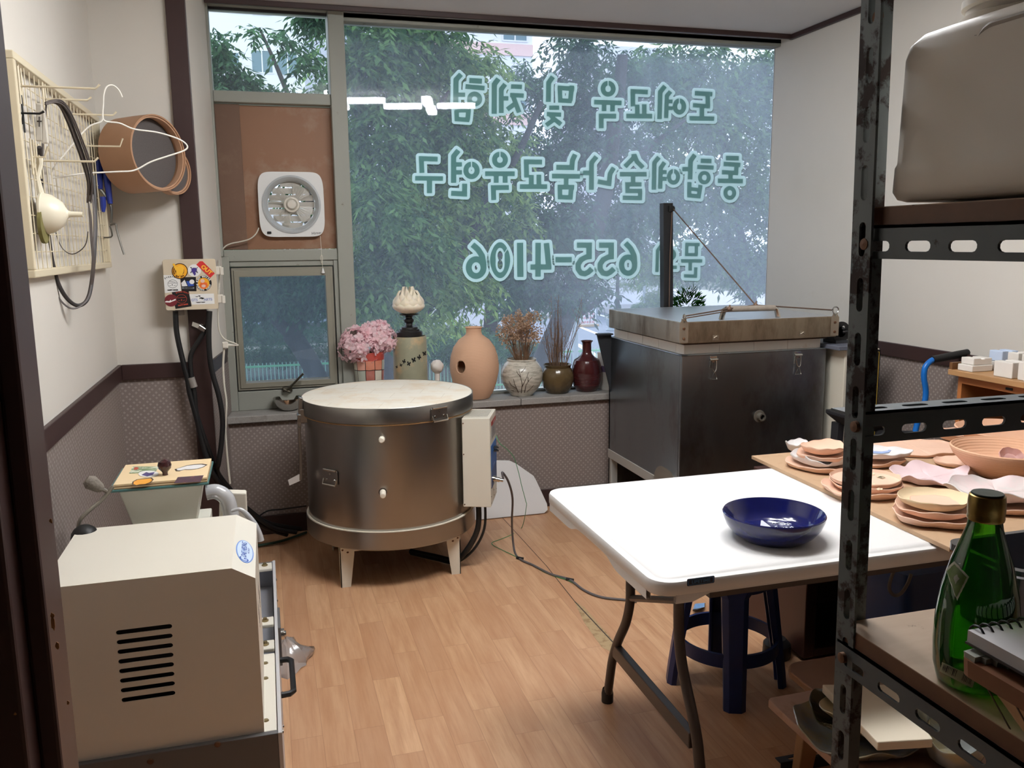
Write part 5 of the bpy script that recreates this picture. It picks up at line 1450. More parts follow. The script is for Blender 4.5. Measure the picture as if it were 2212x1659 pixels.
for k in range(32):
    a = 2 * PI * k / 32; q = du * (.0315 * math.cos(a)) + Vector((0, 0, .0375 * math.sin(a)))
    zz0 = hc.z - SILL + q.z; rr = np.interp(zz0, [p[1] for p in prof[:8]], [p[0] for p in prof[:8]]) - .002
    off_ = q.dot(du); dep = math.sqrt(max(0, rr * rr - off_ * off_)); ring_pts.append(Vector((jx, jy, SILL + zz0)) + dn * dep + du * off_)
MB().tube(ring_pts, .0042, 8, 0, True).build('hole_lip', M_jar, jar)
# white vase with brushed branches and dried flowers
def vase(name, label, x, y, prof, mat, n=56):
    t_ = thing(name, label, 'vase', (x, y, SILL)); MB().lathe(prof, (x, y, SILL), n).build('body', mat, t_); return t_
t = NT('white_brushed_glaze'); v = t.obj((2, 2, 9)); w_ = t.noise(6, v, 6, .7)
M_wv = t.done(t.pbr(t.mix(t.ramp(w_, .45, .62), lin((206, 200, 186)), lin((160, 154, 140))), .22, 0, .5))
wx, wy = 1.362, 4.54
wvs = vase('round_vase', 'round white vase with brown painted branches, between the jar and the brown pot', wx, wy, [(.055, 0), (.062, .002), (.064, .008), (.09, .035), (.113, .075), (.120, .11), (.115, .145), (.098, .178), (.082, .195), (.083, .206), (.080, .208), (.075, .196), (.10, .16), (.11, .11), (.0001, .02)], M_wv)
M_br = P('iron_brush', (74, 58, 48), .5)
for pts in ([(1126, 849), (1128, 830), (1124, 812), (1120, 792)], [(1128, 835), (1138, 815), (1143, 800)], [(1125, 815), (1117, 805), (1115, 798)], [(1133, 848), (1136, 832), (1144, 820), (1152, 812)], [(1120, 848), (1112, 830), (1108, 815)], [(1117, 840), (1104, 832), (1098, 820)], [(1138, 846), (1148, 838), (1154, 830)], [(1126, 805), (1133, 797), (1136, 790)], [(1110, 845), (1102, 842)], [(1141, 825), (1140, 810)]):
    m = MB(); P3 = []
    for i in range(len(pts) - 1):
        for k in range(4):
            x = pts[i][0] + (pts[i + 1][0] - pts[i][0]) * k / 4; y = pts[i][1] + (pts[i + 1][1] - pts[i][1]) * k / 4
            zz1 = ony(x, y, wy - .11).z - SILL
            r_ = float(np.interp(zz1, [0, .008, .035, .075, .11, .145, .178], [.060, .064, .09, .113, .120, .115, .098]))
            P3.append(on_cyl(x, y, wx, wy, r_ + .0004))
    m.tube(P3, [.0022, .001], 5)
    m.build('painted_branch', M_br, wvs)
def dried(name, label, x, y, z, mats, seed):
    t_ = thing(name, label, 'dried flowers', (x, y, z)); rr = random.Random(seed); return t_, rr
df, rr = dried('dried_flowers', 'dried pale brown flower bunch in the round white vase', wx, wy, SILL + .2, None, 5)
st_ = MB(); hd_ = MB()
def tuft(mb, p, r, rr):
    for k in range(5):
        n = Vector((rr.gauss(0, 1), rr.gauss(0, 1), rr.gauss(0, 1))).normalized(); e = n.orthogonal().normalized() * r; g_ = n.cross(e)
        q = p + n * r * .6
        mb.add([q + e, q + g_, q - e, q - g_], [(0, 1, 2, 3)])
for k in range(110):
    a = rr.uniform(0, 2 * PI); s = rr.uniform(0, 1) ** .5 * .125; h = rr.uniform(.05, .235) * (1 - s * 2.2) + .07 + .02 * math.cos(a)
    tip = Vector((wx + s * math.cos(a) - .012, wy + s * math.sin(a) * .8 - .0, SILL + .19 + h)); b0_ = Vector((wx + .03 * math.cos(a), wy + .03 * math.sin(a), SILL + .19))
    mid = b0_.lerp(tip, .5) + Vector((rr.uniform(-.01, .01), 0, .01))
    st_.tube([b0_, mid, tip], [.0013, .0007], 4)
    for j in range(13):
        tuft(hd_, tip + Vector((rr.gauss(0, .012), rr.gauss(0, .012), rr.gauss(0, .012))), rr.uniform(.0028, .0052), rr)
st_.build('stems', P('dry_stem', (128, 96, 70), .8), df); hd_.build('blossoms', leafy('dry_blossom', (196, 164, 138), (230, 206, 180), .45), df)
# brown pot with twigs
ox, oy = 1.577, 4.545
M_ot = P('tenmoku_brown', (92, 76, 50), .18, spec=.55, var=(9, .35), stain=((54, 44, 34), 6, .5, .7))
vase('brown_pot', 'squat glossy olive-brown pot holding dry twigs', ox, oy, [(.055, 0), (.062, .003), (.082, .035), (.093, .075), (.092, .105), (.080, .138), (.074, .146), (.078, .158), (.081, .162), (.078, .164), (.071, .150), (.086, .10), (.07, .03), (.0001, .01)], M_ot)
tw, rr = dried('dried_twigs', 'tall dry reddish twigs standing in the brown pot', ox, oy, SILL + .15, None, 9)
m = MB(); lf = MB()
for k in range(46):
    a = rr.uniform(0, 2 * PI); s = rr.uniform(.0, .10); h = rr.uniform(.14, .42) if s < .05 else rr.uniform(.12, .30)
    if k < 4: s, h, a = .15, .30 + .03 * k, -.25 + .1 * k
    b0_ = Vector((ox + .03 * math.cos(a), oy + .03 * math.sin(a), SILL + .1)); tip = Vector((ox + s * math.cos(a), oy + s * .6 * math.sin(a), SILL + .15 + h))
    pts = [b0_] + [b0_.lerp(tip, u) + Vector((rr.gauss(0, .004), rr.gauss(0, .003), 0)) for u in (.35, .6, .8)] + [tip]
    m.tube(pts, [.0019, .0007], 5)
    for j in range(rr.randint(2, 6)):
        u = rr.uniform(.3, .95); q = b0_.lerp(tip, u); w_ = q + Vector((rr.uniform(-.03, .03), rr.uniform(-.02, .02), rr.uniform(.0, .05)))
        m.tube([q, w_], [.001, .0005], 4); tuft(lf, w_, .002, rr)
m.build('stems', P('twig_red_brown', (112, 86, 66), .8), tw); lf.build('buds', MATS['dry_stem'], tw)
# maroon ribbed bottle vase
ax_, ay_ = 1.755, 4.545
pr = [(.052, 0), (.058, .003), (.076, .03)]
for k in range(17):
    z = .04 + k * .0085; r_ = .0885 * math.sin(PI * (.5 + (z - .098) * 3.4)) if False else .089 - (abs(z - .098) / .11) ** 2 * .030
    pr += [(r_, z), (r_ - .0016, z + .005)]
pr += [(.048, .196), (.032, .212), (.026, .228), (.0255, .272), (.029, .283), (.035, .288), (.034, .292), (.028, .290), (.022, .27), (.022, .22), (.0001, .20)]
vase('bottle_vase', 'dark maroon ribbed bottle vase next to the cardboard box', ax_, ay_, pr, P('maroon_glaze', (68, 28, 28), .16, spec=.55, var=(8, .15)))
# cardboard box behind
cb = thing('cardboard_box', 'white and yellow printed carton on the sill between the maroon bottle and the square kiln', 'box', (1.88, 4.52, SILL))
p0_, p1_, p2_ = Vector((1.835, 4.585, 0)), Vector((1.872, 4.50, 0)), Vector((1.96, 4.54, 0))
p3_ = p0_ + (p2_ - p1_)
lo_ = [p0_ + zz * SILL, p1_ + zz * SILL, p2_ + zz * SILL, p3_ + zz * SILL]; hi_ = [p + zz * (SILL + .215) for p in (p0_, p1_, p2_, p3_)]
MB().hexa(lo_, hi_).build('carton', P('white_card', (200, 196, 188), .7), cb, bevel=.002)
ue = (p2_ - p1_).normalized(); ne = Vector((ue.y, -ue.x, 0)); Lb = (p2_ - p1_).length
MB().plate([(0.01, .0), (Lb, .0), (Lb, .16), (.05, .16), (.03, .09)], [], p1_ + zz * SILL + ne * .0008, ue, zz, ne, .0006).build('yellow_print', P('yellow_print', (206, 168, 92), .6, var=(30, .2)), cb)
u2 = (p1_ - p0_).normalized(); n2 = Vector((u2.y, -u2.x, 0))
MB().plate(rect(.03, .105, .075, .14), [], p0_ + zz * SILL + n2 * .0008, u2, zz, n2, .0006).build('violet_print', P('violet_print2', (94, 80, 110), .6), cb)
# potted plant behind the square kiln
pp_ = thing('potted_plant', 'small dark green bushy plant on the sill behind the square kiln', 'plant', (2.385, 4.53, SILL))
MB().lathe([(.0001, 0), (.06, 0), (.085, .30), (.088, .31), (.08, .31), (.0001, .28)], (2.385, 4.53, SILL), 28).build('pot', P('grey_pot', (150, 148, 144), .6), pp_)
m = MB(); rr = random.Random(11)
for k in range(420):
    n = Vector((rr.gauss(0, 1), rr.gauss(0, .8), rr.gauss(.5, .8))).normalized(); p = Vector((2.385, 4.53, SILL + .43)) + Vector((n.x * .10, n.y * .07, n.z * .145)) * rr.uniform(.55, 1)
    d = (n + Vector((rr.gauss(0, .5), rr.gauss(0, .5), rr.gauss(.2, .5)))).normalized(); e = d.orthogonal().normalized(); L = rr.uniform(.03, .05)
    m.add([p, p + d * L * .45 + e * L * .16, p + d * L, p + d * L * .45 - e * L * .16], [(0, 1, 2, 3)])
m.build('foliage', leafy('pot_leaf', (22, 52, 26), (52, 98, 44), .25), pp_)
MB().tube([(2.385, 4.53, SILL + .28), (2.38, 4.53, SILL + .45)], .01).build('stem', P('plant_stem', (70, 60, 40), .8), pp_)


# ================================================================== FOLDING TABLE
def loft(mb, loops, m=0, cap0=True, cap1=True, smooth=True):
    n = len(loops[0]); vs = [p for l in loops for p in l]; fs = []
    for j in range(len(loops) - 1):
        for i in range(n):
            fs.append((j * n + i, j * n + (i + 1) % n, (j + 1) * n + (i + 1) % n, (j + 1) * n + i))
    if cap0: fs.append(tuple(range(n))[::-1])
    if cap1: fs.append(tuple(range((len(loops) - 1) * n, len(loops) * n)))
    return mb.add(vs, fs, m, smooth)


TZ = .74
tx0, tx1, ty0, ty1 = .790, 2.615, 1.622, 2.405
tab = thing('folding_table', 'white plastic folding table with dark bent metal legs in the middle of the room', 'table', (1.7, 2.0, 0))
M_tab = P('white_table_plastic', (232, 230, 228), .38, spec=.45, bump=(220, .05, .002))
M_leg = P('bronze_leg_paint', (70, 62, 58), .42, spec=.45, var=(12, .15))
def rr3(ins, z, r=.055, wav=0.0):
    out = []
    for x, y in rrect(tx0 + ins, ty0 + ins, tx1 - ins, ty1 - ins, max(.01, r - ins), 8):
        out.append((x, y, z))
    return out
MB_ = loft(MB(), [rr3(.02, .700), rr3(.004, .700), rr3(0, .704), rr3(0, .727), rr3(.003, .733), rr3(.012, .7345), rr3(.017, .7335), rr3(.020, .7355), rr3(.025, .7395), rr3(.035, TZ)])
MB_.build('tabletop', M_tab, tab, sharp=50)
# scalloped skirt along the near left end
sk = []
ys = [ty0 + .05 + (ty1 - ty0 - .1) * i / 40 for i in range(41)]
def dip(y):
    u = (y - ty0) / (ty1 - ty0)
    return .022 * (1 - abs(math.tanh((u - .62) * 14)) * 0) * (1 if u < .38 else (1 if u > .62 else .0)) if False else .004 + .020 / (1 + math.exp((abs(u - .5) - .17) * -60))
for i, y in enumerate(ys):
    sk += [(tx0 + .001, y, .705), (tx0 + .001, y, .705 - dip(y)), (tx0 + .012, y, .705 - dip(y)), (tx0 + .012, y, .705)]
MB().add(sk, [(4 * i + a, 4 * i + (a + 1) % 4, 4 * i + 4 + (a + 1) % 4, 4 * i + 4 + a) for i in range(40) for a in range(4)]).build('end_skirt', M_tab, tab)
MB().add([(x, y_, z) for x in [tx0 + .05 + 1.7 * i / 40 for i in range(41)] for y_, z in ((ty0 + .001, .705), (ty0 + .001, .705 - (.022 if x < tx0 + .13 else .006)), (ty0 + .01, .705 - (.022 if x < tx0 + .13 else .006)), (ty0 + .01, .705))],
         [(4 * i + a, 4 * i + (a + 1) % 4, 4 * i + 4 + (a + 1) % 4, 4 * i + 4 + a) for i in range(40) for a in range(4)]).build('side_skirt', M_tab, tab)
bq = ony(1514, 1255, ty0 - .0004)
bd = MB().plate(rrect(-.034, -.0085, .034, .0085, .003), [], bq, (1, 0, .0), (0, 0, 1), (0, -1, 0), .0006).build('maker_badge', P('navy_badge', (24, 34, 52), .35), tab)
MB().plate(rrect(-.032, -.0070, .032, .0070, .002), [rrect(-.030, -.0058, .030, .0058, .002)], bq - Vector((0, .0005, 0)), (1, 0, 0), (0, 0, 1), (0, -1, 0), .0005).build('badge_border', P('badge_blue', (70, 110, 150), .4), bd)
text_mb('LIFETIME', .0105, bq - Vector((0, .0004, 0)), (1, 0, 0), (0, 0, 1), (0, -1, 0), .0003, sx=1.15).build('lettering', MATS['badge_blue'], bd)
LX = 1.0
def leg_pts(px): return [onx(x, y, LX) for x, y in px]
rear = leg_pts(((1364, 1215), (1362, 1255), (1361, 1300), (1352, 1345), (1335, 1385), (1324, 1420), (1318, 1460), (1313, 1500), (1312, 1522)))
rear[0].z = .70
front = leg_pts(((1466, 1270), (1466, 1330), (1468, 1390), (1474, 1440), (1484, 1490), (1496, 1545), (1506, 1600), (1512, 1659)))
front[0].z = .70
d_ = (front[-1] - front[-2]).normalized(); ff = front[-1] + d_ * (front[-1].z / -d_.z); ff.z = .008; front.append(ff)
rear[-1].z = .008
for nm, pts in (('leg', rear), ('leg', front)):
    lo_ = MB().tube(pts, .0145, 12, 0, False, 4).build(nm, M_leg, tab)
    e_ = pts[-1]
    MB().lathe([(.019, 0), (.0195, .03), (.0165, .045), (.0145, .047)], (e_.x, e_.y, 0), 16).build('foot_cap', M_black, lo_)
ra, fa = onx(1330, 1403, LX), onx(1497, 1600, LX)
MB().hexa([ra + Vector((-.012, 0, -.022)), fa + Vector((-.012, 0, -.022)), fa + Vector((.012, 0, -.022)), ra + Vector((.012, 0, -.022))], [ra + Vector((-.012, 0, .022)), fa + Vector((-.012, 0, .022)), fa + Vector((.012, 0, .022)), ra + Vector((.012, 0, .022))]).build('cross_brace', M_leg, tab, bevel=.003)
ra, fa = onx(1362, 1292, LX), onx(1466, 1297, LX)
MB().tube([ra, fa], .010, 8).build('upper_brace', M_leg, tab)
MB().tube([ra.lerp(fa, .9), Vector((1.30, fa.y + .05, .69))], .009, 8).build('folding_brace', M_leg, tab)
for y in (ty0 + .03, ty1 - .05):
    MB().box((LX - .06, y, .672), (tx1 - .05, y + .02, .705)).build('rail', M_leg, tab)
for (y0_, y1_) in ((1.75, 1.66), (2.28, 2.36)):
    MB().tube([(2.42, y0_, .70), (2.42, y0_, .45), (2.42, y1_, .30), (2.42, y1_, .01)], .0145, 10, 0, False, 4).build('leg', M_leg, tab)
pb2 = [onz(x, y, .0) for x, y in ((1497, 1330), (1512, 1322), (1520, 1308), (1505, 1300))]
# ---- blue bowl
M_cob = P('cobalt_glaze', (16, 22, 78), .10, spec=.6, var=(14, .3))
bx_, by_ = 1.199, 1.800
bw_ = thing('cobalt_bowl', 'glossy cobalt blue bowl standing alone on the white table', 'bowl', (bx_, by_, TZ))
MB().lathe([(.070, 0), (.080, .0), (.084, .003), (.102, .016), (.116, .034), (.124, .054), (.1258, .064), (.1235, .067), (.1195, .062), (.110, .036), (.096, .020), (.085, .014), (.0001, .012)], (bx_, by_, TZ), 80).build('body', M_cob, bw_)
m = MB(); r3 = random.Random(4)
for (x, y, L, a) in [(1672 + 8 * i, 1126 + r3.uniform(-3, 3), r3.uniform(6, 14), r3.uniform(-.4, .4)) for i in range(5)] + [(1665 + r3.uniform(0, 50), 1122 + r3.uniform(0, 20), r3.uniform(3, 8), r3.uniform(-1.2, 1.2)) for i in range(22)]:
    p = [(x - L / 2 * math.cos(a) + .9 * math.sin(a), y - L / 2 * math.sin(a) * .4 - .9), (x + L / 2 * math.cos(a), y + L / 2 * math.sin(a) * .4 - .4), (x + L / 2 * math.cos(a), y + L / 2 * math.sin(a) * .4 + .6), (x - L / 2 * math.cos(a), y - L / 2 * math.sin(a) * .4 + .9)]
    m.prism([onz(u, w, TZ + .0145) for u, w in p], (0, 0, .0005))
m.build('white_brush_marks', P('white_slip', (214, 218, 228), .3), bw_)
MB().prism([onz(x, y, TZ + .0145) for x, y in ((1644, 1124), (1648, 1125), (1666, 1139), (1642, 1138))], (0, 0, .0006)).build('white_triangle', MATS['white_slip'], bw_)

# ================================================================== BOARD WITH BISQUE POTTERY
M_mdf = P('plywood_board', (182, 150, 118), .6, var=(3, .06), stain=((166, 132, 100), 20, .55, .8))
BZ = .752
bo_ = MB().prism([(1.573, 2.507, TZ + .0005), (1.536, 1.578, TZ + .0005), (2.52, 1.582, TZ + .0005), (2.55, 2.50, TZ + .0005)], (0, 0, BZ - TZ - .0005)).build('ware_board', M_mdf, bevel=.001)
tag(bo_, 'thin brown plywood board on the white table, loaded with unglazed dishes', 'board')
M_bis = P('bisque_peach', (228, 190, 166), .85, spec=.2, var=(6, .05), bump=(40, .05, .003))
M_bis2 = P('bisque_orange', (222, 176, 146), .85, spec=.2, var=(6, .04))
M_bisw = P('white_glaze_coat', (222, 218, 216), .8, spec=.2, var=(10, .05))
M_bisp = P('pink_glaze_coat', (226, 202, 204), .85, spec=.2, var=(6, .04))
M_bisg = P('pale_grey_coat', (216, 208, 204), .85, spec=.2, var=(5, .05), stain=((226, 206, 204), 8, .45, .6))
M_cre = P('cream_coat', (226, 204, 168), .85, spec=.2, var=(9, .06))


def dish(c, r, h, ry=None, rot=0, wob=.03, wz=.004, lobes=5, sq=2.0, t=.0085, flat=.72, seed=0, veins=0, n=72, tip=0):
    """hand-built dish: superelliptic wavy outline, flat floor, raised uneven rim"""
    rr_ = random.Random(seed); ph = [rr_.uniform(0, 6.28) for _ in range(6)]
    ry = ry or r
    mb = MB()
    def rad(a):
        ca, sa = abs(math.cos(a)), abs(math.sin(a))
        R = 1 / ((ca ** sq + sa ** sq) ** (1 / sq))
        R *= 1 + wob * (math.sin(lobes * a + ph[0]) + .5 * math.sin((lobes + 3) * a + ph[1])) + .3 * wob * math.sin(11 * a + ph[2])
        if tip:
            R *= 1 + tip * max(0, math.cos(a)) ** 12
        return R
    def rimz(a): return wz * (math.sin(lobes * a + ph[3]) + .6 * math.sin(3 * a + ph[4]) + .5 * math.sin(9 * a + ph[5]))
    rings = []
    for f, kind in ((.0, 'i'), (.25, 'i'), (.5, 'i'), (flat, 'i'), ((flat + 1) / 2 - .02, 'i'), (.95, 'i'), (.985, 'r'), (1.0, 'o'), (.97, 'o2'), ((flat + 1) / 2 + .02, 'b1'), (flat, 'b'), (.3, 'b')):
        ring = []
        for i in range(n):
            a = 2 * PI * i / n; R = rad(a)
            q = max(0, (f - flat) / (1 - flat)) ** 1.5
            z = t + (h - t) * q + rimz(a) * q
            if kind == 'r': z = h + rimz(a)
            elif kind == 'o': z = h - .002 + rimz(a)
            elif kind == 'o2': z = h - t * .9 + rimz(a)
            elif kind == 'b1': z = (h - t) * ((f - flat) / (1 - flat)) ** 1.5 * .8
            elif kind == 'b': z = 0
            if veins and kind == 'i' and f > .1 and f < .96 and (i % (n // veins)) == 0:
                z -= .0035
            x = r * R * f * math.cos(a); y = ry * R * f * math.sin(a)
            ring.append((c[0] + x * math.cos(rot) - y * math.sin(rot), c[1] + x * math.sin(rot) + y * math.cos(rot), c[2] + z))
        rings.append(ring)
    loft(mb, rings)
    return mb


def pot(name, label, cat, mb, mat, group=None, sharp=60):
    return tag(mb.build(name, mat, None, sharp=sharp), label, cat, group)


def at(x, y, z=BZ): return onz(x, y, z)


G_ = 'unglazed dishes on the plywood board'
def pc2(x, y, z=BZ):
    p = onz(x, y, z); return (p.x, p.y, z + .0005)


a = pc2(1768, 1010)
pot('dish', 'lowest long oval dish of the stack at the left corner of the board', 'dish', dish(a, .092, .020, .100, .3, .02, .002, 3, 2.4, seed=1), M_bis, G_)
pot('dish', 'wavy white coated dish in the left corner stack, second from the bottom', 'dish', dish((a[0] + .008, a[1] + .006, BZ + .016), .080, .026, .082, .2, .04, .006, 4, 3, seed=2), M_bisw, G_)
pot('dish', 'square peach dish third up in the left corner stack', 'dish', dish((a[0] + .014, a[1] + .004, BZ + .033), .078, .018, .074, .75, .02, .002, 4, 4.5, seed=3), M_bis, G_)
pot('dish', 'small rounded peach bowl topping the left corner stack', 'bowl', dish((a[0] + .022, a[1] + .012, BZ + .047), .072, .026, .066, .2, .03, .003, 2, 2.2, .007, .6, seed=4), M_bis, G_)
wb_ = pc2(1723, 975)
wbl = pot('small_bowl', 'small white bowl with cream inside at the far left corner of the board', 'bowl', dish(wb_, .044, .034, .040, 0, .03, .003, 3, 2, .006, .5, seed=5), M_bisw, G_)
e = pc2(1888, 1000)
pot('dish', 'peach dish under the white leaf plate behind the shelf post', 'dish', dish(e, .100, .020, .085, .2, .03, .003, 4, 2.2, seed=6), M_bis, G_)
lp_ = pot('leaf_plate', 'pointed white leaf plate with a blue brush stroke, behind the shelf post', 'plate', dish((e[0] + .004, e[1] + .006, BZ + .026), .094, .018, .072, -.45, .02, .004, 3, 2, .006, .8, seed=7, tip=.25), M_bisw, G_)
m = MB()
pts = [onz(x, y, BZ + .0332) for x, y in ((1868, 974), (1885, 979), (1905, 980), (1920, 978), (1926, 972), (1921, 968), (1918, 974), (1905, 976), (1888, 975), (1872, 970))]
m.prism(pts, (0, 0, .0012)).build('blue_stroke', P('faded_blue', (150, 168, 206), .8), lp_)
sl_ = pc2(1980, 972)
pot('slab_plate', 'large flat creased peach leaf slab lying at the far side of the board', 'plate', dish(sl_, .150, .013, .115, -.25, .05, .003, 3, 2.4, .008, .9, seed=8, veins=4), M_bis, G_, 40)
sm_ = pc2(2060, 1004)
pot('dish', 'small shallow peach dish half under the large thrown bowl', 'dish', dish(sm_, .060, .016, .060, 0, .03, .002, 4, 2, seed=9), M_bis, G_)
lb = (2.165, 2.035, BZ)
t = NT('thrown_bisque'); v = t.obj(); wv_ = t.add('ShaderNodeTexWave', bands_direction='Z'); t.link(v, wv_.inputs[0]); wv_.inputs['Scale'].default_value = 40; wv_.inputs['Distortion'].default_value = .6
M_thrown = t.done(t.pbr(lin((222, 176, 144)), .85, 0, .2, t.bump(wv_.outputs['Fac'], .25, .004)))
pot('large_bowl', 'large round wheel-thrown orange clay bowl on the board', 'bowl', MB().lathe([(.066, 0.0005), (.072, .001), (.078, .006), (.115, .035), (.145, .066), (.154, .083), (.155, .090), (.151, .093), (.147, .089), (.137, .068), (.107, .038), (.07, .016), (.0001, .013)], lb, 88), M_thrown, G_)
b1 = pc2(2068, 950)
pot('dish', 'peach dish behind the large thrown bowl, mostly hidden by the shelf beam', 'dish', dish(b1, .075, .030, .075, 0, .02, .002, 3, 2, .006, .6, seed=10), M_bis, G_)
pot('wide_bowl', 'wide shallow peach bowl at the far right of the board', 'bowl', MB().lathe([(.09, .0005), (.10, .002), (.14, .03), (.172, .06), (.175, .066), (.170, .068), (.135, .036), (.095, .014), (.0001, .012)], (2.485, 2.325, BZ), 64), M_bis2, G_)
pk_ = pc2(2010, 1036)
pot('leaf_plate', 'pink leaf plate with five veins in the middle of the board', 'plate', dish(pk_, .118, .024, .106, .15, .06, .007, 5, 2, .007, .62, seed=11, veins=6), M_bisp, G_, 35)
dpl = pc2(2172, 1094)
pot('dish', 'round peach plate under the pale grey leaf plate behind the green bottle', 'dish', dish(dpl, .112, .020, .104, 0, .02, .002, 3, 2, seed=12), M_bis, G_)
pot('leaf_plate', 'pale grey-pink leaf plate with veins lying on a round plate behind the bottle cap', 'plate', dish((dpl[0] + .004, dpl[1] + .035, BZ + .022), .132, .026, .116, -.1, .06, .007, 5, 2, .007, .62, seed=13, veins=6), M_bisg, G_, 35)
pe = pc2(2160, 1024)
m = dish((0, 0, 0), .046, .014, .040, 0, .04, .002, 3, 2, .006, .5, seed=14)
Mx = Matrix.Translation(Vector((pe[0] + .055, pe[1] + .02, BZ + .036))) @ Matrix.Rotation(math.radians(52), 4, 'X')
m.v = [tuple(Mx @ Vector(p)) for p in m.v]
pot('petal_dish', 'small dusky pink petal dish propped against the thrown bowl', 'dish', m, P('dusky_pink', (208, 166, 162), .85, var=(8, .06)), G_)
ro = pc2(2205, 1030)
rt = thing('clay_rose', 'peach clay rose of overlapping petals at the right edge of the photo', 'clay rose', (ro[0], ro[1], BZ), G_)
for k, (R_, hh, tilt) in enumerate(((.062, .022, 0), (.050, .028, .8), (.036, .036, 1.6))):
    dish((ro[0] + .004 * k, ro[1] - .004 * k, BZ + .004 * k + .0005), R_, hh, R_ * .9, tilt, .06, .005, 4, 2, .006, .35, seed=20 + k).build('petal', M_bis, rt, sharp=60)
b_ = pc2(1868, 1062)
pot('dish', 'bottom wavy plate of the stack just left of the shelf post', 'dish', dish(b_, .120, .020, .108, .1, .035, .004, 3, 2.1, seed=15), M_bis, G_)
pot('dish', 'middle plate of the stack at the shelf post', 'dish', dish((b_[0] + .008, b_[1] + .006, BZ + .013), .106, .020, .098, .4, .02, .002, 3, 2, seed=16), M_bis, G_)
ft = pot('dish', 'top plate with pale petal marks in the stack at the shelf post', 'dish', dish((b_[0] + .004, b_[1] + .008, BZ + .030), .100, .015, .094, 0, .012, .001, 3, 2, .005, .93, seed=17), M_bis, G_)
m = MB()
for k in range(9):
    x = 1868 + r3.uniform(5, 70); y = 1035 + r3.uniform(-12, 22)
    for j in range(5):
        aa = j * 1.257 + k
        m.prism([onz(x + 5 * math.cos(aa) + 3.2 * math.cos(q), y + 1.6 * math.sin(aa) + 1.0 * math.sin(q), BZ + .0358) for q in [i * PI / 4 for i in range(8)]], (0, 0, .0006))
m.build('petal_marks', P('cream_petals', (232, 208, 176), .85), ft)
c_ = pc2(2015, 1122)
pot('dish', 'bottom cornered plate of the stack in front, left of the green bottle', 'dish', dish(c_, .104, .026, .098, .9, .03, .003, 3, 3.2, .008, seed=18), M_bis, G_)
pot('dish', 'middle plate of the stack left of the green bottle', 'dish', dish((c_[0] + .006, c_[1] + .006, BZ + .019), .096, .022, .092, .4, .02, .003, 3, 2.3, .008, seed=19), M_bis, G_)
tp_ = pot('dish', 'top plate with cream rim in the stack left of the green bottle', 'dish', dish((c_[0] + .010, c_[1] + .012, BZ + .037), .088, .024, .082, .1, .015, .002, 3, 2.2, .008, .75, seed=21), M_cre, G_)
dish((c_[0] + .010, c_[1] + .012, BZ + .0442), .060, .0022, .056, .1, .05, .0004, 4, 2, .0015, .95, seed=22).build('bare_centre', M_bis, tp_)

# ================================================================== UNDER THE TABLE
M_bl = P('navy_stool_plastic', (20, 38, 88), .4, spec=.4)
sc = Vector((1.43, 2.39, 0))
stl = thing('plastic_stool', 'dark blue plastic stool under the folding table', 'stool', sc)
A0 = math.atan2(2.209 - 2.39, 1.36 - 1.43)
HS = .44
def pol(r, a, z): return Vector((sc.x + r * math.cos(a), sc.y + r * math.sin(a), z))
for k in range(4):
    a = A0 + k * PI / 2
    d = Vector((math.cos(a), math.sin(a), 0)); e_ = Vector((-d.y, d.x, 0))
    lo = []; hi = []
    def leg_loop(r, z, w, dp):
        c = Vector((sc.x, sc.y, z)) + d * r
        return [c - e_ * w * .5 - d * dp * .55, c - e_ * w * .5, c - e_ * w * .28 + d * dp * .45, c + e_ * w * .28 + d * dp * .45, c + e_ * w * .5, c + e_ * w * .5 - d * dp * .55, c + e_ * (w * .5 - .008) - d * dp * .55, c + e_ * (w * .5 - .010) - d * .006, c + e_ * (w * .24) + d * (dp * .45 - .010), c - e_ * (w * .24) + d * (dp * .45 - .010), c - e_ * (w * .5 - .010) - d * .006, c - e_ * (w * .5 - .008) - d * dp * .55]
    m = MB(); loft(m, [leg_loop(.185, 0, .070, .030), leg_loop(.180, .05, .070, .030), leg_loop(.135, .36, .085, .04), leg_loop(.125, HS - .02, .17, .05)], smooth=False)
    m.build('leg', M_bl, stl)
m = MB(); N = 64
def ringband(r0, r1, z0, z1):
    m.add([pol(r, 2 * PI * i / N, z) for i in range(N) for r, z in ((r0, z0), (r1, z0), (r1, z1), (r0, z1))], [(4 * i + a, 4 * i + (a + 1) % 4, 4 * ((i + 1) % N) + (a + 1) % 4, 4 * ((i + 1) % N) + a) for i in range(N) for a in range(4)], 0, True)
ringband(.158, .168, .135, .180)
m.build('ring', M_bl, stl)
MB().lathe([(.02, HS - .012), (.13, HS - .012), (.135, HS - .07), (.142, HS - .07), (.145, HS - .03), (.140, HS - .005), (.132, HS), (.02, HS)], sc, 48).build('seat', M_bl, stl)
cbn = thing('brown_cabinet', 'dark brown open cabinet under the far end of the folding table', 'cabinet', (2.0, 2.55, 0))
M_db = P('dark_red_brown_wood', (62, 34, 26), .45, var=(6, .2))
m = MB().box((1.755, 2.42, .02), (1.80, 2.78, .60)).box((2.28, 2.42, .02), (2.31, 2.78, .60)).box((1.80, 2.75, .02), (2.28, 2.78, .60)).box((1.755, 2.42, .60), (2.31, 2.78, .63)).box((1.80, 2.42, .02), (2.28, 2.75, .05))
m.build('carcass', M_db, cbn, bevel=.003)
q_ = onz(1738, 1418, 0)
MB().lathe([(.048, 0), (.050, .01), (.048, .05), (.03, .07), (.0001, .071)], (1.70, 2.50, 0), 24).build('caster', M_black, cbn)
crt = thing('blue_crate', 'dark blue plastic box with a rope handle in the shade under the table', 'box', (2.02, 2.05, 0))
cx_ = ony(1945, 1300, 2.02).x
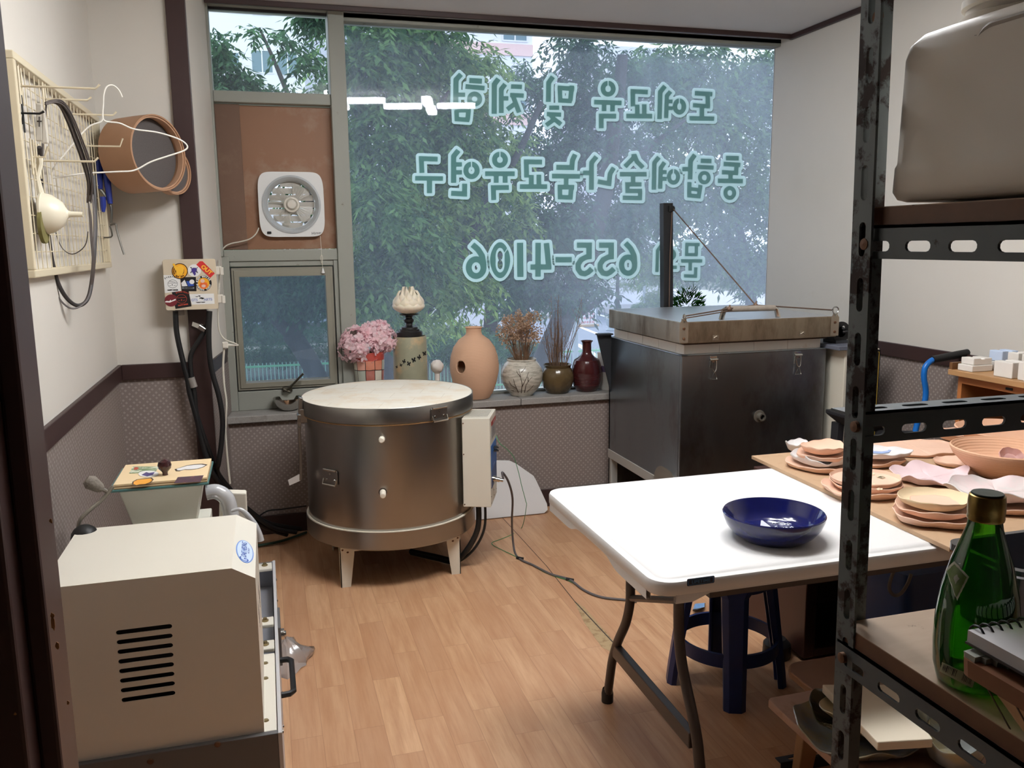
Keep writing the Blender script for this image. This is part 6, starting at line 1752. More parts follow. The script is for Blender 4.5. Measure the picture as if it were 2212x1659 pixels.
loft(MB(), [[(x, y, .0) for x, y in rrect(cx_ + .03, 2.02, cx_ + .36, 2.30, .03)], [(x, y, .46) for x, y in rrect(cx_, 2.0, cx_ + .38, 2.32, .03)], [(x, y, .46) for x, y in rrect(cx_ - .015, 1.985, cx_ + .395, 2.335, .03)], [(x, y, .49) for x, y in rrect(cx_ - .015, 1.985, cx_ + .395, 2.335, .03)]]).build('body', P('blue_crate_plastic', (28, 58, 104), .45), crt)
MB().tube([ony(x, y, 1.975) for x, y in ((1945, 1212), (1928, 1240), (1921, 1270), (1930, 1285), (1945, 1283), (1960, 1262), (1968, 1240))], .005, 8, 0, False, 5).build('rope_handle', P('grey_rope', (120, 112, 104), .9), crt)
# small blue wrapper under the table edge
wp = MB(); c0_ = onz(1512, 1312, .0)
for k in range(3):
    wp.hexa([onz(x, y, .002 + .012 * k) for x, y in ((1496 + 4 * k, 1318), (1520, 1312), (1524, 1302), (1500, 1306))], [onz(x, y, .012 + .012 * k) for x, y in ((1498, 1316), (1518 + 2 * k, 1311), (1522, 1303), (1502, 1306 - k))])
tag(wp.build('plastic_wrapper', P('blue_white_film', (120, 160, 206), .3, var=(60, .4))), 'crumpled blue and white wrapper on the floor behind the table leg', 'wrapper')
# low plank bench with glazed ware
M_plk = P('worn_plank', (176, 142, 122), .6, var=(4, .1), stain=((140, 100, 76), 10, .55, .75))
M_raw = P('raw_wood', (168, 128, 90), .6, var=(8, .12))
bn = thing('plank_bench', 'low worn wooden plank bench holding glazed plates beside the shelf', 'bench', (1.6, 1.6, 0))
MB().prism([(1.216, 1.815, .262), (1.226, 1.825, .262), (1.90, 1.83, .262), (1.90, 1.36, .262), (1.21, 1.36, .262)], (0, 0, .022)).build('plank', M_plk, bn, bevel=.003)
for (x, y, sx_2, sy_2) in ((1.345, 1.80, .022, .07), (1.345, 1.44, .022, -.07), (1.80, 1.80, -.02, .05), (1.80, 1.44, -.02, -.05)):
    lo = [(x - .022 + sx_2, y - .016 + sy_2, 0), (x + .022 + sx_2, y - .016 + sy_2, 0), (x + .022 + sx_2, y + .016 + sy_2, 0), (x - .022 + sx_2, y + .016 + sy_2, 0)]
    MB().hexa([Vector(p) for p in lo], [Vector((x - .03, y - .018, .262)), Vector((x + .03, y - .018, .262)), Vector((x + .03, y + .018, .262)), Vector((x - .03, y + .018, .262))]).build('leg', M_raw, bn, bevel=.003)
wsx = thing('low_wooden_stool', 'low brown wooden stool with rounded seat behind the plank bench', 'stool', (1.62, 2.0, 0))
MB().prism([(x, y, .18) for x, y in rrect(1.45, 1.86, 1.80, 2.11, .06)], (0, 0, .022)).build('seat', P('stool_wood', (150, 112, 84), .5, var=(4, .12)), wsx, bevel=.004)
for x, y in ((1.52, 1.92), (1.73, 1.92), (1.52, 2.05), (1.73, 2.05)):
    MB().lathe([(.018, 0), (.022, .18)], (x, y, 0), 14).build('leg', M_raw, wsx)
t = NT('celadon_glaze'); v = t.obj()
M_cel = t.done(t.pbr(t.mix(t.ramp(t.noise(14, v, 5), .4, .65), lin((150, 156, 156)), lin((168, 156, 120))), .08, 0, .65))
M_cel2 = P('dark_green_glaze', (66, 64, 44), .12, spec=.6, var=(12, .4), stain=((200, 190, 160), 5, .56, .62))
BZ2 = .2845
g1_ = onz(1850, 1590, BZ2)
pot('glazed_plate', 'wide wavy grey-blue glazed plate at the bottom of the stack on the bench', 'plate', dish((g1_.x, g1_.y, BZ2), .150, .034, .140, .2, .03, .006, 4, 2.2, .007, .6, seed=31), M_cel)
pot('glazed_bowl', 'glazed bowl with dark inside in the stack on the bench', 'bowl', dish((g1_.x + .012, g1_.y + .006, BZ2 + .022), .122, .046, .112, .3, .03, .006, 4, 2.2, .008, .45, seed=32), M_cel2)
pot('glazed_plate', 'cream glazed plate just under the cream tile on the bench', 'plate', dish((g1_.x + .03, g1_.y - .02, BZ2 + .052), .112, .024, .112, .1, .03, .004, 4, 2.6, .007, .7, seed=33), P('cream_glaze', (206, 190, 150), .3, var=(12, .15)))
tl_ = [onz(x, y, .381) for x, y in ((1776, 1478), (1896, 1603), (2016, 1596), (1925, 1478))]
tb_ = MB().prism(tl_, (0, 0, -.022)).build('cream_tile', P('cream_bisque', (226, 214, 192), .8, var=(3, .03)), bevel=.003)
tag(tb_, 'thick cream tile lying on the stacked plates on the bench', 'tile')
gg = onz(2060, 1640, BZ2 + .01)
pot('glazed_dish', 'glossy grey-white glazed dish at the bottom right under the shelf', 'dish', dish((gg.x, gg.y, BZ2 + .001), .088, .075, .075, .3, .05, .008, 3, 2, .010, .4, seed=35), M_cel)
pot('glazed_dish', 'second glossy glazed dish leaning behind the grey-white one', 'dish', dish((gg.x - .012, gg.y + .11, BZ2 + .001), .055, .10, .03, 1.1, .05, .006, 3, 2, .010, .4, seed=36), P('glaze_grey', (150, 150, 146), .1, spec=.6, var=(12, .3)))
an = MB().plate(rect(0, -.015, .36, .015), [slot(.05 + .07 * k, 0, .036, .010) for k in range(5)], (1.315, 1.905, .034), (1, -.02, 0), (0, 1, 0), (0, 0, 1), .003).plate(rect(0, 0, .36, .034), [], (1.315, 1.89, 0), (1, -.02, 0), (0, 0, 1), (0, -1, 0), .003)
an.build('steel_angle', P('dark_blue_grey_steel', (62, 66, 72), .45, .3, var=(12, .2)))
tag(bpy.data.objects['steel_angle'], 'short grey slotted steel angle on the floor by the bench leg', 'steel bar')

# ================================================================== BEHIND THE SHELF
# kiln controller
kb = thing('kiln_controller', 'cream control cabinet with black gold-lined front right of the square kiln', 'control box', (2.73, 3.6, 0))
MB().box((2.635, 3.425, 0), (2.83, 3.83, .962)).build('case', M_cream, kb, bevel=.004)
MB().box((2.655, 3.421, .30), (2.832, 3.426, .955)).build('front_panel', P('black_panel', (28, 28, 30), .35), kb)
M_gold = P('gold_line', (196, 160, 60), .4)
m = MB()
for a, b in (((2.664, .315), (2.664, .945)), ((2.824, .315), (2.824, .945)), ((2.664, .945), (2.824, .945))):
    m.cyl((a[0], 3.420, a[1]), (b[0], 3.420, b[1]), .0013, n=6)
m.build('gold_border', M_gold, kb)
text_mb('KILN', .018, (2.745, 3.4208, .936), (1, 0, 0), (0, 0, 1), (0, -1, 0)).build('lettering', M_gold, kb)
MB().lathe([(.008, 0), (.007, .008), (.0001, .009)], (2.78, 3.421, .905), 14, 0, (0, -1, 0)).build('pilot_lamp', P('orange_lens', (206, 96, 40), .2), kb)
MB().box((2.70, 3.415, .72), (2.80, 3.421, .88)).build('meter', P('grey_meter', (70, 72, 76), .2), kb)
MB().lathe([(.012, 0), (.011, .014), (.0001, .015)], (2.832, 3.50, .86), 14, 0, (1, 0, 0)).build('knob', M_black, kb)
kp = MB().box((2.58, 3.40, .9635), (2.80, 3.75, .985)).build('grey_tray', P('blue_grey_sheet', (96, 100, 112), .5), bevel=.003)
tag(kp, 'flat grey sheet lying on the kiln controller', 'tray')
wn_ = thing('hand_winch', 'black hand winch fixed beside the square kiln lid', 'winch', (2.68, 3.56, .985))
for y in (3.50, 3.58):
    MB().plate(circ(0, .055, .050, 28) , [circ(.012, .075, .010, 12)], (2.665, y, .985), (1, 0, 0), (0, 0, 1), (0, -1, 0), .005).build('side_plate', M_black, wn_)
MB().cyl((2.665, 3.50, 1.04), (2.665, 3.58, 1.04), .026).box((2.63, 3.49, .985), (2.72, 3.59, 1.0)).build('drum', P('winch_steel', (74, 76, 80), .4, .6), wn_)
MB().tube([(2.665, 3.49, 1.04), (2.70, 3.475, 1.045), (2.74, 3.475, 1.05)], .007, 8).build('crank', M_black, wn_)
# black folding step
bs = thing('black_folding_stand', 'black plastic folding stand in front of the square kiln', 'stand', (2.55, 3.2, 0))
M_bpl = P('black_plastic', (40, 40, 43), .5, var=(10, .1))
MB().hexa([Vector(p) for p in ((2.52, 3.12, .64), (2.63, 3.06, .64), (2.63, 3.26, .64), (2.52, 3.30, .64))], [Vector(p) for p in ((2.475, 3.10, .685), (2.66, 3.04, .685), (2.66, 3.28, .685), (2.475, 3.335, .685))]).box((2.475, 3.06, .685), (2.665, 3.335, .703)).build('tray', M_bpl, bs, bevel=.003)
for x, y, dx_ in ((2.52, 3.30, -.02), (2.52, 3.10, -.02), (2.62, 3.28, .02), (2.62, 3.08, .02)):
    MB().hexa([Vector((x + dx_ - .014, y - .02, 0)), Vector((x + dx_ + .014, y - .02, 0)), Vector((x + dx_ + .014, y + .02, 0)), Vector((x + dx_ - .014, y + .02, 0))], [Vector((x - .018, y - .025, .645)), Vector((x + .018, y - .025, .645)), Vector((x + .018, y + .025, .645)), Vector((x - .018, y + .025, .645))]).build('leg', M_bpl, bs, bevel=.003)
MB().plate(rrect(-.085, -.05, .085, .05, .02), [slot(0, 0, .10, .035)], (2.62, 3.035, .60), (.9, -.43, 0), (0, 0, 1), (-.43, -.9, 0), .02).build('side_handle', M_bpl, bs)
# hand truck
ht = thing('hand_truck', 'blue tube hand truck with black grip standing against the right wall', 'hand truck', (2.75, 3.05, 0))
tbp = [ony(x, y, 3.05) for x, y in ((2030, 773), (2012, 779), (1999, 793), (1996, 815), (2000, 845), (1997, 870), (1987, 895), (1979, 925), (1972, 955))]
low = tbp[-1]
MB().tube(tbp + [low + Vector((-.03, 0, -.15)), Vector((low.x - .05, 3.05, .12))], .0125, 12, 0, False, 5).build('frame', P('bright_blue_tube', (24, 110, 196), .3, spec=.5), ht)
MB().tube([ony(x, y, 3.05) for x, y in ((2014, 777), (2040, 772), (2070, 766), (2090, 762))], [.0165, .017, .0175, .017], 12).build('grip', M_black, ht)
MB().lathe([(.10, -.02), (.11, -.015), (.11, .015), (.10, .02)], (low.x - .05, 3.05, .11), 32, 0, (0, 1, 0)).build('wheel', M_black, ht)
# desk with plaster moulds
DZ = .955
dk = thing('wooden_desk', 'orange-brown wooden desk with open kneehole against the right wall', 'desk', (2.8, 2.4, 0))
M_dk = P('orange_wood', (178, 112, 62), .45, var=(5, .1)); M_dt = P('desk_top_wood', (176, 134, 90), .5, var=(5, .08))
MB().box((2.655, 1.55, DZ - .022), (2.978, 2.806, DZ)).build('desk_top', M_dt, dk, bevel=.002)
MB().box((2.69, 2.765, 0), (2.97, 2.785, DZ - .022)).build('side_panel', M_dk, dk)
MB().box((2.69, 1.58, 0), (2.97, 1.60, DZ - .022)).build('side_panel', M_dk, dk)
MB().box((2.69, 1.60, DZ - .055), (2.71, 2.765, DZ - .022)).build('apron', M_dk, dk)
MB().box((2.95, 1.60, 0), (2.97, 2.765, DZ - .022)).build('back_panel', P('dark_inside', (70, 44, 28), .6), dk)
MB().box((2.687, 2.52, DZ - .045), (2.690, 2.55, DZ - .036)).build('keyhole', M_black, dk)
MB().box((2.66, 2.790, DZ + .0003), (2.74, 2.805, DZ + .028)).build('end_stop', P('end_stop_wood', (112, 76, 44), .5), dk)
M_pl = P('plaster', (228, 222, 214), .9, spec=.15, var=(8, .04)); M_pl2 = P('bluish_plaster', (196, 210, 232), .9, spec=.15, var=(8, .04))
GM = 'plaster moulds on the desk'
def mould(x, y, z, dx_, dy_, dz_, label, mat=None, notch=True):
    m = MB()
    if notch:
        m.plate([(0, 0), (dx_, 0), (dx_, dz_), (dx_ * .62, dz_), (dx_ * .56, dz_ * .84), (dx_ * .44, dz_ * .84), (dx_ * .38, dz_), (0, dz_)], [], (x, y, z), (1, 0, 0), (0, 0, 1), (0, -1, 0), dy_)
    else:
        m.box((x, y, z), (x + dx_, y + dy_, z + dz_))
    return tag(m.build('plaster_mould', mat or M_pl, bevel=.003), label, 'mould', GM)
e2 = .0006
mould(2.672, 2.70, DZ + e2, .10, .075, .026, 'lower white plaster mould at the left end of the desk', None, False)
mould(2.682, 2.705, DZ + .0275, .09, .065, .026, 'upper white plaster mould at the left end of the desk', None)
mould(2.80, 2.68, DZ + e2, .08, .07, .036, 'plaster mould under the bluish one', None, False)
mould(2.80, 2.685, DZ + .0375, .08, .065, .042, 'single bluish plaster mould near the left end of the desk', M_pl2)
for k in range(7):
    mould(2.80 + .004 * (k % 2), 2.61 - k * .062, DZ + e2, .075, .050, .080, 'thin white plaster mould in the back row, %s from the left' % ('first', 'second', 'third', 'fourth', 'fifth', 'sixth', 'seventh')[k])
mould(2.68, 2.52, DZ + e2, .085, .085, .060, 'big white plaster mould in the front row right of the left end pair', None)
mould(2.685, 2.415, DZ + e2, .085, .085, .068, 'tall white plaster mould in the front row, in the middle', None)
for k in range(3):
    mould(2.69, 2.36 - k * .05, DZ + e2, .08, .038, .066, 'narrow plaster mould in the front row, %s after the tall one' % ('first', 'second', 'third')[k])
for k in range(4):
    mould(2.895, 2.45 - k * .055, DZ + e2, .07, .042, .105, 'plaster mould in the row along the wall, %s from the left' % ('first', 'second', 'third', 'fourth')[k])
mould(2.89, 2.30, DZ + .1065, .075, .11, .060, 'topmost plaster mould of the pile against the wall', None, False)
mould(2.665, 2.405, DZ + e2, .018, .05, .022, 'small plaster piece at the front edge of the desk', None, False)
ds = MB().box((2.658, 2.10, DZ + e2), (2.685, 2.37, DZ + .016)).build('slate_strip', P('dark_slate', (92, 84, 76), .7), bevel=.002)
tag(ds, 'dark grey strip lying along the front edge of the desk', 'strip')

# ================================================================== SLOTTED-ANGLE SHELF IN FRONT
t = NT('rusty_angle_steel'); v = t.obj()
nz_ = t.ramp(t.noise(22, v, 6, .7), .50, .57)
cs_ = t.mix(t.noise(6, v), lin((78, 88, 92)), lin((98, 108, 110)))
M_ang = t.done(t.pbr(t.mix(nz_, cs_, lin((44, 32, 30))), t.math('MULTIPLY_ADD', nz_, .35, .42), 0, .4, t.bump(t.noise(40, v, 5), .12, .004)))
M_ang2 = P('plain_angle_steel', (82, 90, 94), .45, spec=.4, var=(10, .15), stain=((46, 34, 30), 30, .66, .72))
SX, SY, SX1, SY1, SH = .608, .785, 1.50, .34, 2.1
shf = thing('steel_shelf', 'dark slotted-angle steel shelf with wooden boards at the right of the photo', 'shelf', (SX, SY, 0))
FW = .030; FB = .037
def post(x, y, ux, uy):
    m = MB()
    sl = [slot(FW * .55, .03 + .058 * k, .036, .010, False) for k in range(int((SH - .06) / .058))]
    m.plate(rect(0, 0, FW, SH), sl, (x, y, 0), (0, uy, 0), (0, 0, 1), (-ux, 0, 0), .003)
    m.plate(rect(.003, 0, FB, SH), [slot(.0185, .030 + .058 * k, .034, .0065, False) for k in range(int((SH - .09) / .058))], (x, y, 0), (ux, 0, 0), (0, 0, 1), (0, -uy, 0), .003)
    m.v = [(vx_ - (vz_ - 1.27) * .0157, vy_, vz_) for vx_, vy_, vz_ in m.v]   # the rack leans a little
    return m.build('post', M_ang, shf)
po1 = post(SX, SY, 1, -1); post(SX1, SY, -1, -1); post(SX, SY1, 1, 1); post(SX1, SY1, -1, 1)
for z in (1.475, 1.28, 1.012, 1.70):
    for dy_ in (.012,):
        MB().lathe([(.0065, 0), (.006, .004), (.0001, .005)], (SX, SY - dy_ - .008, z), 10, 0, (-1, 0, 0)).build('bolt', MATS['rusty_screw'] if 'rusty_screw' in MATS else M_rust, po1)
def beam(p, L, axis, h, z, label, flange_dir, topflange=True):
    """L-section beam: upright web with slots and a flange at its top"""
    U = Vector((1, 0, 0)) if axis == 'x' else Vector((0, -1, 0)); N = Vector((0, -1, 0)) if axis == 'x' else Vector((-1, 0, 0))
    F = -N if flange_dir > 0 else N
    n = int(L / .056); sl = [slot(.03 + .056 * k, -h * .62, .034, .0105) for k in range(n) if .03 + .056 * k + .02 < L]
    m = MB().plate([(0, -h), (L, -h), (L, 0), (0, 0)], sl, Vector((p[0], p[1], z)), U, Vector((0, 0, 1)), N, .003)
    m.plate([(0, .0), (L, .0), (L, .034), (0, .034)], [slot(.045 + .056 * k, .018, .034, .0105) for k in range(n) if .045 + .056 * k + .02 < L], Vector((p[0], p[1], z)) , U, F, Vector((0, 0, 1)), .003)
    return m.build('beam', M_ang2, shf)
LYs = SY - SY1
beam((SX + .0035, SY - .003), LYs - .006, 'y', .034, 1.4940, '', 1)
beam((SX + .0035, SY - .003), LYs - .006, 'y', .034, 1.0265, '', 1)
beam((SX1 - .0035, SY - .003), LYs - .006, 'y', .034, 1.4940, '', -1)
beam((SX1 - .0035, SY - .003), LYs - .006, 'y', .034, 1.0265, '', -1)
beam((SX + .004, SY - .004), SX1 - SX - .01, 'x', .036, 1.291, '', 1)
for z in (1.4940, 1.0265):
    beam((SX + .004, SY1 + .006), SX1 - SX - .01, 'x', .034, z, '', 1)
M_sb = P('stained_shelf_board', (126, 96, 74), .6, var=(4, .12), stain=((62, 48, 40), 9, .6, .72))
t = NT('worn_shelf_top'); v = t.obj((3, 14, 3))
M_sb2 = t.done(t.pbr(t.mix(t.ramp(t.noise(20, t.obj(), 6, .75), .62, .70), t.mix(t.noise(3, v, 5), lin((150, 126, 104)), lin((178, 154, 132))), lin((56, 46, 40))), .55, 0, .3))
M_edge = P('ply_edge_brown', (106, 70, 46), .6, var=(40, .3))
for z0, z1 in ((1.4945, 1.5130), (1.0270, 1.0465)):
    MB().box((SX + .006, SY1 + .008, z0), (SX1 - .006, SY - .006, z1 - .001)).build('board_core', M_edge, shf)
    MB().box((SX + .006, SY1 + .008, z1 - .001), (SX1 - .006, SY - .006, z1)).build('board', M_sb2, shf)
SBL, SBU = 1.0465, 1.5130
# jerrycan
jg = thing('jerrycan', 'big translucent white plastic jerrycan on the top shelf', 'jerrycan', (.80, .60, SBU))
M_jug = P('translucent_hdpe', (232, 224, 212), .42, spec=.4, var=(4, .04), **{'Subsurface Weight': .25, 'Subsurface Radius': (.05, .045, .04)})
jx0, jx1, jy0, jy1 = .619, .95, .39, .757
def jl(ins, z, r=.035): return [(x, y, SBU + z) for x, y in rrect(jx0 + ins, jy0 + ins, jx1 - ins, jy1 - ins, r, 7)]
JS = (ony(1990, 66, .745).z - SBU) / .272
m = MB(); loft(m, [[(x, y, SBU + (z - SBU) * JS) for x, y, z in lp] for lp in [jl(.012, .006, .012), jl(.004, .010, .018), jl(0, .022, .02), jl(.0005, .060, .02), jl(.002, .066, .02), jl(.0035, .225, .02), jl(.006, .245, .02), jl(.014, .260, .02), jl(.028, .268, .02), jl(.05, .272, .02)]])
m.build('body', M_jug, jg, sharp=70)
for x, y in ((.68, .70), (.68, .45), (.9, .70), (.9, .45)):
    MB().cyl((x, y, SBU + .0003), (x, y, SBU + .006), .018).build('foot', M_jug, jg)
cxj, cyj = .716, .692
MB().lathe([(r_, z_ - .272 + .27 * JS) for r_, z_ in [(.058, .268), (.058, .279), (.052, .281), (.052, .287), (.056, .289), (.056, .296), (.050, .298), (.050, .305)]], (cxj, cyj, SBU), 40).build('neck', M_jug, jg)
cap_ = [(.053 + (.0018 if k % 2 else 0)) for k in range(96)]
m = MB(); loft(m, [[(cxj + r_ * math.cos(2 * PI * i / 96), cyj + r_ * math.sin(2 * PI * i / 96), SBU + z - .272 + .27 * JS) for i, r_ in enumerate(cap_)] for z in (.304, .352)])
m.build('cap', MATS['warm_white_plastic'], jg, sharp=30)
hd_px = [(2090, 128), (2080, 118), (2077, 100), (2082, 82), (2096, 70), (2130, 62), (2200, 52)]
xs = jx0 + .006
def side_pt(y, z): return Vector((xs, y, z))
yy0, yy1, zz0_, zz1_ = .42, .665, SBU + .195, SBU + .245
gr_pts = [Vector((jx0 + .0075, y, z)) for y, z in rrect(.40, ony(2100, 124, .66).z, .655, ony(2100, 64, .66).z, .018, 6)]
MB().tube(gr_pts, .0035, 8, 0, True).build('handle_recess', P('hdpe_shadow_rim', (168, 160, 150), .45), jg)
# green bottle
q = onz(2100, 1473, SBL)
BS = .915
gb = thing('green_bottle', 'green glass water bottle with gold cap on the middle shelf', 'bottle', (q.x, q.y, SBL))
M_gg = clear('green_glass', (138, 212, 96), .04, .25, .22, (30, 140, 40))
pf = [(.0001, .004), (.030, .001), (.036, .004), (.040, .02), (.0415, .045), (.0408, .075), (.037, .105), (.030, .135), (.0225, .158), (.0175, .174), (.0155, .186), (.0155, .196), (.0165, .199), (.0165, .203), (.0145, .203)]
pf = [(r_ * BS, z_ * BS) for r_, z_ in pf]
MB().lathe(pf, (q.x, q.y, SBL), 56).build('glass', M_gg, gb)
inn = [(r_ * BS, z_ * BS) for r_, z_ in [(.0001, .010), (.028, .008), (.034, .012), (.0375, .03), (.038, .06), (.034, .10), (.026, .135)]]
MB().lathe(inn, (q.x, q.y, SBL), 40).build('inner_glass', clear('green_inner', (196, 236, 160), .05, .1, .0), gb)
MB().lathe([(r_ * BS, z_ * BS) for r_, z_ in [(.0175, .183), (.0182, .186), (.0175, .189), (.0182, .192), (.0180, .203), (.0172, .2095), (.0150, .211), (.0001, .2115)]], (q.x, q.y, SBL), 48).build('cap', P('gold_foil', (146, 122, 66), .35, .85, var=(60, .3)), gb)
MB().lathe([(.0158 * BS, .2112 * BS), (.0150 * BS, .2122 * BS), (.0001, .2125 * BS)], (q.x, q.y, SBL), 32).build('cap_top', P('dark_green_cap', (34, 52, 46), .3), gb)
def on_bottle(x, y, ex=.0006):
    """project a pixel on the bottle's profile"""
    d = ray(x, y); best = None
    for i in range(400):
        s = .55 + i * .0012; p = CAM + d * s; z = p.z - SBL
        if z < 0 or z > .2: continue
        R = float(np.interp(z, [k[1] for k in pf[1:]], [k[0] for k in pf[1:]])) + ex
        if (p.x - q.x) ** 2 + (p.y - q.y) ** 2 <= R * R:
            v_ = Vector((p.x - q.x, p.y - q.y)).normalized() * R
            return Vector((q.x + v_.x, q.y + v_.y, p.z))
    dirc = Vector((-d.x, -d.y)).normalized(); z = (CAM + d * (q.y / d.y)).z
    dd = (CAM + d * (q.y / d.y)); v_ = Vector((dd.x - q.x, dd.y - q.y, 0)); R = float(np.interp(dd.z - SBL, [k[1] for k in pf[1:]], [k[0] for k in pf[1:]])) + ex
    v_ = v_.normalized() * R
    return Vector((q.x + v_.x, q.y + v_.y, dd.z))
def decal(name, corners, mat, par, ex, n=10):
    (a, b, c, d2) = corners; vs = []
    for j in range(n + 1):
        for i in range(n + 1):
            u, w = i / n, j / n
            x = (a[0] * (1 - u) + b[0] * u) * (1 - w) + (d2[0] * (1 - u) + c[0] * u) * w; y = (a[1] * (1 - u) + b[1] * u) * (1 - w) + (d2[1] * (1 - u) + c[1] * u) * w
            vs.append(on_bottle(x, y, ex))
    return MB().add(vs, [(j * (n + 1) + i, j * (n + 1) + i + 1, (j + 1) * (n + 1) + i + 1, (j + 1) * (n + 1) + i) for j in range(n) for i in range(n)], 0, True).build(name, mat, par)
lb_ = decal('label_border', ((2044, 1230), (2062, 1212), (2094, 1246), (2068, 1298)), P('label_white', (186, 186, 168), .4), gb, .0005)
decal('label', ((2046, 1234), (2062, 1218), (2089, 1247), (2067, 1290)), P('label_green', (84, 106, 40), .4, var=(200, .5)), lb_, .0009)
decal('label_mark', ((2061, 1246), (2068, 1240), (2073, 1250), (2064, 1262)), P('label_grey', (150, 150, 130), .4), lb_, .0013, 4)
bc2 = decal('back_label', ((2036, 1430), (2108, 1462), (2100, 1486), (2030, 1450)), P('barcode_paper', (148, 158, 130), .5), gb, .0005)
rb = random.Random(2); u = .06
while u < .92:
    w_ = rb.choice((.012, .02, .03))
    if not .46 < u < .60:
        P0 = lambda u_, v_: ((2036 + 72 * u_) * (1 - v_) + (2030 + 70 * u_) * v_, (1430 + 32 * u_) * (1 - v_) + (1450 + 36 * u_) * v_)
        decal('barcode_bar', (P0(u, .12), P0(u + w_, .12), P0(u + w_, .8), P0(u, .8)), M_black, bc2, .0009, 2)
    u += w_ + rb.choice((.015, .022, .03))
# basket with notepad
T0 = onz(2088, 1398, 1.122); bx1 = T0.x + .25; byy = T0.y
bk = thing('wooden_basket', 'tapered basket of thin wooden strips on the middle shelf, notepad on top', 'basket', (T0.x + .12, T0.y - .08, SBL))
M_strip = P('basket_strip', (176, 146, 110), .6, var=(20, .15)); M_band = P('basket_band', (128, 84, 56), .6, var=(20, .2))
def bl_(ins, z): return [(x, y, z) for x, y in rrect(T0.x + ins, byy - .20 + ins, bx1 - ins, byy - ins, .012, 3)]
m = MB(); loft(m, [bl_(.035, SBL + .0006), bl_(.0, 1.112)], smooth=False)
m.build('body', M_strip, bk)
m = MB(); loft(m, [bl_(.003, 1.098), bl_(-.004, 1.098), bl_(-.005, 1.114), bl_(.002, 1.114)], smooth=False)
m.build('rim_band', M_band, bk)
m = MB()
for k in range(6):
    y = byy - .02 - k * .03
    m.hexa([Vector((T0.x + .0345, y - .0008, SBL + .002)), Vector((T0.x + .0355, y - .0008, SBL + .002)), Vector((T0.x + .0355, y + .0008, SBL + .002)), Vector((T0.x + .0345, y + .0008, SBL + .002))],
           [Vector((T0.x + .0035, y - .0008, 1.095)), Vector((T0.x + .0045, y - .0008, 1.095)), Vector((T0.x + .0045, y + .0008, 1.095)), Vector((T0.x + .0035, y + .0008, 1.095))])
m.build('strip_gap', P('gap_dark', (60, 44, 34), .8), bk)
cl2 = MB(); r4 = random.Random(8)
for k in range(4):
    c = Vector((T0.x + .002 + .006 * k, byy - .004 - .006 * k, 1.1185)); cl2.hexa([c + Vector((-.005, -.008, -.009)), c + Vector((.006, -.008, -.011)), c + Vector((.006, .003, -.008)), c + Vector((-.004, .003, -.007))], [c + Vector((-.006, -.01, .001)), c + Vector((.006, -.01, .0015)), c + Vector((.006, .004, .0012)), c + Vector((-.005, .004, .0005))])
tag(cl2.build('paper_liner', P('grey_paper', (168, 172, 162), .8)), 'crumpled pale paper under the notepad at the basket corner', 'paper')
NZ = 1.1235
npd = thing('spiral_notepad', 'white spiral notepad lying on the wooden basket', 'notepad', (T0.x + .1, byy - .08, NZ))
nx0, ny1 = T0.x + .002, byy + .004
ct = MB(); ct.box((nx0, ny1 - .21, NZ), (nx0 + .15, ny1, NZ + .002)).build('back_cover', P('dark_cover', (54, 46, 46), .5), npd)
MB().box((nx0 + .001, ny1 - .209, NZ + .0021), (nx0 + .149, ny1 - .001, NZ + .013)).build('pages', P('page_white', (206, 204, 206), .7, var=(3, .03)), npd)
for k in range(14):
    x = nx0 + .008 + k * .0103
    MB().tube([Vector((x + .0015 * (i / 12), ny1 - .004 + .0085 * math.cos(i * PI / 6), NZ + .0075 + .0095 * math.sin(i * PI / 6))) for i in range(12)], .0011, 6, 0, True).build('coil', M_black, npd)
# clear bin behind
tb0 = ony(2046, 1168, .772)
bxn = thing('clear_storage_box', 'clear plastic storage box behind the green bottle on the middle shelf', 'storage box', (tb0.x + .15, .71, SBL))
M_clear = clear('clear_plastic', (222, 222, 230), .10, .3, .10, (150, 150, 162))
def cl_(ins, z): return [(x, y, z) for x, y in rrect(tb0.x + ins, .668 + ins, tb0.x + .40 - ins, .772 - ins, .018, 6)]
m = MB(); loft(m, [cl_(.008, SBL + .0006), cl_(.002, tb0.z - .008), cl_(-.003, tb0.z - .008), cl_(-.003, tb0.z), cl_(.004, tb0.z), cl_(.010, SBL + .004)])
m.build('body', M_clear, bxn)


# ================================================================== OUTSIDE THE WINDOW
GZ = -3.3
M_ground = P('park_soil', (56, 58, 50), .9, var=(.5, .2), stain=((52, 64, 44), .35, .45, .6))
struct(MB().box((-60, 6.5, GZ - .2), (90, 120, GZ)).build('ground_outside', M_ground), 'ground of the little park outside', 'ground')
M_road = P('asphalt_road', (96, 106, 122), .85, var=(.6, .06)); M_walk = P('pale_sidewalk', (152, 152, 156), .85, var=(1, .06)); M_line = P('road_line', (236, 234, 226), .7)


def ground_poly(name, px, mat, h, label, cat):
    return struct(MB().prism([onz(x, y, GZ) for x, y in px], (0, 0, h)).build(name, mat), label, cat)


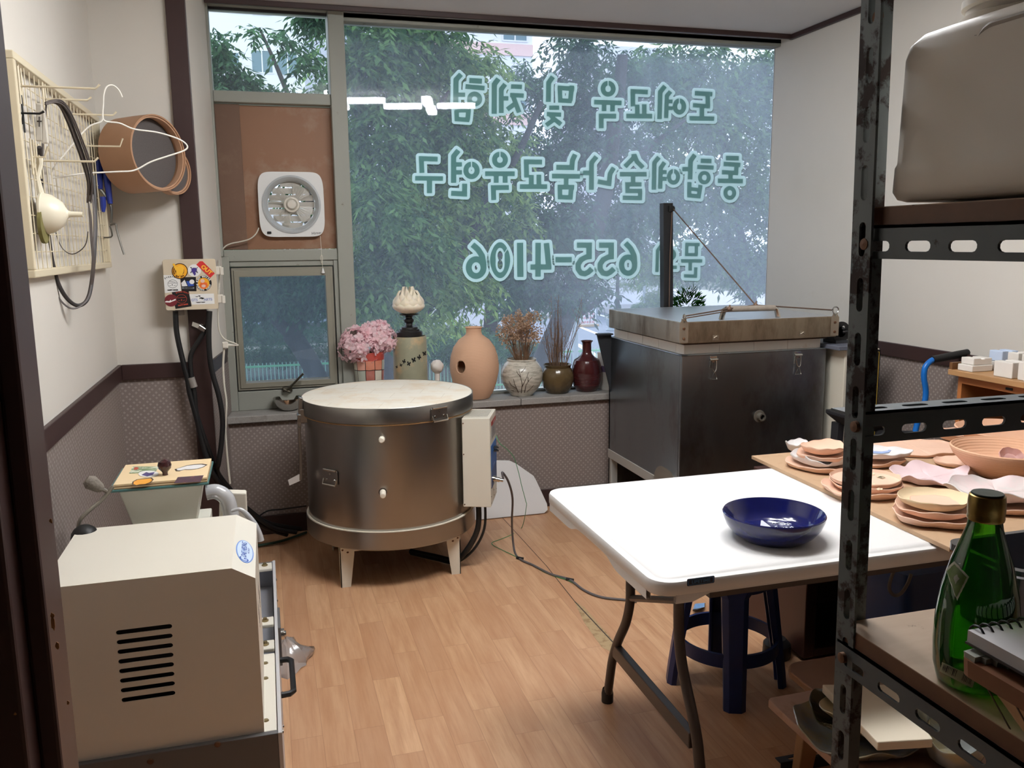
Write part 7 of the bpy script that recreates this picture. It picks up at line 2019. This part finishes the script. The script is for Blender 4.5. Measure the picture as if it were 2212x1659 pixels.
ground_poly('road', [(1090, 715), (1180, 690), (1290, 664), (1420, 664), (1760, 700), (1760, 1000), (1500, 1000), (1200, 770)], M_road, .02, 'grey road seen through the big window', 'road')
ground_poly('sidewalk', [(1040, 668), (1200, 650), (1310, 636), (1460, 626), (1760, 640), (1760, 690), (1460, 668), (1345, 692), (1300, 676), (1180, 684)], M_walk, .12, 'pale sidewalk across the road', 'sidewalk')
rl = MB()
for a, b, w in (((1246, 744), (1420, 850), .14), ((1292, 680), (1345, 695), .14), ((1250, 706), (1290, 722), .12)):
    p0, p1 = onz(a[0], a[1], GZ), onz(b[0], b[1], GZ); d = (p1 - p0).normalized(); q = Vector((-d.y, d.x, 0)) * w
    rl.prism([p0 - q, p1 - q, p1 + q, p0 + q], (0, 0, .026))
struct(rl.build('road_marking', M_line), 'white lines painted on the road', 'road marking')

M_leafA = leafy('leaf_mid_green', (40, 72, 46), (110, 144, 88), .5)
M_leafB = leafy('leaf_bright_green', (56, 92, 50), (146, 174, 100), .5)
M_leafC = leafy('leaf_dark_green', (30, 56, 44), (82, 116, 84), .45)
M_bark = P('dark_bark', (44, 40, 40), .9, var=(8, .3), bump=(14, .5, .03))


def leaf_mesh(name, blobs, mat, parent, seed, L0=.12, nl=9, dens=1.0):
    """sprays of drooping leaflets filling ellipsoids; (pixel x, pixel y, half-width px, half-height px, distance Y, count)"""
    rg = np.random.default_rng(seed); V = []
    for (bx, by, rx, ry, Y, n) in blobs:
        c = np.array(ony(bx, by, Y)); k = Y / FPX * 1.02; n = int(n * dens)
        u = rg.normal(size=(n, 3)); u /= np.linalg.norm(u, axis=1)[:, None]
        u *= (rg.random(n) ** .45)[:, None]
        base = c + u * np.array([rx * k, min(1.3, (rx + ry) * .5 * k), ry * k])
        az = rg.random(n) * 2 * np.pi
        d = np.stack([np.cos(az), np.sin(az), rg.normal(-.55, .35, n)], 1); d /= np.linalg.norm(d, axis=1)[:, None]
        up = np.stack([rg.normal(0, .25, n), rg.normal(0, .25, n), np.ones(n)], 1)
        s = np.cross(d, up); s /= np.linalg.norm(s, axis=1)[:, None]
        Ls = L0 * rg.uniform(.7, 1.3, n)
        for j in range(nl):
            t = (j // 2 + 1) / (nl // 2 + 1); side = -1 if j % 2 else 1
            if j == nl - 1: side = 0; t = 1.0
            root = base + d * (Ls * 2.6 * t)[:, None] + np.array([0, 0, -1]) * (Ls * .5 * t * t)[:, None]
            ld = s * side * .8 + d * (.65 if side else 1.0) + np.array([0, 0, -.35]) + rg.normal(0, .18, (n, 3)); ld /= np.linalg.norm(ld, axis=1)[:, None]
            w = np.cross(ld, up + rg.normal(0, .3, (n, 3))); w /= np.linalg.norm(w, axis=1)[:, None]
            L = (Ls * rg.uniform(.8, 1.15, n))[:, None]
            V.append(np.stack([root, root + ld * L * .42 + w * L * .17, root + ld * L, root + ld * L * .42 - w * L * .17], 1))
    V = np.concatenate(V).reshape(-1, 3); nq = len(V) // 4
    off = np.zeros(3); q = parent
    while q is not None:
        off += np.array(q.location); q = q.parent
    me = bpy.data.meshes.new(name)
    me.vertices.add(len(V)); me.vertices.foreach_set('co', (V - off).astype(np.float32).ravel())
    me.loops.add(4 * nq); me.loops.foreach_set('vertex_index', np.arange(4 * nq, dtype=np.int32))
    me.polygons.add(nq); me.polygons.foreach_set('loop_start', np.arange(0, 4 * nq, 4, dtype=np.int32)); me.polygons.foreach_set('loop_total', np.full(nq, 4, dtype=np.int32))
    me.update(calc_edges=True); me.materials.append(mat)
    o = bpy.data.objects.new(name, me); C.objects.link(o); o.parent = parent
    return o


def tree(label, foot, trunks, blobs, mat, seed, L0=.12, dens=1.0):
    t = thing('tree', label, 'tree', (foot[0], foot[1], GZ), 'trees outside the window')
    m = MB()
    for px, Y, r0, r1 in trunks:
        pts = [ony(x, y, Y) for x, y in px]
        if pts[0].z < GZ + 2.5 and r0 > .05:
            pts = [Vector((pts[0].x + (pts[0].x - pts[1].x) * .6, pts[0].y, GZ))] + pts
        n = len(crom(pts, 5)); m.tube(pts, [r0 + (r1 - r0) * i / (n - 1) for i in range(n)], 10, 0, False, 5)
    m.build('trunk', M_bark, t)
    leaf_mesh('foliage', blobs, mat, t, seed, L0, dens=dens)
    return t


f1 = onz(720, 930, GZ)  # crown blobs above the view are added to screen the sun
tree('forked tree with dark leaning trunk seen in the small hinged window', (ony(700, 900, 9.5).x, 9.5),
     [([(706, 880), (690, 825), (662, 770), (628, 720)], 9.5, .115, .10), ([(640, 735), (600, 695), (565, 655), (540, 600), (520, 500), (500, 300)], 9.5, .07, .03), ([(626, 725), (650, 690), (660, 650), (666, 590), (668, 500), (672, 300)], 9.5, .09, .04),
      ([(668, 420), (640, 260), (600, 150), (560, 60)], 9.0, .04, .012), ([(500, 320), (470, 200), (440, 100)], 9.0, .03, .01)],
     [(600, 625, 150, 50, 9.5, 700), (560, 560, 140, 70, 9.8, 650), (680, 600, 60, 60, 9.2, 260), (505, 175, 70, 32, 7.5, 220), (460, 110, 28, 50, 7.5, 90), (590, 195, 60, 10, 7.5, 50), (690, 15, 40, 32, 7.5, 130), (600, -260, 180, 110, 9.5, 240), (700, 185, 30, 14, 8, 40), (670, 120, 22, 22, 7.5, 26), (560, 62, 50, 8, 7.2, 22), (630, 90, 40, 10, 7.2, 20)], M_leafC, 1, .075)
tree('tall tree with upright trunk at the left edge of the big window', (ony(800, 900, 10.5).x, 10.5),
     [([(850, 860), (830, 700), (808, 540), (790, 380), (776, 200), (765, 60), (755, -60)], 10.5, .10, .07), ([(800, 430), (860, 330), (930, 250), (1000, 160)], 10.5, .05, .02), ([(782, 250), (850, 150), (900, 60)], 10.5, .04, .015)],
     [(890, -230, 140, 200, 10.5, 420), (800, 110, 90, 120, 10, 420), (900, 90, 110, 100, 10.5, 420), (820, 300, 90, 110, 10, 300), (930, 260, 120, 110, 10.8, 420), (810, 430, 70, 60, 9, 150), (860, 520, 110, 70, 10, 320), (800, 620, 60, 60, 9.5, 150)], M_leafA, 2)
tree('leaning dark tree behind the lotus lamp and the digits', (ony(830, 850, 11).x, 11),
     [([(800, 830), (868, 735), (925, 655), (975, 585), (1010, 520), (1060, 430), (1120, 330), (1170, 220)], 11, .115, .035), ([(975, 585), (1040, 560), (1110, 545)], 11, .04, .015), ([(1010, 520), (940, 400), (900, 330)], 11, .05, .02), ([(900, 300), (950, 270), (1010, 245)], 11, .035, .02)],
     [(1050, -200, 200, 200, 11.5, 430), (1010, 170, 110, 90, 11.5, 380), (1010, 330, 130, 90, 11.5, 420), (930, 440, 110, 80, 11, 340), (1050, 460, 120, 80, 11.5, 400), (900, 590, 110, 50, 10.5, 300), (1000, 610, 80, 45, 11, 200), (860, 660, 60, 40, 10.5, 110), (950, 690, 50, 30, 12, 60)], M_leafB, 3)
tree('thick dark tree behind the black pulley post and the digits', (ony(1170, 850, 12).x, 12),
     [([(1160, 820), (1196, 740), (1228, 660), (1258, 585), (1285, 500), (1310, 400), (1330, 260), (1345, 120)], 12, .21, .08), ([(1215, 700), (1262, 672), (1310, 640)], 12, .07, .03), ([(1285, 500), (1200, 420), (1130, 380)], 12, .07, .02), ([(1310, 400), (1400, 320), (1480, 260)], 12, .07, .02)],
     [(1320, -220, 220, 210, 12.5, 480), (1200, 330, 120, 80, 12.5, 380), (1250, 200, 110, 70, 12.5, 320), (1180, 480, 130, 80, 12, 400), (1330, 300, 130, 90, 12.5, 420), (1380, 160, 110, 60, 13, 260), (1320, 470, 130, 90, 12.5, 420), (1150, 600, 90, 45, 12, 220), (1240, 620, 80, 40, 12, 180), (1120, 640, 60, 40, 12.5, 100), (1260, 100, 80, 50, 12.5, 170), (1130, 180, 60, 60, 12.5, 110), (1400, 420, 90, 90, 13.5, 280)], M_leafC, 4)
tree('hazy tree filling the right side of the big window', (ony(1630, 800, 16).x, 16),
     [([(1612, 800), (1618, 690), (1622, 640), (1610, 560), (1580, 420), (1560, 280), (1550, 120)], 16, .16, .06), ([(1618, 640), (1650, 560), (1680, 470)], 16, .08, .03), ([(1580, 420), (1500, 340), (1440, 280)], 16, .06, .02)],
     [(1580, -200, 200, 190, 16, 330), (1480, 230, 110, 90, 15, 300), (1580, 240, 110, 110, 16, 380), (1480, 400, 120, 100, 15.5, 380), (1600, 420, 110, 120, 16, 420), (1540, 540, 110, 60, 16, 260), (1640, 570, 60, 60, 16, 180), (1500, 130, 90, 50, 15, 130), (1440, 560, 70, 45, 16, 120), (1630, 150, 80, 70, 16, 200), (1660, 300, 60, 150, 17, 260), (1420, 130, 60, 40, 15, 90)], M_leafA, 5, .16, 1.15)
sy_ = onz(1336, 675, GZ)
tree('small street tree on the sidewalk across the road', (sy_.x, sy_.y),
     [([(1336, 675), (1334, 630), (1334, 585), (1330, 520)], sy_.y, .16, .10)], [(1330, 555, 75, 40, sy_.y, 260), (1270, 585, 50, 24, sy_.y, 110), (1400, 570, 40, 30, sy_.y, 110)], M_leafA, 6, .22)
tree('far tree mass filling the back of the park', (ony(1000, 560, 34).x, 34),
     [([(940, 720), (938, 640), (935, 540)], 34, .25, .15), ([(1060, 700), (1062, 620), (1060, 540)], 34, .35, .2), ([(1130, 690), (1132, 620)], 30, .25, .2)],
     [(800, 600, 130, 90, 34, 500), (950, 560, 150, 90, 36, 600), (1120, 560, 150, 80, 36, 600), (1270, 520, 130, 80, 36, 450), (560, 640, 160, 60, 30, 420), (1450, 560, 150, 50, 40, 350), (700, 380, 120, 120, 30, 400), (1620, 600, 80, 40, 40, 150), (870, 420, 140, 110, 32, 420), (1060, 400, 130, 90, 34, 380)], M_leafC, 7, .24)


def hedge(label, px, Y, hw, hh, mat, seed, n=900):
    p = ony(px[0], px[1], Y); t = thing('hedge', label, 'hedge', (p.x, Y, GZ), 'hedges outside the window')
    leaf_mesh('leaves', [(px[0], px[1], hw, hh, Y, n)], mat, t, seed, .11)
    return t


hedge('dark clipped hedge left of the terracotta jar', (1010, 745), 27, 120, 34, M_leafC, 21, 1500)
hedge('lighter hedge strip behind the clipped hedge', (960, 712), 34, 110, 14, M_leafA, 22, 900)
hedge('round green bush across the road', (1420, 640), 40, 45, 22, M_leafB, 23, 500)
hedge('low hedge at the corner of the sidewalk', (1400, 657), 42, 40, 9, M_leafA, 24, 400)
hedge('bright bushes far along the street', (1370, 612), 55, 80, 16, M_leafB, 25, 500)
hedge('hedge behind the dried flowers', (1140, 760), 24, 60, 30, M_leafC, 26, 600)
hedge('low shrubs behind the green fence', (600, 760), 32, 130, 22, M_leafC, 27, 900)
hedge('dark bushes in the park beyond the curb wall', (590, 725), 40, 150, 26, M_leafC, 28, 1100)

# green picket fence
fY = 27.0
fe = thing('picket_fence', 'pale green metal picket fence across the bottom of the windows', 'fence', (-2, fY, GZ))
zt_ = ony(600, 790, fY).z
xa, xb = ony(470, 800, fY).x, ony(1300, 780, fY).x
m = MB(); x = xa
while x < xb:
    m.box((x, fY - .012, GZ), (x + .024, fY + .012, zt_ + .10)); x += .118
m.build('pickets', P('pale_green_paint', (150, 188, 166), .5), fe)
MB().box((xa, fY - .02, zt_ - .03), (xb, fY + .02, zt_ + .03)).box((xa, fY - .02, GZ + .12), (xb, fY + .02, GZ + .17)).build('rails', P('green_rail', (112, 178, 132), .5), fe)
# low wall in the park
lw = [onz(x, y, GZ) for x, y in ((490, 775), (650, 768), (1130, 738), (1130, 732), (650, 760), (490, 766))]
tag(MB().prism(lw, (0, 0, .35)).build('low_wall', P('beige_curb', (176, 164, 148), .8)), 'low beige curb wall in the park', 'wall')

# apartment blocks
M_bw = P('white_render', (222, 224, 232), .8, var=(.3, .03)); M_bp = P('pink_render', (222, 190, 186), .8); M_bg = P('grey_render', (186, 190, 200), .8)
M_gl = P('building_glass', (96, 124, 134), .12, spec=.6); M_fr = P('white_sash', (214, 216, 220), .5)


def building(label, x0, x1, y, z1, wall_, band, win_px, depth=10, Y=None):
    t = thing('apartment_building', label, 'building', ((x0 + x1) / 2, y, GZ), 'apartment blocks beyond the trees')
    MB().box((x0, y, GZ), (x1, y + depth, z1)).build('walls', wall_, t)
    if band:
        m = MB()
        for z in band[1]:
            m.box((x0 - .02, y - .08, z), (x1 + .02, y, z + band[2]))
        m.build('floor_band', band[0], t)
    for (u0, v0, u1, v1) in win_px:
        a, b = ony(u0, v0, y), ony(u1, v1, y); w, h = b.x - a.x, a.z - b.z
        wf = MB().plate(rect(0, 0, w, h), [rect(.08, .08, w / 2 - .04, h - .08), rect(w / 2 + .04, .08, w - .08, h - .08)], (a.x, y - .05, b.z), (1, 0, 0), (0, 0, 1), (0, -1, 0), .12).build('window', M_fr, t)
        MB().box((a.x + .04, y - .01, b.z + .04), (b.x - .04, y + .0 - .002, a.z - .04)).build('pane', M_gl, wf)
    return t


building('white apartment block seen in the small upper pane', ony(380, 100, 60).x, ony(655, 100, 60).x, 60, 34, M_bw, None, [(492, -12, 540, 30), (543, -10, 586, 34), (540, 106, 592, 160), (596, 108, 646, 166), (470, 110, 520, 155), (480, 240, 540, 290)], 9)
building('paler wing of the apartment block further right', ony(655, 100, 66).x, ony(790, 100, 66).x, 66, 36, M_bg, None, [(700, 60, 740, 110), (690, 190, 730, 235)], 8)
building('pink and white apartment block above the lettering', ony(860, 100, 48).x, ony(1150, 100, 48).x, 48, 22, M_bw, (M_bp, [ony(1100, y, 48).z for y in (120, 270, 420)], ony(1100, 95, 48).z - ony(1100, 120, 48).z), [(1084, 64, 1140, 92), (1090, 210, 1140, 240), (870, 60, 905, 105), (960, 300, 1010, 330), (1180 - 60, 330, 1145, 352)], 10)
building('distant white block behind the top lettering', ony(1290, 100, 60).x, ony(1430, 100, 60).x, 60, ony(1350, 100, 60).z, M_bw, None, [(1330, 128, 1362, 150), (1300, 220, 1330, 245)], 10)
building('long low building far across the street', ony(1050, 600, 70).x, ony(1240, 600, 70).x, 70, ony(1100, 560, 70).z, M_bp, None, [(1080, 600, 1110, 615), (1140, 600, 1170, 615)], 8)
building('grey building behind the park trees', ony(500, 600, 55).x, ony(880, 600, 55).x, 55, ony(700, 440, 55).z, M_bg, None, [(540, 600, 570, 622), (620, 600, 650, 622), (800, 560, 840, 590)], 8)

# sign board, planters, poles, mirror
p = onz(1270, 706, GZ); sY = p.y
sg = thing('notice_board', 'white standing notice board with red and blue writing by the road', 'sign', (p.x, sY, GZ))
a, b = ony(1252, 663, sY), ony(1288, 700, sY)
MB().box((a.x, sY, b.z), (b.x, sY + .06, a.z)).build('panel', P('sign_white', (226, 232, 236), .6), sg)
MB().box((a.x - .05, sY - .02, GZ), (a.x, sY + .08, a.z + .05)).box((b.x, sY - .02, GZ), (b.x + .05, sY + .08, a.z + .05)).build('posts', P('sign_post', (120, 140, 150), .5), sg)
MB().box((a.x - .1, sY - .2, GZ), (b.x + .1, sY + .3, GZ + .14)).build('base', P('sign_base', (190, 160, 120), .7), sg)
m = MB(); mb2 = MB(); W_ = b.x - a.x; H_ = a.z - b.z
for row, (v, mm) in enumerate(((.86, mb2), (.62, m), (.40, m), (.16, m))):
    for k in range(5 if row else 7):
        n_k = 5 if row else 7; x = a.x + W_ * (.12 + .78 * k / (n_k - .2)); s = W_ * (.11 if row else .07); z = b.z + H_ * v
        mm.box((x, sY - .012, z), (x + s, sY, z + s * .25)).box((x, sY - .012, z - s * .9), (x + s * .28, sY, z)).box((x + s * .45, sY - .012, z - s * .7), (x + s, sY, z - s * .45))
m.build('red_writing', P('sign_red', (206, 76, 92), .6), sg); mb2.build('blue_writing', P('sign_blue', (70, 120, 160), .6), sg)
for (x, y, sc_, lab) in ((1320, 714, 1.0, 'grey stone planter on the road side, nearer the pulley post'), (1240, 668, .6, 'small grey planter beside the notice board')):
    p = onz(x, y, GZ); k = p.y / FPX * sc_
    t = thing('stone_planter', lab, 'planter', (p.x, p.y, GZ), 'street planters')
    MB().lathe([(11 * k, 0), (12 * k, 2 * k), (7 * k, 6 * k), (7 * k, 9 * k), (11 * k, 14 * k), (13 * k, 26 * k), (14 * k, 28 * k), (13 * k, 29 * k), (.0001, 26 * k)], (p.x, p.y, GZ), 24).build('pot', P('planter_grey', (160, 172, 178), .8), t)
    leaf_mesh('plant', [(x, y - 34 * sc_, 7 * sc_, 7 * sc_, p.y, 60)], M_leafC, t, 31 + int(sc_ * 10), .10)
for (x, y0, y1, r_, Y, lab) in ((1243, 520, 850, .075, 20, 'grey street pole behind the brown pot'), (1436, 540, 668, .05, 38, 'thin white pole beside the black pulley post'), (1392, 618, 655, .07, 40, 'short white bollard by the hedge'), (1120, 620, 790, .08, 30, 'pale utility pole behind the dried flowers')):
    a = ony(x, y0, Y); tag(MB().cyl((a.x, Y, GZ if y1 > 700 else ony(x, y1, Y).z), (a.x, Y, a.z), r_).build('street_pole', P('galvanized_pole', (170, 182, 190), .5)), lab, 'pole')
p = ony(1266, 632, 19.9)
cm = thing('traffic_mirror', 'pale back of a convex traffic mirror on the street pole', 'mirror', p)
MB().lathe([(.0001, -.11), (.12, -.09), (.22, -.02), (.25, .02), (.24, .03), (.0001, .05)], p, 28, 0, (.35, .75, .55)).build('shell', P('mirror_shell', (170, 190, 204), .4), cm)
MB().cyl(p, Vector((ony(1243, 632, 20).x, 20, p.z - .15)), .025).build('bracket', MATS['galvanized_pole'], cm)
# green frame shelter with an air conditioner
sY = 30.0
sh_ = thing('green_frame_shelter', 'small shelter with green posts and white lattice behind the lotus lamp', 'shelter', (ony(940, 700, sY).x, sY, GZ))
m = MB()
for x in (903, 974):
    a = ony(x, 560 if x > 950 else 655, sY); m.box((a.x - .06, sY - .06, GZ), (a.x + .06, sY + .06, a.z))
m.build('post', P('lime_post', (120, 176, 92), .5), sh_)
m = MB(); a, b = ony(906, 658, sY), ony(972, 700, sY)
m.box((a.x, sY, a.z - .05), (b.x, sY + .6, a.z)).box((a.x, sY, b.z - .05), (b.x, sY + .6, b.z))
for k in range(9):
    x = a.x + (b.x - a.x) * k / 9; m.box((x, sY, b.z), (x + .03, sY + .03, a.z))
m.build('lattice', P('white_lattice', (206, 216, 222), .5), sh_)
ac = thing('air_conditioner', 'white outdoor air conditioner unit in the lattice shelter', 'air conditioner', (ony(948, 690, sY).x, sY - .2, ony(948, 692, sY).z))
a, b = ony(933, 666, sY - .25), ony(963, 690, sY - .25)
MB().box((a.x, sY - .25, b.z), (b.x, sY - .02, a.z)).build('casing', P('ac_white', (204, 206, 204), .5), ac)
MB().lathe([(.0001, 0), (.15, 0), (.15, .01), (.0001, .012)], Vector((a.x + .19, sY - .25, (a.z + b.z) / 2)), 24, 0, (0, -1, 0)).build('fan_grille', P('ac_dark', (96, 100, 104), .6), ac)
# parked vehicles glimpsed under the leaves
for (x, y, col, lab) in ((1080, 690, (214, 176, 88), 'yellow and white van parked across the road, half hidden by leaves'), (1195, 676, (206, 204, 200), 'pale car parked far along the road')):
    p = onz(x, y, GZ); t = thing('parked_car', lab, 'car', (p.x, p.y, GZ), None)
    X_, Y_ = p.x, p.y
    MB().prism([(X_ - 2.1, Y_, GZ + .35), (X_ + 2.1, Y_, GZ + .35), (X_ + 2.1, Y_, GZ + .9), (X_ + 1.9, Y_, GZ + 1.0), (X_ - 2.0, Y_, GZ + 1.0), (X_ - 2.1, Y_, GZ + .85)], (0, 1.7, 0)).build('body', P('car_%d' % col[0], col, .3), t, bevel=.08)
    MB().prism([(X_ - 1.6, Y_ + .1, GZ + 1.0), (X_ + 1.6, Y_ + .1, GZ + 1.0), (X_ + 1.1, Y_ + .1, GZ + 1.65), (X_ - 1.3, Y_ + .1, GZ + 1.65)], (0, 1.5, 0)).build('cabin', P('car_glass', (170, 186, 196), .15), t, bevel=.05)
    for dx_ in (-1.3, 1.3):
        MB().cyl((X_ + dx_, Y_ - .02, GZ + .32), (X_ + dx_, Y_ + 1.72, GZ + .32), .32).build('wheel', M_black, t)
